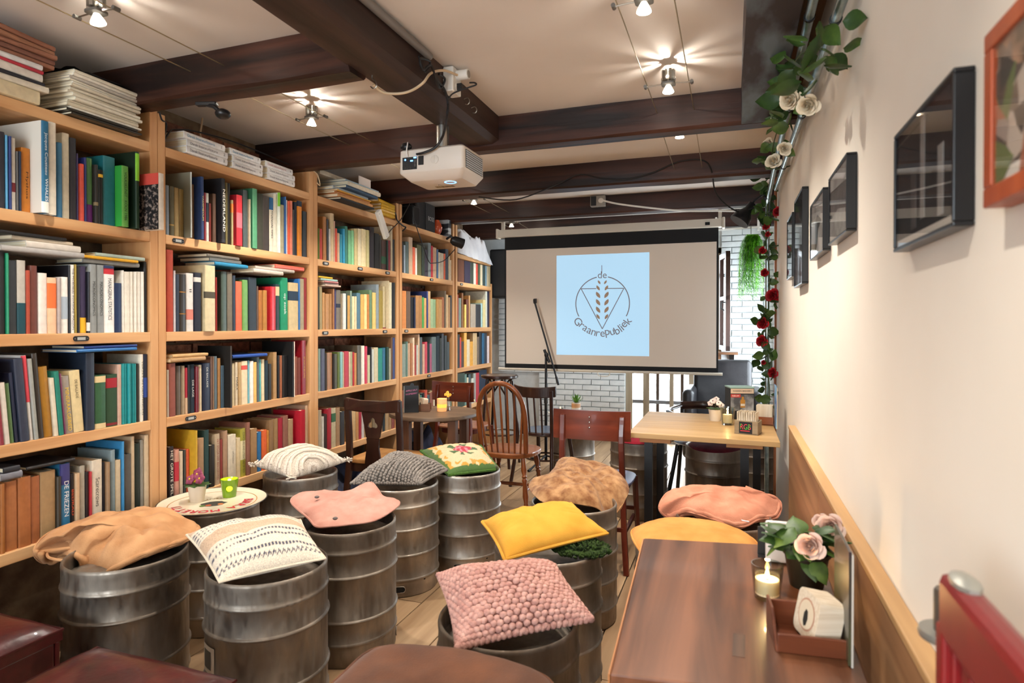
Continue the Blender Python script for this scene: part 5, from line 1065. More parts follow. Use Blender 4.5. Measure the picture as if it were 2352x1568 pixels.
# splat with hole: built as a strip grid with an opening
def hw(z): return .056+.03*max(0, (z-.62)/.16)**1.5-.012*math.exp(-((z-.56)/.06)**2)+.006*max(0, (.5-z)/.1)
loopn = 36; ctr = (0, .70)
def tref(a): return .021+.006*math.cos(3*(a-math.pi/2))
inner = [(ctr[0]+tref(a)*math.cos(a)*1.5, ctr[1]+tref(a)*math.sin(a)*1.5) for a in [2*math.pi*k/loopn for k in range(loopn)]]
def outer(a):   # ray from ctr to splat boundary
    best = None; t = .01
    while t < .4:
        x, z = ctr[0]+t*math.cos(a), ctr[1]+t*math.sin(a)
        if z > .785 or z < .60 or abs(x) > hw(z): break
        t += .002
    return (ctr[0]+t*math.cos(a), ctr[1]+t*math.sin(a))
outp = [outer(2*math.pi*k/loopn) for k in range(loopn)]
b = B(); vs = []
for yy in (-.02, -.006):
    vs += [(x, yy, z) for x, z in inner]+[(x, yy, z) for x, z in outp]
fs = []
for k in range(loopn):
    k2 = (k+1) % loopn; fs += [(k, k2, loopn+k2, loopn+k), (2*loopn+k, 3*loopn+k, 3*loopn+k2, 2*loopn+k2), (k, 2*loopn+k, 2*loopn+k2, k2), (loopn+k, loopn+k2, 3*loopn+k2, 3*loopn+k)]
b.add(vs, fs)
zs = [.42+(.602-.42)*k/8 for k in range(9)]; P = [(hw(z), z) for z in zs]+[(-hw(z), z) for z in reversed(zs)]
b.slab([(x, -.02, z) for x, z in P], (0, .014, 0)); b.build('splat', DKW, tr)
B().prism([(-h, .0), (h, .0), (h+.01, .39), (-h-.01, .39)], .425, .455).build('seat', SEATT, tr, bev=.008); B().prism([(-h+.01, .01), (h-.01, .01), (h-.01, .38), (-h+.01, .38)], .37, .425).build('seat_apron', DKW, tr)
# windsor chair
wc = thing('windsor_chair', 'oak-stained hoop-back chair with turned legs and spindles', 'chair', (-1.515, 4.28, 0))
pts = []
for k in range(40):
    a = 2*math.pi*k/40; c, s_ = math.cos(a), math.sin(a); pts.append((math.copysign(abs(c)**.75, c)*(.205+.02*s_), .0+math.copysign(abs(s_)**.75, s_)*.2))
B().prism(pts, .42, .455).build('seat', wood('windsor_seat', '6a3a1e', '94562c', 0, rough=.3, k=.6, coat=.3), wc, bev=.008)
hoop = []
for k in range(33):
    a = math.pi*k/32; c, s_ = math.cos(a), math.sin(a); z = .46+.49*(s_**.62); x = -.165*c*(1.0+.32*math.sin(a)) if abs(c) > 1e-6 else 0; y = -.15-.09*(s_**.62)
    hoop.append((x, y, z))
hoop = [Vector(p) for p in hoop]; B().tube(hoop, .0155, 10, flat=1.15).build('hoop', WIN, wc, smooth=True)
for k in range(7):
    t = (k-3)/3; xb = t*.125; xt = t*.16; zt_ = .46+.49*(max(0, 1-(abs(xt)/.225)**2.3))**.5-.01; y1 = -.15-.09*(zt_-.46)/.49
    B().tube([(xb, -.155, .45), ((xb+xt)/2, (-.155+y1)/2, (.45+zt_)/2), (xt, y1, zt_)], [.0075, .009, .006], 8).build('spindle', WIN, wc, smooth=True)
for sx in (-1, 1):
    for sy in (-1, 1):
        tp = Vector((sx*.14, sy*.14, .425)); bt = Vector((sx*.19, sy*.2, 0)); prof = [(0, .014), (.12, .017), (.2, .02), (.28, .013), (.3, .019), (.33, .013), (.36, .019), (.4, .014), (.62, .021), (.72, .014), (.75, .019), (.78, .013), (1, .011)]
        B().tube([tp.lerp(bt, t) for t, _ in prof], [r_ for _, r_ in prof], 10).build('leg', WIN, wc, smooth=True)
    B().tube([(sx*.165, -.165, .2), (sx*.168, 0, .2), (sx*.165, .165, .2)], [.009, .014, .009], 8).build('stretcher', WIN, wc, smooth=True)
B().tube([(-.165, 0, .2), (0, 0, .2), (.165, 0, .2)], [.009, .014, .009], 8).build('stretcher', WIN, wc, smooth=True)
# bentwood chair
bc = thing('bentwood_chair', 'dark bentwood chair with a curved top rail near the microphone stand', 'chair', (-1.50, 5.1, 0), math.radians(-14))
b = B(); NU = 24
rail = [(math.sin((k/NU*2-1)*1.0)*.24, -.24+.10*(1-math.cos((k/NU*2-1)*1.0))*1.6, .80+.012*(k/NU*2-1)**2) for k in range(NU+1)]
vs = []
for p in rail: vs += [(p[0], p[1]-.008, p[2]-.045), (p[0], p[1]+.01, p[2]-.045), (p[0], p[1]+.01, p[2]+.042), (p[0], p[1]-.008, p[2]+.042)]
b.add(vs, [(0, 1, 2, 3), tuple(4*NU+k for k in range(4))]+[(4*i+k, 4*i+(k+1) % 4, 4*i+4+(k+1) % 4, 4*i+4+k) for i in range(NU) for k in range(4)]); b.build('top_rail', DKW, bc, bev=.006)
for s in (-1, 1):
    B().tube(smoothcurve([(s*.18, -.205, .82), (s*.175, -.19, .6), (s*.165, -.17, .45), (s*.18, -.2, .2), (s*.2, -.23, 0)]), .0155, 8).build('rear_post', DKW, bc, smooth=True)
    B().tube(smoothcurve([(s*.15, .14, .44), (s*.17, .18, .2), (s*.185, .2, 0)]), [.017]*12+[.013], 8).build('front_leg', DKW, bc, smooth=True)
for xx in (-.09, -.03, .03, .09): B().tube([(xx, -.19, .45), (xx*1.1, -.235, .77)], .008, 6).build('spindle', DKW, bc, smooth=True)
B().lathe([(0, .435), (.2, .435), (.212, .445), (.21, .46), (.195, .465), (0, .462)], seg=36).build('seat', DKW, bc, smooth=True); B().lathe([(0, .4655), (.185, .4655), (.185, .4635)], seg=32).build('seat_pad', M('seat_blue_sheen', '4a5668', rough=.25), bc)
B().lathe([(.155, .23), (.165, .222), (.175, .23), (.165, .238), (.155, .23)], seg=32).build('leg_ring', DKW, bc, smooth=True)
# bar stool
bs = thing('bar_stool', 'tall dark bentwood bar stool beside the bookcase end', 'stool', (-2.12, 5.66, 0))
B().lathe([(0, .835), (.165, .835), (.18, .845), (.18, .862), (.172, .868), (.16, .864), (0, .862)], seg=36).build('seat', DKW, bs, smooth=True); B().lathe([(0, .866), (.155, .866), (.155, .863)], seg=32).build('seat_inlay', wood('stool_inlay', '4a3a30', '7a6a5a', 0, rough=.3, coat=.3), bs)
for k in range(4):
    a = math.pi/4+k*math.pi/2; c, s_ = math.cos(a), math.sin(a); B().tube(smoothcurve([(c*.13, s_*.13, .84), (c*.155, s_*.155, .6), (c*.18, s_*.18, .3), (c*.215, s_*.215, 0)]), .014, 8).build('leg', DKW, bs, smooth=True)
    a2 = a+math.pi/2; c2, s2 = math.cos(a2), math.sin(a2); B().tube(smoothcurve([(c*.145, s_*.145, .68), ((c+c2)*.06, (s_+s2)*.06, .80), ((c+c2)*.09, (s_+s2)*.09, .82), ((c+c2)*.06+c2*.03, (s_+s2)*.06+s2*.03, .80), (c2*.145, s2*.145, .68)]), .009, 6).build('bent_brace', DKW, bs, smooth=True)
B().lathe([(.172, .31), (.182, .302), (.192, .31), (.182, .318), (.172, .31)], seg=32).build('foot_ring', DKW, bs, smooth=True)
# dark wooden armchair behind the pine table
ac = thing('bentwood_armchair', 'dark bentwood armchair behind the pale pine table', 'chair', (-.22, 5.06, 0))
B().lathe([(0, .44), (.21, .44), (.222, .45), (.2, .465), (0, .462)], seg=32).build('seat', DKW, ac, smooth=True)
for s in (-1, 1):
    B().tube(smoothcurve([(s*.17, -.16, .44), (s*.2, -.2, .25), (s*.245, -.24, 0)]), .015, 8).build('front_leg', BLKM, ac, smooth=True)
    B().tube(smoothcurve([(s*.16, .17, .70), (s*.165, .16, .45), (s*.2, .23, 0)]), .015, 8).build('rear_post', BLKM, ac, smooth=True)
    B().tube(smoothcurve([(s*.17, .16, .70), (s*.235, .04, .685), (s*.245, -.1, .685), (s*.2, -.2, .68)]), [.013]*3+[.02]*12+[.024]*10, 8, flat=.55).build('arm', DKW, ac, smooth=True) if False else B().tube(smoothcurve([(s*.17, .16, .70), (s*.235, .04, .685), (s*.245, -.1, .685), (s*.2, -.2, .68)]), .02, 8, flat=.6).build('arm', DKW, ac, smooth=True)
    B().tube(smoothcurve([(s*.21, -.08, .455), (s*.245, -.12, .56), (s*.23, -.13, .68)]), .012, 8).build('arm_post', BLKM, ac, smooth=True)
B().tube(smoothcurve([(-.17, .16, .70), (0, .215, .705), (.17, .16, .70)]), .02, 8, flat=1.6).build('top_rail', DKW, ac, smooth=True)
# leather armchair
LEA = M('leather_black', '1b1a1c', '2a282a', rough=.38, scale=(9, 9, 9), bump=.3, bscale=90, spec=.5)
la = thing('leather_armchair', 'black leather armchair by the white brick wall', 'armchair', (-.085, 6.42, 0))
def soft(x0, x1, y0, y1, z0, z1, r_, name, rot=None, ctr=None):
    b = B().bbox((x0, y0, z0), (x1, y1, z1)); 
    if rot: b.v = [tuple(Matrix.Rotation(rot, 3, 'X') @ (Vector(p)-Vector(ctr))+Vector(ctr)) for p in b.v]
    o = b.build(name, LEA, la); md = o.modifiers.new('bevel', 'BEVEL'); md.width = r_; md.segments = 5; o.data.polygons.foreach_set('use_smooth', [True]*len(o.data.polygons)); return o
soft(-.27, .27, -.28, .26, .22, .46, .06, 'seat_cushion'); soft(-.285, .27, .12, .27, .3, 1.0, .05, 'backrest', -.1, (0, .2, .3)); soft(-.36, -.25, -.3, .3, .08, .74, .05, 'arm'); soft(.25, .36, -.3, .3, .08, .74, .05, 'arm'); soft(-.3, .3, -.27, .27, .06, .26, .02, 'base')
for sx in (-1, 1):
    for sy in (-1, 1): B().cyl((sx*.28, sy*.22, 0), (sx*.28, sy*.22, .07), .02).build('foot', DKW, la)
# microphone stand
ms = thing('microphone_stand', 'black microphone stand with a boom arm before the screen', 'microphone stand', (at_y(1254, 1000, 5.75).x, 5.75, 0)); o_ = ms.location
g = lambda x, y, Y=5.75: at_y(x, y, Y)-Vector((o_.x, o_.y, 0))
for k in range(3):
    a = math.radians(255+k*120); B().tube([(0, 0, .1), (math.cos(a)*.3, math.sin(a)*.3, .012)], .009, 8).build('leg', BLKM, ms, smooth=True); B().tube([(math.cos(a)*.27, math.sin(a)*.27, .02), (math.cos(a)*.31, math.sin(a)*.31, .011)], .0125, 8).build('rubber_foot', BLK, ms, smooth=True)
pt = g(1255, 815); B().cyl((0, 0, .05), (0, 0, .62), .0145, seg=10).build('lower_tube', BLKM, ms, smooth=True); B().cyl((0, 0, .6), (0, 0, .75), .019, seg=10).build('clutch', BLK, ms, smooth=True); B().cyl((0, 0, .72), (0, 0, pt.z), .0115, seg=10).build('upper_tube', BLKM, ms, smooth=True)
bt, bb_ = g(1229, 697), g(1283, 884); B().tube([bt, bb_], .0088, 8).build('boom', BLKM, ms, smooth=True); B().tube([bb_.lerp(bt, .1), bb_], .0125, 8).build('counter_grip', BLK, ms, smooth=True)
B().ell(pt, (.022, .018, .024), 12, 8).build('pivot', BLK, ms, smooth=True); B().tube([pt.lerp(bb_, -.18), pt.lerp(bb_, .25)], .014, 8).build('pivot_sleeve', BLK, ms, smooth=True)
B().box(bt+Vector((0, 0, .025)), (.03, .03, .045), (.2, 0, 0)).build('clip', BLK, ms, bev=.004); B().tube([bt, bt+Vector((-.012, 0, .03))], .01, 8).build('clip_joint', BLK, ms, smooth=True)
# ================================================================== thin glass
def thin_glass(name, tint='ffffff', k=1., pw_=4., b0=.045):
    m = bpy.data.materials.new(name); m.use_nodes = True; nt = m.node_tree; N = nt.nodes; L = nt.links; N.remove(N['Principled BSDF']); out = N['Material Output']
    t = N.new('ShaderNodeBsdfTransparent'); t.inputs[0].default_value = hx(tint); g = N.new('ShaderNodeBsdfGlossy'); g.inputs['Roughness'].default_value = .03
    lw = N.new('ShaderNodeLayerWeight'); pw = N.new('ShaderNodeMath'); pw.operation = 'POWER'; pw.inputs[1].default_value = pw_; L.new(lw.outputs['Facing'], pw.inputs[0]); f = N.new('ShaderNodeMath'); f.operation = 'MULTIPLY_ADD'; f.inputs[1].default_value = .7*k; f.inputs[2].default_value = b0; L.new(pw.outputs[0], f.inputs[0]); mx = N.new('ShaderNodeMixShader'); L.new(f.outputs[0], mx.inputs[0]); L.new(t.outputs[0], mx.inputs[1]); L.new(g.outputs[0], mx.inputs[2]); L.new(mx.outputs[0], out.inputs[0]); MATS[name] = m; return m
PANE = thin_glass('picture_glass', 'ffffff', .75); TUMB = thin_glass('tumbler_glass', 'e6ecea', 1.2, 2., .07); GREENG = thin_glass('green_glass', '6f9a1c')
for o in COL.objects:
    if (o.name == 'pane' or o.name.startswith('pane.')) and o.data: o.data.materials[0] = PANE
# ================================================================== pictures on the plaster wall
FBLK = M('frame_black', '101114', rough=.3); FORA = wood('frame_orange', '8a3a1c', 'a85028', 2, rough=.4)
def frame(pts, label, fm, bw, printm, seed, depth=.026, extra=None, mat_w=0.):
    P = [at_x(x, y, RX-depth) for x, y in pts]; y1 = (P[0].y+P[3].y)/2; y0 = (P[1].y+P[2].y)/2; zt = (P[0].z+P[1].z)/2; zb = (P[2].z+P[3].z)/2
    r = thing('picture_frame', label, 'picture', (RX, (y0+y1)/2, zb), 0, 'framed pictures on the plaster wall'); h = (y1-y0)/2; H_ = zt-zb
    for z0, z1 in ((0, bw), (H_-bw, H_)): B().bbox((-depth, -h, z0), (-.001, h, z1)).build('frame_rail', fm, r, bev=.002)
    for s in (-1, 1): B().bbox((-depth, s*h, bw), (-.001, s*(h-bw), H_-bw)).build('frame_stile', fm, r, bev=.002)
    B().bbox((-depth+.006, -h+bw, bw), (-.002, h-bw, H_-bw)).build('print', printm, r)
    if mat_w: B().bbox((-depth+.0055, -h+bw, bw), (-depth+.006, h-bw, bw+mat_w)).build('paper_margin', M('paper_margin', 'd0c8bc', rough=.8), r)
    if extra: extra(r, h-bw, bw, H_-2*bw)
    B().bbox((-depth+.002, -h+bw, bw), (-depth+.003, h-bw, H_-bw)).build('glass_pane', PANE, r)
def blob(r, ys, zs, mat, poly): B().slab([(-.0212, y, z) for y, z in poly], (.001, 0, 0)).build('print_shape', mat, r)
GR1, GR2, GR3 = M('photo_pale_grey', '9a9692', '77736f', rough=.7, scale=(20, 20, 20)), M('photo_mid_grey', '5a5654', '403d3c', rough=.7, scale=(20, 20, 20)), M('photo_dark', '171618', '242224', rough=.7, scale=(9, 9, 9))
def ex1(r, h, z0, H_):
    for y, w, a, b_ in ((-.0, .022, .15, .95), (.05, .03, .1, .6), (-.09, .025, .1, .62)): blob(r, 0, 0, GR1 if w < .03 else GR2, [(y-w/2, z0+H_*a), (y+w/2, z0+H_*a), (y+w/2, z0+H_*b_), (y-w/2, z0+H_*b_)])
def ex2(r, h, z0, H_): blob(r, 0, 0, GR1, [(-h, z0), (h, z0), (h, z0+H_*.35), (0, z0+H_*.42), (-h, z0+H_*.3)]); blob(r, 0, 0, GR1, [(-h, z0+H_*.7), (h, z0+H_*.8), (h, z0+H_), (-h, z0+H_)])
def ex3(r, h, z0, H_):
    blob(r, 0, 0, GR1, [(-h, z0), (h, z0), (h, z0+H_), (-h, z0+H_)]); 
    B().slab([(-.0218, y, z) for y, z in [(h*.4, z0), (-h*.05, z0+H_*.2), (-h*.1, z0+H_*.45), (-h*.6, z0+H_*.55), (0, z0+H_*.72), (h*.35, z0+H_*.6), (h*.3, z0+H_*.3)]], (.0006, 0, 0)).build('print_shape', GR3, r)
frame([(2057,304),(2190,160),(2188,527),(2047,577)], 'black framed dark photo with pale upright bars, nearest the orange frame', FBLK, .007, GR3, 1, extra=ex1, mat_w=.012)
frame([(1905,410),(1944,347),(1943,531),(1899,566)], 'black framed grey photo of banded shapes, third from the corner post side', FBLK, .006, GR2, 2, extra=ex2)
frame([(1862,466),(1891,434),(1888,581),(1858,596)], 'small black framed grey photo with a dark spiky figure', FBLK, .006, GR2, 3, extra=ex3)
frame([(1826,460),(1843,427),(1841,650),(1821,664)], 'tall black framed picture reflecting the roses and window', FBLK, .007, GR3, 4)
frame([(1807,505),(1819,490),(1818,635),(1807,643)], 'narrow black framed picture nearest the rose covered pipe', FBLK, .006, GR3, 5)
COLL = M('print_autumn', '5a4a3c', 'b08a70', rough=.7, scale=(14, 30, 30), detail=3, lo=.4, hi=.6)
def ex6(r, h, z0, H_):
    random.seed(2); cs = ['a06048', 'b08a54', '7a6a5c', '4a4640', '6a7248', 'a87860', '9a8a80', '857468', 'b8a89a', '5c5048']
    for k in range(26):
        y = random.uniform(-h, h)*.9; z = z0+H_*random.uniform(.12, .95); w = random.uniform(.015, .04); a = random.uniform(0, 3)
        B().slab([(-.0246-k*.00003, y+w*math.cos(a+t)*(1 if i % 2 else .6), z+w*math.sin(a+t)*(1 if i % 2 else .6)) for i, t in enumerate([0, 1, 2.1, 3.1, 4.2, 5.2])], (.0004, 0, 0)).build('print_shape', tmat(random.choice(cs)), r)
frame([(2261,56),(2461,-110),(2461,392),(2255,477)], 'orange wooden frame around a colourful autumn toned picture', FORA, .022, COLL, 6, .03, ex6, .014)
# ================================================================== conduit pipes
PIPE = M('galvanised_pipe', '8fa0a2', 'b4c2c2', rough=.28, metal=.95, scale=(30, 30, 30))
pa, pb_ = at_x(1868, 0, .225), at_x(1775, 405, .225); d = (pa-pb_).normalized(); pe = Vector((.232, 4.75, pb_.z-.03))
pr = thing('conduit_pipe', 'steel conduit pipe that bends down to the floor under the roses', 'pipe', (.232, 4.75, 0)); off = Vector((.232, 4.75, 0))
B().tube([p-off for p in [pa+d*3.2, pb_]+smoothcurve([pb_, pb_.lerp(pe, .6), pe+Vector((0, -.06, .0)), pe+Vector((0, -.01, -.05)), pe+Vector((0, 0, -.14)), Vector((.232, 4.75, 0.0))])], .0145, 12).build('tube', PIPE, pr, smooth=True)
qa, qb = at_x(1935, 0, .262), at_x(1792, 405, .262); d2 = (qa-qb).normalized()
pr2 = thing('conduit_pipe', 'steel conduit pipe running along the wall below the other', 'pipe', qb)
B().tube([qa+d2*2.6-qb, Vector((0, 0, 0)), qb.lerp(qa, -.18)-qb], .0135, 12).build('tube', PIPE, pr2, smooth=True)
for t in (.12, .55, .95):
    for (a_, b_, r_, pp, oo) in ((pb_, pa, .0165, pr, off), (qb, qa, .0155, pr2, qb)):
        c = a_.lerp(b_, t); dd = (b_-a_).normalized(); B().tube([c-dd*.006-oo, c+dd*.006-oo], r_+.001, 12).build('strap', BLKM, pp, smooth=True)
for k in range(2): B().tube([(-.045-.03*k, .05+k*.03, 0), (-.045-.03*k, .05+k*.03, 2.2)], .012 if k else .009, 10).build('side_tube', PIPE, pr, smooth=True) if k == 5 else None
# ================================================================== rose garlands
def rose_mesh(name, mat, n=19):
    b = B(); random.seed(13)
    for k in range(n):
        t = k/(n-1); a = k*2.4; wd = .62+.55*(1-t)
        def f(u, v, a=a, wd=wd, t=t):
            e = 1-(u*2-1)**2; an = a+(u-.5)*2*wd; r0 = .003+.011*t; r1 = .004+.021*t
            rad = r0+(r1-r0)*math.sin(v*1.57)+max(0, v-.6)*.022*t*(.4+.6*e); z = -.010*t+(.034-.012*t)*(v**.85)*(.72+.28*e**.5)-max(0, v-.72)*.03*t*e; return (rad*math.cos(an), rad*math.sin(an), z)
        b.grid(f, 7, 6)
    b.ell((0, 0, -.004), (.012, .012, .008), 8, 5); return b.mesh(name, mat, True)
def leaf_mesh(name, mat):
    b = B(); b.grid(lambda u, v: ((.022*math.sin(math.pi*min(1, u**.8)))*(v*2-1), u*.06, .004*math.cos((v*2-1)*1.5)-.012*u*u), 7, 4); return b.mesh(name, mat, True)
LEAFM = M('leaf_green', '2f4a1c', '56702c', rough=.5, scale=(20, 20, 20)); LEAFD = M('leaf_dark', '1e3814', '3a5522', rough=.5, scale=(20, 20, 20)); STEM = M('stem_green', '3a4a22', rough=.7)
ROSEW = rose_mesh('rose_white', M('petal_cream', 'd8c8aa', 'e6dac2', rough=.7, scale=(30, 30, 30))); ROSER = rose_mesh('rose_red', M('petal_red', '8a0a14', 'b81420', rough=.6, scale=(30, 30, 30))); LEAF = [leaf_mesh('leaf', LEAFM), leaf_mesh('leaf', LEAFD)]
def garland(label, spine, roses, rmesh, nleaf, spread, seed, extra=()):
    random.seed(seed); c = smoothcurve(spine, 8); r = thing('rose_garland', label, 'garland', c[-1]); o0 = c[-1]
    B().tube([p-o0 for p in c], .003, 5).build('vine', STEM, r, smooth=True)
    for p, s, dr in roses:
        q = obj('rose', rmesh, r); q.location = p-o0; q.scale = (s, s, s); q.rotation_euler = Vector((0, 0, 1)).rotation_difference(Vector(dr).normalized()).to_euler()
        for k in range(3):
            l = obj('leaf', LEAF[k % 2], r); a = random.uniform(0, 6.28); l.location = p-o0+Vector((0, .012, 0)); l.scale = (s*.95,)*3; l.rotation_euler = (random.uniform(-.6, .6), a, random.uniform(-.8, .8))
    for k in range(nleaf):
        p = random.choice(c)+Vector((random.uniform(-1, .5)*spread, random.uniform(-1, 1)*spread, random.uniform(-1, 1)*spread)); l = obj('leaf', random.choice(LEAF), r); s = random.uniform(.95, 1.6); l.location = p-o0; l.scale = (s, s, s); l.rotation_euler = (random.uniform(-1.2, 1.2), random.uniform(0, 6.28), random.uniform(-1.5, 1.5))
    for p in extra:
        l = obj('leaf', random.choice(LEAF), r); l.location = p-o0; l.scale = (1.3,)*3; l.rotation_euler = (random.uniform(-1, 1), random.uniform(0, 6.28), random.uniform(-1, 1))
w = lambda x, y, X=.205: at_x(x, y, X)
toc = (-.55, -.8, .0)
garland('artificial garland of cream roses twined round the steel pipes', [w(1915, 128, .24), w(1880, 112), w(1835, 130), w(1815, 170), w(1818, 215), w(1800, 260), w(1785, 300), w(1775, 340), w(1772, 385)], [(w(1818, 226, .19), 1.35, (-.5, -.8, -.4)), (w(1857, 240, .2), 1.05, (-.3, -.8, -.5)), (w(1784, 272, .19), .95, toc), (w(1766, 333, .19), 1.35, toc), (w(1801, 341, .2), 1.0, (.2, -1, -.2)), (w(1777, 371, .19), 1.3, (-.3, -.9, .1))], ROSEW, 58, .075, 3, [w(1785, 160), w(1800, 180), w(1778, 155), w(1900, 130, .24), w(1762, 300), w(1764, 275)])
v = lambda x, y: at_y(x, y, 4.69)
garland('artificial garland of red roses down the upright steel pipe', [v(1772, 400), v(1764, 470), v(1760, 560), v(1768, 640), v(1764, 740), v(1762, 820), v(1768, 900), v(1764, 945)], [(v(1787, 486), 1.2, toc), (v(1760, 520), .9, toc), (v(1764, 538), .7, toc), (v(1752, 575), .95, toc), (v(1757, 626), 1.0, toc), (v(1776, 679), 1.75, (-.4, -.9, .1)), (v(1753, 742), 1.5, toc), (v(1751, 783), 1.45, toc), (v(1776, 856), 1.3, toc), (v(1754, 832), .6, toc)], ROSER, 90, .06, 5)
# ================================================================== hanging green plant
FRM = M('frond_green', '4a9018', '84c832', rough=.55, scale=(25, 25, 25)); hp = thing('hanging_plant', 'bright green artificial fern hanging by the window corner', 'plant', at_y(1725, 530, 6.57)); o0 = hp.location.copy(); random.seed(8); b = B()
for k in range(130):
    x1 = random.gauss(1720, 19); L_ = random.uniform(45, 150); x1 = max(1697, min(1752, x1)); top = at_y(1728+random.uniform(-12, 14), 538, 6.57+random.uniform(-.05, .04)); bot = at_y(x1, 538+L_, 6.57+random.uniform(-.08, .08)); mid = top.lerp(bot, .4)+Vector((random.uniform(-.05, .05), random.uniform(-.04, .04), .04))
    c = smoothcurve([top, mid, bot], 8)
    for i, p in enumerate(c[1:]):
        for s in (-1, 1):
            d = Vector((s*random.uniform(.5, 1), random.uniform(-.7, .7), -.9)).normalized()*.042; sd = Vector((d.z, .3, -d.x)).normalized()*.009; q = p-o0; b.add([q-sd*.5, q+d*.5-sd, q+d, q+d*.5+sd], [(0, 1, 2, 3)])
    b.tube([p-o0 for p in c], .0015, 3)
b.build('fronds', FRM, hp)['kind'] = 'stuff'; B().tube([(0, 0, -.03), (0, .0, .03), (0, .012, .045), (0, .02, .035)], .003, 5).build('hanger', STEM, hp)
cr = B().tube([at_y(1640, 528, 6.59), at_y(1748, 521, 6.59)], .011, 8); [cr.bbox(at_y(xx, 528, 6.58)+Vector((-.01, 0, 0)), at_y(xx, 528, 6.63)+Vector((.01, 0, .12))) for xx in (1645, 1742)]; tag(cr.build('curtain_rod', WHT, smooth=True), 'white rod that the green fern hangs from', 'rod')
# black clip lamp by the post
cl = thing('clip_lamp', 'black bell-shaped clip lamp on the steel pipe', 'lamp', (.2, 4.72, 2.24)); q = at_y(1709, 494, 4.72)-Vector((.2, 4.72, 2.24)); R_ = Vector((0, 0, 1)).rotation_difference(Vector((.55, .2, .8))).to_matrix(); DKG = M('lamp_black_satin', '151416', rough=.35)
B().lathe([(.07, -.06), (.071, -.055), (.062, -.01), (.04, .03), (.028, .05), (.026, .1), (.0, .1)], q, 28, R_).build('shade', DKG, cl, smooth=True)
B().tube(smoothcurve([q+R_ @ Vector((0, 0, .1)), q+R_ @ Vector((0, 0, .13)), (.0, 0, .02), (.032, .02, -.01)]), .007, 8).build('arm', DKG, cl, smooth=True); B().box((.02, .02, -.01), (.03, .05, .03)).build('clamp', DKG, cl, bev=.004)
yb = 4.35
cable([at_y(1100, 452, yb-.03), at_y(1185, 458, yb-.02), at_y(1280, 423, yb-.01), at_y(1330, 401, yb-.01), at_y(1380, 409, yb-.01), at_y(1440, 411, yb-.01), at_y(1500, 396, yb-.01), at_y(1560, 371, yb-.01), at_y(1614, 368, yb-.01), at_y(1634, 392, yb), at_y(1643, 440, 4.5), at_y(1668, 470, 4.6), at_y(1700, 486, 4.68), at_y(1735, 475, 4.7)], .005, 'black cable draped along the cross beam to the bell-shaped clip lamp')
# grey stub post and red slatted chair beside the wall
hkp = thing('wall_stub', 'grey metal stub on a round flange beside the red slats', 'fitting', (.262, .93, .968)); B().lathe([(0, .055), (.016, .055), (.018, .052), (.018, 0), (0, 0)], seg=20).build('post', M('stub_grey', '6a6660', rough=.4, metal=.7), hkp, smooth=True); B().lathe([(0, .002), (.034, .002), (.036, -.003), (.034, -.008), (0, -.008)], seg=24).build('flange', M('flange_grey', '9a9a94', rough=.4, metal=.7), hkp, smooth=True); B().bbox((.01, -.02, -.008), (.037, .02, .0)).build('bracket', GREYM, hkp)
REDP = M('red_paint', '6c1014', '801619', rough=.35, scale=(8, 8, 8), coat=.2); rcx = thing('red_chair', 'red painted chair with a slatted back close to the wall', 'chair', (.06, .62, 0))
B().bbox((.155, -.16, 1.015), (.185, .19, 1.088)).build('top_rail', REDP, rcx, bev=.01)
for k in range(7): B().bbox((.162, -.14+k*.05, .47), (.178, -.118+k*.05, 1.02)).build('slat', REDP, rcx, bev=.003)
for yy in (-.16, .17): B().bbox((.155, yy, 0), (.185, yy+.025, 1.03)).build('rear_post', REDP, rcx, bev=.004); B().bbox((-.2, yy, 0), (-.17, yy+.025, .45)).build('front_leg', REDP, rcx, bev=.004)
B().bbox((-.21, -.17, .445), (.185, .2, .47)).build('seat', REDP, rcx, bev=.006); B().ell((.17, .15, 1.09), (.014, .03, .008), 10, 5).build('cap', M('flange_grey2', 'a8a8a0', rough=.4, metal=.6), rcx, smooth=True)
# ================================================================== books lying down, stacks and clutter on the bookcases
random.seed(31)
def lying(yc, z, L_, t, d, c, p, label, rz=0., cat='book', group='books lying on the shelves', name='book', title=None, rough=None, spine_out=True, roll=0.):
    """a closed book lying flat, spine towards the room; its long side runs along the shelf"""
    bm_, pg = book_mesh(t, L_, d); R = Matrix.Rotation(math.pi/2, 4, 'X')
    def tf(b): b.v = [tuple(R @ Vector((q[0], q[1], q[2]-L_/2))) for q in b.v]; return b
    r = tf(bm_).build(name, COVER); base = spt(yc, z+t/2+.0004, p); r.location = base; r.rotation_euler = (roll, 0, SANG+rz); r.color = hx(c); tag(r, label, cat, group)
    tf(pg).build('page_block', PAGES, r)
    if title:
        for (s_, cc, y_, w_, h_) in title: text(s_, (.0012, y_, 0), (0, 1, 0), (0, 0, 1), w=w_ if h_ is None else None, h=h_).build('title', tmat(cc), r)
    return r
def rowtop(u, shelf, y0, y1):
    zs = [SZ[shelf]+q['h']*math.cos(math.radians(q['tilt'])) for q in BOOKS if q['u'] == u and q['shelf'] == shelf and q['y']+q['t']/2 > y0 and q['y']-q['t']/2 < y1]
    return max(zs) if zs else SZ[shelf]
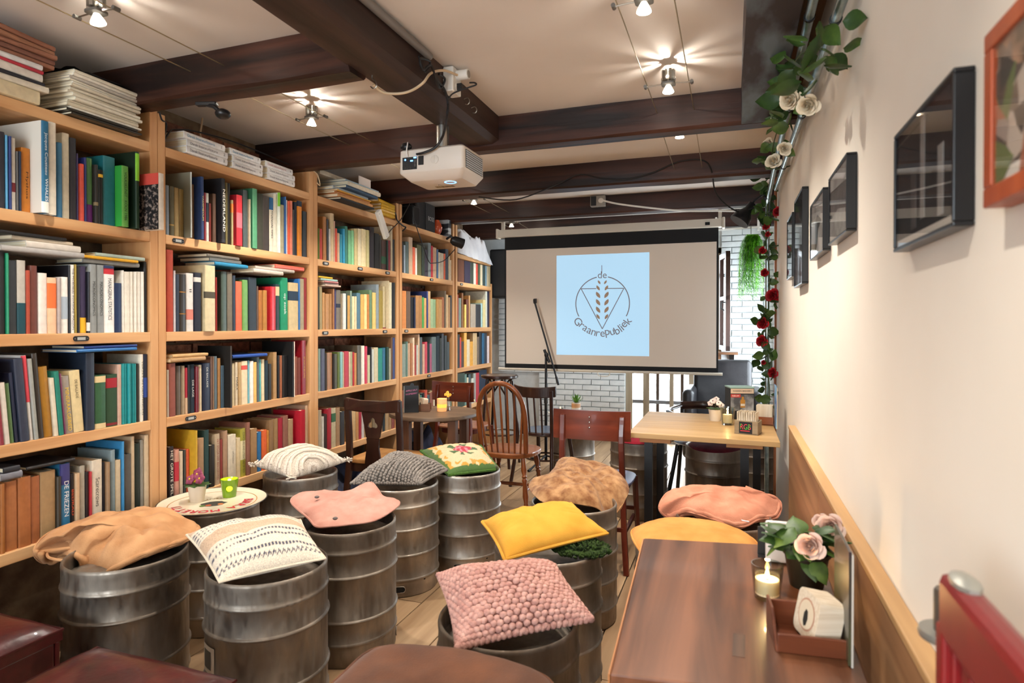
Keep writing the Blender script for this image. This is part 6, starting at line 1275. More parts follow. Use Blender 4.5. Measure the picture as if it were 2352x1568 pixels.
def lie_stack(u, shelf, xl, xr, items, where, p=-.005, z=None, d=.16):
    y0 = at_s(xl, 745, p).y; y1 = at_s(xr, 745, p).y; zz = rowtop(u, shelf, y0, y1)+.004 if z is None else z
    lim = {'B': 2.143, 'C': 1.733, 'D': 1.275, 'E': .87}.get(shelf, 9)
    for k, (t, c, a, e, pp) in enumerate(items):
        if zz+t > lim: break
        ya = y0+(y1-y0)*a; yb_ = y0+(y1-y0)*e
        nm = ('bottom', 'second', 'third', 'fourth', 'fifth', 'sixth', 'seventh', 'eighth', 'ninth', 'tenth', 'eleventh', 'twelfth', 'thirteenth', 'fourteenth', 'fifteenth')[k]
        lying((ya+yb_)/2, zz, yb_-ya, t, d, c, p+pp, '%s book lying %s, %s' % (cname(c), 'flat' if len(items) == 1 else nm+' in pile', where), random.uniform(-.03, .03)); zz += t+.001
lie_stack(0, 'C', 2, 189, [(.02, 'a8a4a0', 0, 1, .01), (.026, 'cfc6ba', .3, .98, .0), (.014, 'c8b8a0', .15, .9, -.01), (.012, '16161a', -.2, .8, .0)], 'second row, '+UNM[0], d=.17)
lie_stack(0, 'C', 192, 333, [(.017, '8a8a86', 0, .9, 0), (.012, 'e0a828', 0, .85, .01), (.016, 'a8b8ac', .2, 1, .0)], 'window end, second row, '+UNM[0])
lie_stack(0, 'D', 172, 314, [(.013, '2a6aa8', 0, .98, .01), (.012, '1f3a78', .15, 1, 0), (.007, 'c8c0b4', .3, .95, -.01)], 'third row, '+UNM[0], d=.2)
lie_stack(0, 'E', 0, 55, [(.025, '7a7a82', 0, .9, 0), (.02, '24262c', .1, .8, 0)], 'bottom row, '+UNM[0])
lie_stack(0, 'E', 60, 175, [(.012, '1c1c1e', 0, .95, 0)], 'across the big leather books, '+UNM[0], d=.2)
lie_stack(1, 'C', 402, 468, [(.022, 'd8cfc0', .1, 1, .03), (.018, 'c8c8c8', 0, .85, .02), (.026, 'd6cab4', 0, .9, .02), (.016, 'e0dcd4', 0, .85, .025), (.01, 'c8a888', 0, .8, 0)], 'near end, second row, '+UNM[1])
lie_stack(1, 'C', 472, 568, [(.02, '1f7aa0', .15, .95, .02), (.02, '5a5a56', .1, .85, .0), (.016, '6a6258', .05, .8, 0)], 'middle, second row, '+UNM[1], d=.2)
lie_stack(1, 'C', 575, 698, [(.022, 'c8bcae', 0, .55, .02), (.018, 'b8aca0', .1, .8, 0), (.024, 'd8604a', .45, 1, .0)], 'window end, second row, '+UNM[1])
lie_stack(1, 'D', 388, 470, [(.02, 'b08a5c', 0, 1, .01), (.016, 'c09a68', .1, 1.1, 0)], 'near end of third row, '+UNM[1], d=.2)
lie_stack(1, 'D', 532, 610, [(.016, '1f4a9a', 0, 1, .01)], 'third row, '+UNM[1], d=.2)
lie_stack(2, 'C', 733, 780, [(.012, 'c8a898', .25, 1, .01), (.01, 'c8b8b0', .3, .95, 0), (.012, 'b87878', .2, .9, .01), (.014, '9ac0b8', .1, .9, 0), (.012, 'e0b428', 0, .65, 0)], 'second row, '+UNM[2])
# magazines on top of the first bookcase
zz = SZ['A']+.001
for k in range(15):
    t = random.choice((.009, .011, .013, .015)); c = random.choice(('cfc4ae', 'd8d0bc', 'c8bca4', 'b8b0a4', 'dcd4c4')) if k > 1 else '2a2620'
    lying(1.905+random.uniform(-.012, .012)+k*.0012, zz, .31, t, .215, c, .035+random.uniform(-.01, .01), 'pale spined magazine in the tall stack on the first bookcase', random.uniform(-.05, .05), 'magazine', 'magazines stacked on the first bookcase', 'magazine'); zz += t+.0006
zz = SZ['A']+.001
for k, (t, c, L_) in enumerate(((.05, 'd8c8a4', .26), (.022, 'd6ccb8', .27), (.014, '22242c', .25), (.03, 'd8d0c4', .24), (.012, 'b02a3a', .24), (.02, 'd0ccc8', .23))):
    lying(1.545+(.0 if k else -.02), zz, L_, t, .2, c, .02, '%s book in the mixed pile beside the magazines, %s up' % (cname(c), ordinal(k+1)), random.uniform(-.06, .06)); zz += t+.0006
for k in range(5):
    lying(1.57, zz+.001, .28, .017, .21, random.choice(('8a5a44', '7a5040', '94664c')), .01+k*.006, 'brown folder on top of the mixed pile, %s up' % ordinal(k+1), random.uniform(-.1, .1), 'folder', 'brown folders on the mixed pile', 'folder'); zz += .0178
b = B(); b.grid(lambda u, v: (-.12+.2*u, (v-.5)*.3, .03*math.sin(u*3.1)*math.sin(v*3.1)+.012*nz((u, v, 0), 6)), 14, 14); bg = b.build('laptop_bag', M('bag_black', '0d0c0d', rough=.7), smooth=True); bg.location = spt(1.93, 2.39, -.08); tag(bg, 'black cloth bag slumped on the magazine stack', 'bag')
# book facing out at the end of the first top row
r = lying(2.16, 1.785, .001, .001, .001, 'ffffff', 0, 'x') if False else None
bm_, pg = book_mesh(.03, .25, .17); fb_ = bm_.build('book', COVER); fb_.color = hx('d4c8b8'); fb_.location = spt(2.155, 1.7805, .155); fb_.rotation_euler = (0, 0, SANG+math.radians(-82)); tag(fb_, 'red topped black and white book turned face-out before the upright', 'book', 'books standing on the bookcase shelves')
fb_.location = spt(2.115, 1.7805, .03); fb_.rotation_euler = (0, 0, SANG+math.radians(180-14))
fb_.location = spt(2.17, 1.7805, -.0)
# simple placement: cover looks towards the tables, pages towards the window
fb_.rotation_euler = (0, 0, SANG); fb_.location = spt(2.118, 1.7805, .105)
pg.build('page_block', PAGES, fb_); B().bbox((-.17, -.0158, .2), (-.002, -.0151, .25)).build('cover_band', tmat('c8483c'), fb_); B().bbox((-.17, -.0156, 0), (-.002, -.0151, .2)).build('cover_photo', M('cover_photo_crowd', '1c1a1a', '8a7a70', rough=.5, scale=(60, 60, 60), detail=2, lo=.5, hi=.62), fb_)
# the numbered literary history, three piles of three
DKC = 'e4e2e0'
for pile, (xl, xr, nums, off) in enumerate(((424, 526, ('3', '2', '1'), 0), (531, 606, ('9', '8', '7'), 0), (612, 679, ('6', '5', '4'), 0))):
    y0, y1 = at_s(xl, 380, .01).y, at_s(xr, 380, .01).y; zz = SZ['A']+.001
    for k, n_ in enumerate(nums):
        L_ = y1-y0-.02; col = {'1': '3a8ab0', '7': '3a8ab0', '4': 'b06a6a'}.get(n_, '55555a')
        lying((y0+y1)/2+(-.008 if k == 2 else .006*(k == 1)), zz, L_, .034, .17, DKC, .012-.004*k, 'white literary history paperback, %s of the pile %s' % (('bottom', 'middle', 'top')[k], ('nearest the magazines', 'between its two sister piles', 'nearest the overhanging books')[pile]), random.uniform(-.02, .02), 'book', 'numbered literary history paperbacks', 'book', [('Dansk litteraturhistorie', col, -.1*L_, L_*.66, None), (n_, '2a2a2a', L_*.4, None, .014)]); zz += .035
# pile overhanging the third bookcase
zz = SZ['A']+.001
for k, (t, c, a, e, pp) in enumerate(((.012, '2a2c30', .15, .97, .08), (.022, 'c89058', .12, .95, .07), (.014, 'b87a44', .1, .9, .06), (.01, 'd8a040', .1, .93, .07), (.02, 'b0b8bc', .1, .88, .05), (.02, '2f4a66', .14, 1.12, .09), (.03, 'd8cdb8', .2, 1.15, .09), (.012, '9ab0bc', .22, 1.1, .08), (.03, 'b8b0a0', .0, .6, .0))):
    y0, y1 = 3.43, 4.02; ya, yb_ = y0+(y1-y0)*a, y0+(y1-y0)*e
    lying((ya+yb_)/2, zz, min(.42, yb_-ya), t, .25, c, pp, '%s book in the pile jutting over the third bookcase, %s up' % (cname(c), ordinal(k+1)), random.uniform(-.04, .04)); zz += t+.0008
wp = B().box((0, 0, .05), (.005, .16, .1)).build('paper_card', M('card_white', 'd8ccc4', rough=.8)); wp.location = spt(4.0, zz-.03, -.02); wp.rotation_euler = (0, 0, SANG); wp.location.z = 2.335; tag(wp, 'pale upright card stuck behind the overhanging pile', 'card')
zz = SZ['A']+.001
for k in range(4):
    lying(4.26, zz, .2, .022, .15, 'd0a01c', .03, 'yellow book near the power strip, %s up' % ordinal(k+1), random.uniform(-.05, .05), group='yellow books by the power strip'); zz += .0228
lying(4.26, zz, .3, .022, .15, 'd0a01c', .02, 'long yellow book crowning the yellow pile', .1, group='yellow books by the power strip')
# power strip and its lead
ps = thing('power_strip', 'white power strip dangling from the third bookcase', 'power strip', at_s(878, 515, .09)); o0 = ps.location.copy(); a_, b_ = at_s(868, 484, .09)-o0, at_s(888, 546, .09)-o0; ax = (b_-a_).normalized(); R_ = Vector((0, 0, 1)).rotation_difference(ax).to_matrix(); L_ = (b_-a_).length
B().box((0, 0, 0), (.03, .062, L_), R_).build('body', WHT, ps, bev=.006)
for s in (-1, 1): B().ell(R_ @ Vector((.016, .02, s*L_*.42)), (.002, .003, .003), 8, 4).build('screw', GREYM, ps)
cable([at_s(889, 546, .09), at_s(896, 530, .06), at_s(920, 505, .05), at_s(940, 470, .04), at_s(945, 462, .03), at_s(950, 500, .06), at_s(970, 560, .05), at_s(985, 600, .05), at_s(995, 604, .05), at_s(1020, 598, .06), at_s(1045, 572, .1)], .004, 'black lead hanging over the fourth bookcase to the small spotlight')
cable([at_s(893, 478, .01), at_s(908, 490, .02), at_s(912, 505, .02), at_s(925, 518, .03), at_s(932, 522, .03), at_s(925, 530, .03)], .006, 'short black plug lead at the third upright')
cable([at_s(366, 256, .02), at_s(372, 275, .01), at_s(382, 285, -.02), at_s(378, 318, -.03), at_s(392, 300, -.05), at_s(405, 298, -.06), at_s(440, 300, -.1), at_s(520, 320, -.12), at_s(600, 350, -.12), at_s(650, 372, -.1), at_s(700, 392, -.02)], .004, 'black cables trailing behind the numbered paperbacks')
cable([at_s(690, 388, -.05), at_s(712, 390, .01), at_s(728, 400, .012), at_s(735, 425, .012), at_s(728, 420, .012)], .004, 'cream cable looped over the second upright', MATS['cable_cream'])
cable([at_s(466, 250, -.25), at_s(464, 280, -.25), at_s(460, 310, -.2), at_s(470, 325, -.15)], .005, 'cream cable coming down the brick wall', MATS['cable_cream'])
# spotlight clamped under the first cross beam
sl = thing('clamp_light', 'small black clamp light under the first cross beam', 'lamp', at_z(475, 235, 2.305)); o0 = sl.location.copy(); g2 = lambda x, y, z: at_z(x, y, z)-o0
B().box((0, 0, -.008), (.09, .03, .016), (0, 0, .3)).build('clamp', DKG, sl, bev=.004); e1, e2 = g2(492, 245, 2.28), g2(512, 262, 2.25); B().tube([(0, 0, -.01), e1, e2], .009, 8).build('arm', DKG, sl, smooth=True); B().ell(e2, (.032, .032, .022), 14, 8).build('head', DKG, sl, smooth=True)
# loudspeaker, mug and box on the fourth bookcase
bo = thing('loudspeaker', 'black loudspeaker with white maker lettering on the fourth bookcase', 'loudspeaker', spt(5.03, SZ['A']+.001, -.03), SANG); B().bbox((-.2, -.19, 0), (0, .19, .255)).build('cabinet', M('speaker_black', '1a1a1c', rough=.55), bo, bev=.006)
B().bbox((0, -.01, .012), (.004, .18, .243)).build('grille', M('speaker_grille', '2a2a2c', '1c1c1e', rough=.7, scale=(300, 300, 300)), bo); B().bbox((0, -.18, .012), (.004, -.09, .243)).build('grille', MATS['speaker_grille'], bo); text('BOSE', (.005, .1, .12), (0, 1, 0), (0, 0, 1), w=.12).build('maker_lettering', M('lettering_silver', 'a8a8a8', rough=.4), bo)
o2 = B().box((0, 0, .08), (.18, .12, .16)).build('cable_box', BLK, bev=.01); o2.location = spt(4.72, SZ['A']+.001, -.05); o2.rotation_euler = (0, 0, SANG); tag(o2, 'small black box beside the loudspeaker', 'box')
mg = thing('orange_jar', 'round orange jar beside the loudspeaker', 'jar', spt(5.31, SZ['A']+.001, -.06)); B().lathe([(0, 0), (.03, 0), (.05, .03), (.058, .07), (.045, .11), (.03, .13), (.03, .14), (0, .14)], seg=24).build('body', M('glaze_orange', '9a3a1c', 'b04a24', rough=.25, scale=(8, 8, 8), coat=.3), mg, smooth=True)
bx_ = B().box((0, 0, .08), (.12, .07, .16)).build('carton', M('carton_grey_black', '20242a', 'b0b4b8', rough=.5, scale=(3, 3, 14), detail=1, lo=.48, hi=.52)); bx_.location = spt(5.46, SZ['A']+.001, -.05); bx_.rotation_euler = (0, 0, SANG); tag(bx_, 'small printed carton next to the orange jar', 'box')
# small spotlight hanging at the fourth upright
ss = thing('spotlight', 'small black spotlight hanging at the fourth upright', 'lamp', at_s(1052, 556, .12)); R_ = Vector((0, 0, 1)).rotation_difference(Vector((-.6, -.6, .25))).to_matrix(); B().lathe([(0, .07), (.03, .07), (.045, .04), (.05, -.05), (.046, -.05), (.03, -.01), (0, -.01)], (0, 0, 0), 22, R_).build('head', DKG, ss, smooth=True); B().tube([(0, 0, 0), (-.05, -.05, .05), (-.1, -.04, .03)], .012, 8).build('yoke', DKG, ss, smooth=True)
# crumpled white sheet
sh = B(); c0_ = spt(6.15, 2.062, -.13)
def shf(u, v):
    y = (u-.5)*.95; x = -.12+(v)*.27; h_ = max(0, 1-abs(u*2-1)**3)**.5*max(0, 1-abs(v*2-1)**4)**.5; p = Vector((x, y, .0)); rg = abs(nz(p, 6, 1))*.1+abs(nz(p, 13, 4))*.06
    return (x+.02*nz(p, 9, 7), y+.02*nz(p, 9, 3), .012+h_*(.17+rg*1.3)+.03*nz(p, 6, 9)*h_-(.05*(v-.85)/.15 if v > .85 else 0)*(.3+.7*u))
sh.grid(shf, 70, 44); so = sh.build('cloth_sheet', M('sheet_white', 'd6d6dc', 'e4e4e8', rough=.6, scale=(10, 10, 10)), smooth=True, angle=False); so.location = c0_; so.rotation_euler = (0, 0, SANG); tag(so, 'crumpled white sheet on the bookcase by the screen', 'sheet')
# black loudspeaker on the far wall beside the last bookcase
sk = thing('loudspeaker', 'tall black loudspeaker mounted beside the last bookcase', 'loudspeaker', (-2.5, 6.86, 1.66)); B().bbox((-.15, -.12, 0), (.1, .2, .56)).build('cabinet', MATS['speaker_black'], sk, bev=.02); B().bbox((-.13, -.126, .03), (.08, -.12, .53)).build('grille', MATS['speaker_grille'], sk); B().bbox((.1, -.02, .25), (.102, .01, .29)).build('badge', LBLW, sk); B().bbox((-.04, .2, .2), (.02, .38, .3)).build('bracket', BLKM, sk)
# dark blue clothes heaped under the shelves
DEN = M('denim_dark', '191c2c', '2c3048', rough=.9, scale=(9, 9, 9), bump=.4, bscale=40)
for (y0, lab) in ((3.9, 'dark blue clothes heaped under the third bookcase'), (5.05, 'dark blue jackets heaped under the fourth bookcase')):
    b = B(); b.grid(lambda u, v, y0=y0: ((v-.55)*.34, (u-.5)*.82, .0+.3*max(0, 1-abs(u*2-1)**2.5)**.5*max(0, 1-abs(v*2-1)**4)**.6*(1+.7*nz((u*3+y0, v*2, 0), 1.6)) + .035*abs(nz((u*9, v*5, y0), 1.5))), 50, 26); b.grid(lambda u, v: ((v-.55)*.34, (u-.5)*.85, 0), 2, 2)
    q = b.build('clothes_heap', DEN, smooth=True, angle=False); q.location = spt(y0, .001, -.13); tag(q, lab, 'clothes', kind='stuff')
cable([spt(1.78, .02, -.05), spt(1.76, .2, .0), spt(1.79, .36, .02), spt(1.86, .44, .02)], .006, 'yellow cable rising behind the tan cushion keg', M('cable_yellow', 'b89a2a', rough=.5))
# ================================================================== things on tables, trays and kegs
WAX = M('candle_wax', 'e8dcc0', rough=.5, emit='ffb050', est=.35); FLAME = M('flame', 'ffd080', emit='ffc060', est=45.); FROST = M('frosted_glow', 'e0a050', rough=.6, emit='ff9a30', est=1.6)
def flame(r, p, s=1., e=.35):
    B().lathe([(0, 0), (.0035*s, .004*s), (.0042*s, .009*s), (.002*s, .017*s), (0, .024*s)], p, 10).build('flame', FLAME, r, smooth=True)
    L = bpy.data.lights.new('candle_light', 'POINT'); L.energy = e; L.color = (1, .6, .25); L.shadow_soft_size = .006; o = bpy.data.objects.new('candle_light', L); COL.objects.link(o); o.parent = r; o.location = Vector(p)+Vector((0, 0, .03))
def tumbler(loc, label, r0, r1, h, gm, wax, fs=1., e=.35, base=.008):
    r = thing('tea_light_glass', label, 'candle', loc, 0, 'candle glasses'); t = .0025
    B().lathe([(0, 0), (r0, 0), (r1, h), (r1-t, h), (r0-t, base), (0, base)], seg=32).build('glass', gm, r, smooth=True)
    if wax: B().lathe([(0, base+.001), (wax[0], base+.001), (wax[0], base+wax[1]), (0, base+wax[1]-.002)], seg=24).build('candle', WAX, r, smooth=True); flame(r, (0, 0, base+wax[1]), fs, e)
    return r
# ---- near table
n_ = .7505
p = at_z(1762, 1372, .75); tumbler((p.x, p.y, n_), 'clear tea light glass burning on the brown table', .027, .034, .075, TUMB, (.025, .034), 1.1, .6)
HOLD = wood('holder_walnut', '4a2416', '6e3a22', 0, rough=.35, coat=.2); p = at_z(1862, 1480, .75)
ch = thing('coaster_holder', 'dark wooden coaster holder on the brown table', 'holder', (.135, 1.315, n_), math.radians(6)); B().bbox((-.06, -.05, 0), (.06, .05, .006)).build('bottom', HOLD, ch)
B().bbox((-.06, -.056, 0), (.06, -.049, .035)).build('front_board', HOLD, ch, bev=.002); B().bbox((-.06, .049, 0), (.06, .056, .055)).build('back_board', HOLD, ch, bev=.002)
B().slab([(-.063, -.056, 0), (-.063, .056, 0), (-.063, .056, .062), (-.063, .0, .06)], (.006, 0, 0)).build('side_board', HOLD, ch, bev=.002); B().slab([(.057, -.056, 0), (.057, .056, 0), (.057, .056, .05)], (.006, 0, 0)).build('side_board', HOLD, ch)
CARD = M('beer_mat_edge', 'c8b49a', 'd8c8b2', rough=.9, scale=(3, 160, 160)); CARDF = M('beer_mat_face', 'd2bfa4', rough=.9)
def mats(loc, rz, n, tilt, label, s=.046, dirx=True, wr='b04a3a', th=.0026):
    for k in range(n):
        o = None
    r = thing('beer_mats', label, 'beer mats', loc, rz); pts = []
    for kk in range(24):
        a = 2*math.pi*kk/24; c, s_ = math.cos(a), math.sin(a); pts.append((math.copysign(abs(c)**.35, c)*s, math.copysign(abs(s_)**.35, s_)*s))
    Rt = Euler((0, tilt, 0)).to_matrix()
    for k in range(n):
        b = B(); x0 = (k-n/2)*th*1.08; b.add([Rt @ Vector((x0, q[0], q[1]+s)) for q in pts]+[Rt @ Vector((x0+th, q[0], q[1]+s)) for q in pts], [tuple(range(23, -1, -1)), tuple(range(24, 48))]+[(i, (i+1) % 24, 24+(i+1) % 24, 24+i) for i in range(24)]); b.build('beer_mat', CARD, r)
    xf = (-n/2)*th*1.08-.0004; B().add([Rt @ Vector((xf, math.cos(2*math.pi*i/24)*s*.72, s+math.sin(2*math.pi*i/24)*s*.72)) for i in range(24)], [tuple(range(24))]).build('mat_print', tmat('b88a72'), r); B().add([Rt @ Vector((xf-.0003, math.cos(2*math.pi*i/24)*s*.64, s+math.sin(2*math.pi*i/24)*s*.64)) for i in range(24)], [tuple(range(24))]).build('mat_print', CARDF, r); B().add([Rt @ Vector((xf-.0006, math.cos(2*math.pi*i/7+.4)*s*.2, s*.85+math.sin(2*math.pi*i/7+.4)*s*.4)) for i in range(7)], [tuple(range(7))]).build('mat_figure', tmat('2c2a26'), r)
mats((.15, 1.318, n_+.0075), math.radians(20), 17, .2, 'thick pack of beer mats leaning in the dark coaster holder', .042)
MENU = thing('menu_board', 'tall thin menu board standing on the brown table', 'menu', (.204, 1.30, n_)); B().bbox((-.003, -.06, 0), (.0, .11, .2)).build('clip_board', M('menu_white', 'b8b2a8', rough=.6), MENU); B().bbox((-.0075, -.058, .002), (-.003, .108, .205)).build('menu_photo', M('menu_photo', '2a1f24', '4a4a2c', rough=.4, scale=(10, 10, 6), coat=.3), MENU)
fp = thing('flower_pot', 'black pot of pale pink roses on the brown table', 'plant', (.165, 1.60, n_)); B().lathe([(0, 0), (.036, 0), (.048, .072), (.052, .074), (.052, .082), (.046, .082), (.044, .07), (0, .068)], seg=28).build('pot', M('pot_black', '17150f', rough=.35), fp, smooth=True)
ROSEP = rose_mesh('rose_pale', M('petal_pale_pink', 'd0a896', 'dcc0b0', rough=.7, scale=(30, 30, 30))); random.seed(17); fo_ = Vector((.165, 1.60, n_))
for (x, y, Y, s) in ((1862, 1252, 1.53, 1.05), (1908, 1208, 1.62, 1.05), (1886, 1196, 1.64, .65)):
    c = at_y(x, y, Y)-fo_; q = obj('rose', ROSEP, fp); q.location = c; q.scale = (s, s, s); q.rotation_euler = Vector((0, 0, 1)).rotation_difference(Vector((-.3, -.9, .2)).normalized()).to_euler(); B().tube(smoothcurve([(0, 0, .065), c*.5+Vector((0, 0, .04)), c+Vector((0, .01, -.004))]), .0025, 6).build('stem', STEM, fp, smooth=True)
for k in range(34):
    a = random.uniform(0, 6.28); l = obj('leaf', LEAF[k % 2], fp); rr_ = random.uniform(.01, .045); l.location = (math.cos(a)*rr_-.008, math.sin(a)*rr_, .075+random.uniform(0, .06)); s = random.uniform(.8, 1.25); l.scale = (s, s, s); l.rotation_euler = (random.uniform(-.9, .6), random.uniform(-.6, .6), a-math.pi/2)
ph = thing('plastic_holder', 'white napkin sleeve with black print behind the roses', 'holder', (.125, 1.735, n_)); b = B(); b.box((0, 0, .052), (.085, .03, .1), (-.15, 0, 0)); b.build('sleeve', M('sleeve_white', 'd4ccc8', rough=.5), ph, bev=.006); text('A', (-.02, -.024, .075), (1, 0, 0), (0, .15, 1), h=.02).build('printed_crest', tmat('3a3a3a'), ph); text('PARADISE', (0, -.022, .055), (1, 0, 0), (0, .15, 1), w=.06).build('printed_words', tmat('2a2a2a'), ph)
bs_ = thing('black_stand', 'black upright menu stand at the back of the brown table', 'stand', (.095, 1.77, n_)); B().bbox((-.03, -.004, .006), (.03, .004, .075)).build('board', BLK, bs_); B().bbox((-.03, -.02, 0), (.03, .02, .006)).build('foot', BLK, bs_)
# ---- pale pine table
n_ = .7505
def pot(loc, label, mat, r0, r1, h): 
    r = thing('flower_pot', label, 'plant', loc); B().lathe([(0, 0), (r0, 0), (r1, h), (r1-.004, h), (r1-.006, h-.012), (0, h-.014)], seg=28).build('pot', mat, r, smooth=True); return r
POTW = M('pot_cream', 'd6c8b4', rough=.5); p = at_z(1643, 966, .75); fw = pot((p.x, p.y, n_), 'cream pot with white orchid-like flowers on the pale table', POTW, .032, .042, .072)
def petal_flower(r, c, R_, mat, mid, nrm=(0, -.8, .5)):
    Rm = Vector((0, 0, 1)).rotation_difference(Vector(nrm).normalized()).to_matrix(); b = B()
    for k in range(5):
        a = 2*math.pi*k/5+.3; cc, ss_ = math.cos(a), math.sin(a); b.grid(lambda u, v, cc=cc, ss_=ss_: Vector(c)+Rm @ Vector((cc*u*R_-ss_*(v-.5)*R_*1.2*math.sin(math.pi*min(1, u*.9+.08)), ss_*u*R_+cc*(v-.5)*R_*1.2*math.sin(math.pi*min(1, u*.9+.08)), .25*R_*u-.35*R_*u*u+.12*R_*math.cos((v-.5)*5))), 6, 5)
    f = b.build('blossom', mat, r, smooth=True, angle=False); B().ell(Vector(c)+Rm @ Vector((0, 0, .1*R_)), (R_*.2,)*3, 8, 5).build('blossom_eye', mid, f, smooth=True)
PETW = M('petal_white', 'e2d8ce', 'cdb8b0', rough=.7, scale=(40, 40, 40)); EYE = M('eye_dark', '5a2030', rough=.7)
for c in ((-.015, -.01, .125), (.02, -.015, .115), (.005, .012, .135), (.035, 0, .1), (-.03, .0, .11)): petal_flower(fw, c, .02, PETW, EYE)
for k in range(7): l = obj('leaf', LEAF[0], fw); a = k*.9; l.location = (math.cos(a)*.012, math.sin(a)*.012, .07); l.scale = (.9,)*3; l.rotation_euler = (.35, 0, a)
for c in ((0, 0, .13),): B().tube([(0, 0, .06), c], .002, 5).build('stem', STEM, fw)
p = at_z(1671, 975, .75); tumbler((p.x, p.y, n_), 'clear tea light glass burning on the pale table', .033, .044, .105, TUMB, (.026, .05), 1.3, .4, .012)
bx = thing('bottle_carton', 'black and white brewery carton with a bottle picture on the pale table', 'box', (.045, 4.31, n_), math.radians(16)); B().bbox((-.075, -.06, 0), (.075, .06, .2)).build('carton', tmat('1f1e1e'), bx, bev=.001); B().bbox((-.077, -.062, .198), (.077, .062, .206)).build('lid', M('carton_lid_green', '8fb0a4', rough=.5), bx)
B().bbox((-.072, -.0612, .165), (.072, -.0602, .195)).build('name_band', tmat('cdb49a'), bx); text('WARREN BREWERY', (0, -.0616, .181), (1, 0, 0), (0, 0, 1), w=.12).build('name_lettering', tmat('2a2422'), bx)
B().bbox((-.072, -.0612, .055), (.072, -.0602, .158)).build('picture', M('carton_picture', '4a4a4c', 'a8a8a8', rough=.6, scale=(12, 12, 9), lo=.4, hi=.6), bx); B().bbox((-.072, -.0618, .14), (-.01, -.0612, .16)).build('red_flash', tmat('b83a34'), bx); text('NIEUW', (-.041, -.0622, .15), (1, 0, 0), (0, 0, 1), w=.045).build('flash_lettering', tmat('e8d8d0'), bx)
B().prism([(-.012, -.0625), (.018, -.0625), (.018, -.0615), (-.012, -.0615)], .075, .125).build('bottle_picture', tmat('b07a2c'), bx); B().bbox((-.004, -.0625, .125), (.01, -.0615, .145)).build('bottle_neck', tmat('b07a2c'), bx); B().bbox((-.01, -.063, .085), (.016, -.0624, .1)).build('bottle_label', tmat('d8ccb8'), bx)
for k in range(9): B().bbox((.0752, -.048, .04+k*.011), (.0758, .045, .046+k*.011)).build('small_print', tmat('8a8478'), bx)
text('GIVE ME A BEER', (.0762, 0, .17), (0, 1, 0), (0, .25, 1), w=.09).build('side_lettering', tmat('d8d0c4'), bx)
HOLP = wood('holder_pale', '77654e', '9a8668', 0, rough=.5); nh = thing('napkin_holder', 'wooden napkin holder with a black colourful lettered sticker', 'holder', (.085, 3.72, n_), math.radians(-14)); 
for yy in (-.05, .044): B().bbox((-.062, yy, 0), (.062, yy+.008, .075)).build('board', HOLP, nh, bev=.002)
B().bbox((-.062, -.05, 0), (.062, .052, .008)).build('bottom', HOLP, nh); B().bbox((.054, -.042, .008), (.062, .044, .07)).build('end_board', HOLP, nh)
B().bbox((-.037, -.0508, .006), (.033, -.0502, .07)).build('sticker', tmat('121012'), nh)
for i, (ch_, c) in enumerate((('R', 'c8304a'), ('G', '5a4a9a'), ('B', '4aa83a'))):
    pass
text('RGB', (-.002, -.0512, .043), (1, 0, 0), (0, 0, 1), w=.056, h=.03).build('sticker_lettering', M('lettering_rgb', 'd83a4a', '4ab03a', rough=.5, scale=(40, 40, 40), detail=1, lo=.47, hi=.53), nh); B().bbox((-.03, -.0512, .018), (.02, -.0508, .022)).build('sticker_line', tmat('c8303a'), nh)
NAP = M('napkin_paper', 'd8c8ae', 'e4d8c4', rough=.95, scale=(120, 4, 4)); b = B(); n2 = 30
for k in range(n2): b.box((-.05+.1*k/n2, 0, .06+.003*math.sin(k*1.7)+.012), (.0022, .078, .1), (0, .06*math.sin(k*2.3), 0))
b.build('napkins', NAP, nh)['kind'] = 'stuff'
h2 = thing('napkin_holder', 'reddish wooden holder filled with pale mats beside the brewery carton', 'holder', (.19, 4.09, n_), math.radians(-8)); B().bbox((-.05, -.05, 0), (.05, -.042, .05)).build('board', wood('holder_red', '6e3c22', '8e5230', 0, rough=.4), h2); B().bbox((-.05, .042, 0), (.05, .05, .05)).build('board', MATS['holder_red'], h2); B().bbox((-.05, -.05, 0), (.05, .05, .008)).build('bottom', MATS['holder_red'], h2)
b = B(); 
for k in range(24): b.box((-.045+.09*k/24, 0, .062), (.0032, .08, .11))
b.build('mats', NAP, h2)['kind'] = 'stuff'
mn = thing('menu_board', 'tall menu card with a blue picture on the pale table', 'menu', (.245, 3.98, n_)); B().bbox((-.002, -.075, 0), (.002, .075, .24)).build('board', M('menu_cream', 'c8b898', rough=.6), mn); B().bbox((-.006, -.073, .003), (-.002, .073, .25)).build('picture', M('menu_blue', '2a5a9a', '6ab0d8', rough=.35, scale=(6, 6, 9), coat=.3), mn)
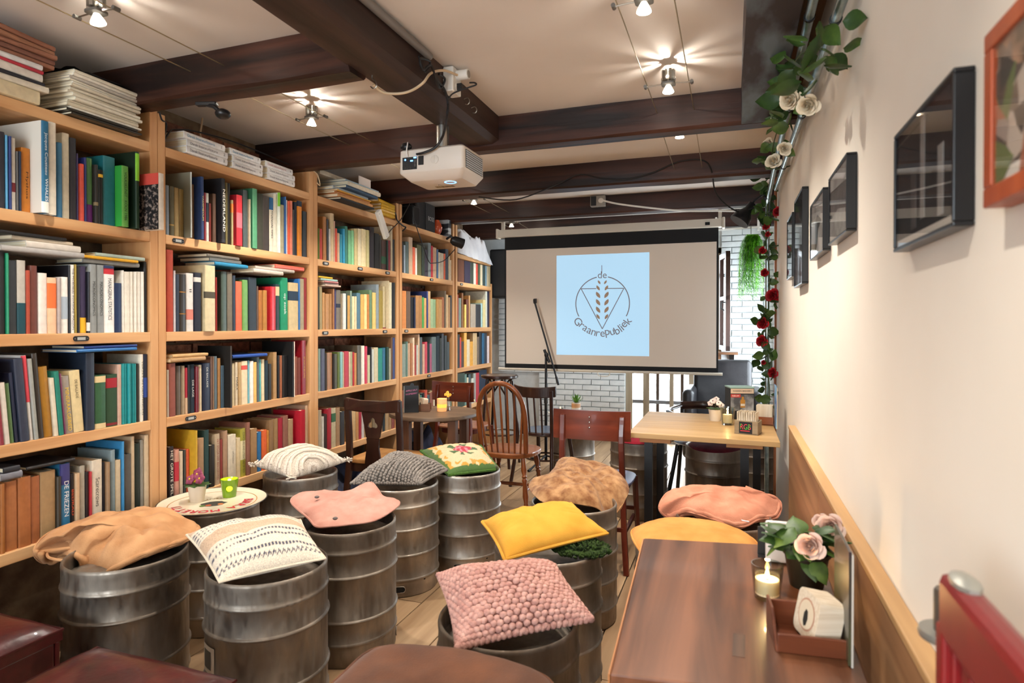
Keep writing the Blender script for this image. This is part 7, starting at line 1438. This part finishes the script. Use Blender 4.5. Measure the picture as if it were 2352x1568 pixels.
# ---- round table
z_ = .7005; p = at_z(940, 948, .70); cb_ = thing('clip_board', 'black clipboard menu with pink chalk words on the round table', 'menu', (p.x, p.y+.02, z_), math.radians(24)); B().bbox((-.045, -.004, 0), (.06, .004, .2)).build('board', BLK, cb_); B().bbox((-.05, -.007, 0), (-.045, .012, .195)).build('side_spine', M('spine_grey', '8a8880', rough=.6), cb_); B().lathe([(0, .006), (.014, .006), (.014, -.006), (0, -.006)], (.012, 0, .205), 14, Matrix.Rotation(math.pi/2, 3, 'X')).build('clip', BLK, cb_)
PINKC = tmat('c06a90'); text('APPLE SALT', (.008, -.0046, .165), (1, 0, .12), (0, 0, 1), w=.085).build('chalk_words', PINKC, cb_); text('RASPBERRY', (.008, -.0046, .14), (1, 0, .12), (0, 0, 1), w=.085).build('chalk_words', PINKC, cb_)
p = at_z(970, 943, .70); c2 = thing('coaster_holder', 'brown coaster holder on the round table', 'holder', (p.x, p.y, z_), math.radians(14)); HOL2 = wood('holder_brown', '5a3a28', '7a5640', 0, rough=.45)
B().bbox((-.06, -.05, 0), (.06, .05, .006)).build('bottom', HOL2, c2); B().slab([(-.06, -.052, 0), (-.06, .05, 0), (-.06, .05, .06), (-.06, -.052, .05)], (.006, 0, 0)).build('side_board', HOL2, c2); B().bbox((.0, -.056, 0), (.072, -.048, .058)).build('front_board', HOL2, c2, bev=.002); B().bbox((-.06, -.05, 0), (.0, -.044, .05)).build('front_board', HOL2, c2); B().bbox((-.06, .045, 0), (.06, .052, .055)).build('back_board', HOL2, c2)
mats((p.x-.005, p.y+.0, z_+.0075), math.radians(62), 14, .15, 'stack of round-printed beer mats in the brown coaster holder', .045)
p = at_z(1015, 944, .70); gl = thing('frosted_candle', 'amber frosted candle glass glowing on the round table', 'candle', (p.x, p.y, z_)); B().lathe([(0, 0), (.034, 0), (.035, .004), (.0375, .095), (.035, .095), (.033, .006), (0, .006)], seg=28).build('glass', M('glass_frosted_amber', 'd8a070', 'e8c8a0', rough=.5, scale=(3, 3, 30), emit='ff9a3a', est=.55), gl, smooth=True); B().lathe([(.0362, .028), (.0368, .055), (.036, .055), (.0355, .028)], seg=28).build('glow_band', FROST, gl); flame(gl, (0, 0, .02), 1.2, .5)
YF = M('petal_yellow', 'd89a2a', 'e8b848', rough=.7, scale=(40, 40, 40)); yv = thing('dried_flower', 'little yellow dried flowers standing behind the amber candle', 'flower', (p.x+.02, p.y+.06, z_))
for c in ((0, 0, .125), (.018, .0, .118), (-.02, .005, .12), (.008, -.008, .112), (-.008, .01, .135)): petal_flower(yv, c, .014, YF, MATS['leaf_green'])
B().lathe([(0, 0), (.02, 0), (.016, .03), (.01, .07), (.012, .1), (.009, .1), (0, .09)], seg=16).build('bud_vase', TUMB, yv, smooth=True)
# ---- beer tray
def tray(loc, label, R_, text_on, rz=0.):
    r = thing('serving_tray', label, 'tray', loc, rz, 'round beer trays'); WH = M('tray_enamel', 'd6cab2', rough=.25, coat=.4)
    B().lathe([(0, 0), (R_*.88, 0), (R_*.97, .009), (R_, .011), (R_, .0125), (R_*.965, .011), (R_*.87, .002), (0, .002)], seg=64).build('dish', WH, r, smooth=True)
    B().lathe([(R_-.001, .0095), (R_+.0025, .0115), (R_-.001, .0135), (R_-.003, .0115), (R_-.001, .0095)], seg=64).build('black_rim', BLK, r, smooth=True)
    ring = lambda a, c, nm: B().lathe([(R_*a, .0023), (R_*(a+.015), .0023), (R_*(a+.015), .0028), (R_*a, .0028), (R_*a, .0023)], seg=56).build(nm, tmat(c), r)
    ring(.80, 'a8702c', 'gold_ring')
    return r
tz = .5335; tp = (-2.262, 2.264, tz); TR = tray(tp, 'round cream beer tray with red lettering on the keg by the bookcase', .232, True)
va = math.atan2(-tp[1], -tp[0]); right = (-math.sin(va), math.cos(va), 0); upv = (-math.cos(va), -math.sin(va), 0)   # as read from the room
# lettering reads from the bookcase side, so from the camera it stands upside down
rt2, up2 = (-right[0], -right[1], 0), (-upv[0], -upv[1], 0)
bl = B(); [arctext('BIRRA MORETTI', Vector((0, 0, .0028))+Vector((dx_, dy_, 0)), .152, math.radians(176), math.radians(4), .04, rt2, up2, b=bl, off=.0004+.00005*i_) for i_, (dx_, dy_) in enumerate(((0, 0), (.0016, 0), (-.0016, 0), (0, .0016), (0, -.0016)))]; bl.build('red_lettering', tmat('a81c2c'), TR)
text('AUTENTICA', Vector((0, 0, .0028))+Vector(up2)*-.055, rt2, up2, w=.17).build('brown_lettering', tmat('7a5a34'), TR)
c = Vector((0, 0, .0026))+Vector(up2)*.03; B().prism([(c.x+.06*math.cos(a)*(1 if i % 2 else .8)*rt2[0]+.04*math.sin(a)*up2[0], c.y+.06*math.cos(a)*(1 if i % 2 else .8)*rt2[1]+.04*math.sin(a)*up2[1]) for i, a in enumerate([2*math.pi*k/14 for k in range(14)])], .0026, .0029).build('printed_figure', tmat('33302c'), TR)
for dx, c_ in ((.02, 'a8502c'), (-.03, 'b86a3a'), (.045, '4a6a2c')):
    q = c+Vector(rt2)*dx+Vector(up2)*.02; B().prism([(q.x+.014*math.cos(a), q.y+.012*math.sin(a)) for a in [2*math.pi*k/9 for k in range(9)]], .0029, .0032).build('printed_figure', tmat(c_), TR)
p = at_z(453, 1150, .537); fv = pot((p.x, p.y, .5358), 'white pot of dark pink pansies on the beer tray', POTW, .03, .041, .078); PAN = M('petal_plum', '6a1e3a', '9a4a62', rough=.7, scale=(30, 30, 30))
for c in ((-.022, -.02, .105), (.012, -.01, .128), (.036, -.02, .112), (-.012, .01, .13), (-.038, 0, .1)): petal_flower(fv, c, .026, PAN, M('eye_yellow', 'c8a030', rough=.6))
for k in range(8): l = obj('leaf', LEAF[1], fv); a = k*.8; l.location = (math.cos(a)*.014, math.sin(a)*.014, .075); l.scale = (.95,)*3; l.rotation_euler = (.2, 0, a)
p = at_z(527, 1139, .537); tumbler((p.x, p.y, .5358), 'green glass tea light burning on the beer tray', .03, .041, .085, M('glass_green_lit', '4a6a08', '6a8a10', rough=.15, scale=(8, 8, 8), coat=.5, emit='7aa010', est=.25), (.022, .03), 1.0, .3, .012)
# glow seen through the green glass
gg = [o for o in COL.objects if o.get('label') == 'green glass tea light burning on the beer tray'][0]
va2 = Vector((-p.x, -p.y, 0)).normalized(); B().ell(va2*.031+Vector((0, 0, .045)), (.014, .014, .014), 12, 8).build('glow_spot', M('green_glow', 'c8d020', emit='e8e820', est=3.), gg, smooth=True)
# ---- far keg tray
t3 = tray((q3.x, q3.y, tz), 'round tray with faded print on the keg by the white brick wall', .225, False)
p = at_z(1323, 944, .537); ag = pot((p.x, p.y, .5358), 'little agave in a two-tone pot on the far keg tray', M('pot_two_tone', 'a87a54', 'b8b0a4', rough=.6, scale=(1, 1, 26), detail=0, lo=.45, hi=.55), .042, .042, .085)
b = B()
for k in range(16):
    a = k*2.4; el = .5+.5*(k/15); d = Vector((math.cos(a)*(1-el*.75), math.sin(a)*(1-el*.75), el)).normalized(); L_ = .1; sd = Vector((-math.sin(a), math.cos(a), 0))*.011; c = Vector((0, 0, .075)); b.add([c-sd, c+d*L_*.5-sd*.9, c+d*L_, c+d*L_*.5+sd*.9, c+sd, c+d*L_*.45+Vector((0, 0, -.006))], [(0, 1, 5), (1, 2, 5), (2, 3, 5), (3, 4, 5), (0, 5, 4), (0, 1, 2, 3, 4)])
b.build('leaves', M('agave_green', '3a6a1c', '5a8a2c', rough=.5, scale=(20, 20, 20)), ag)
p = at_z(1287, 946, .537); tumbler((p.x, p.y, .5358), 'small dark tea light on the far keg tray', .033, .037, .035, M('glass_dark_green', '2a3a30', rough=.2, coat=.4), (.025, .022), .9, .15)
# burgundy cushion on the keg below the pale table
pd = Pad([(1582, 1020, .545), (1610, 1008, .555), (1650, 1004, .56), (1690, 1008, .555), (1712, 1022, .545), (1690, 1036, .54), (1645, 1040, .54), (1600, 1034, .54)], (1646, 1022, .55), .03, .012, .002, 40.); pd.make('burgundy cushion on the keg under the pale table', fabric('fabric_burgundy', '4a0f1c', '621826', 14, .2))
pd = Pad([(1405, 1003, .545), (1430, 995, .555), (1467, 992, .56), (1505, 995, .555), (1528, 1004, .545), (1505, 1016, .54), (1467, 1020, .54), (1428, 1015, .54)], (1467, 1005, .55), .02, .012, .002, 44.); pd.make('red cushion on the keg beside the stud-backed chair', fabric('fabric_red', '8a1c2c', 'a02434', 14, .2))
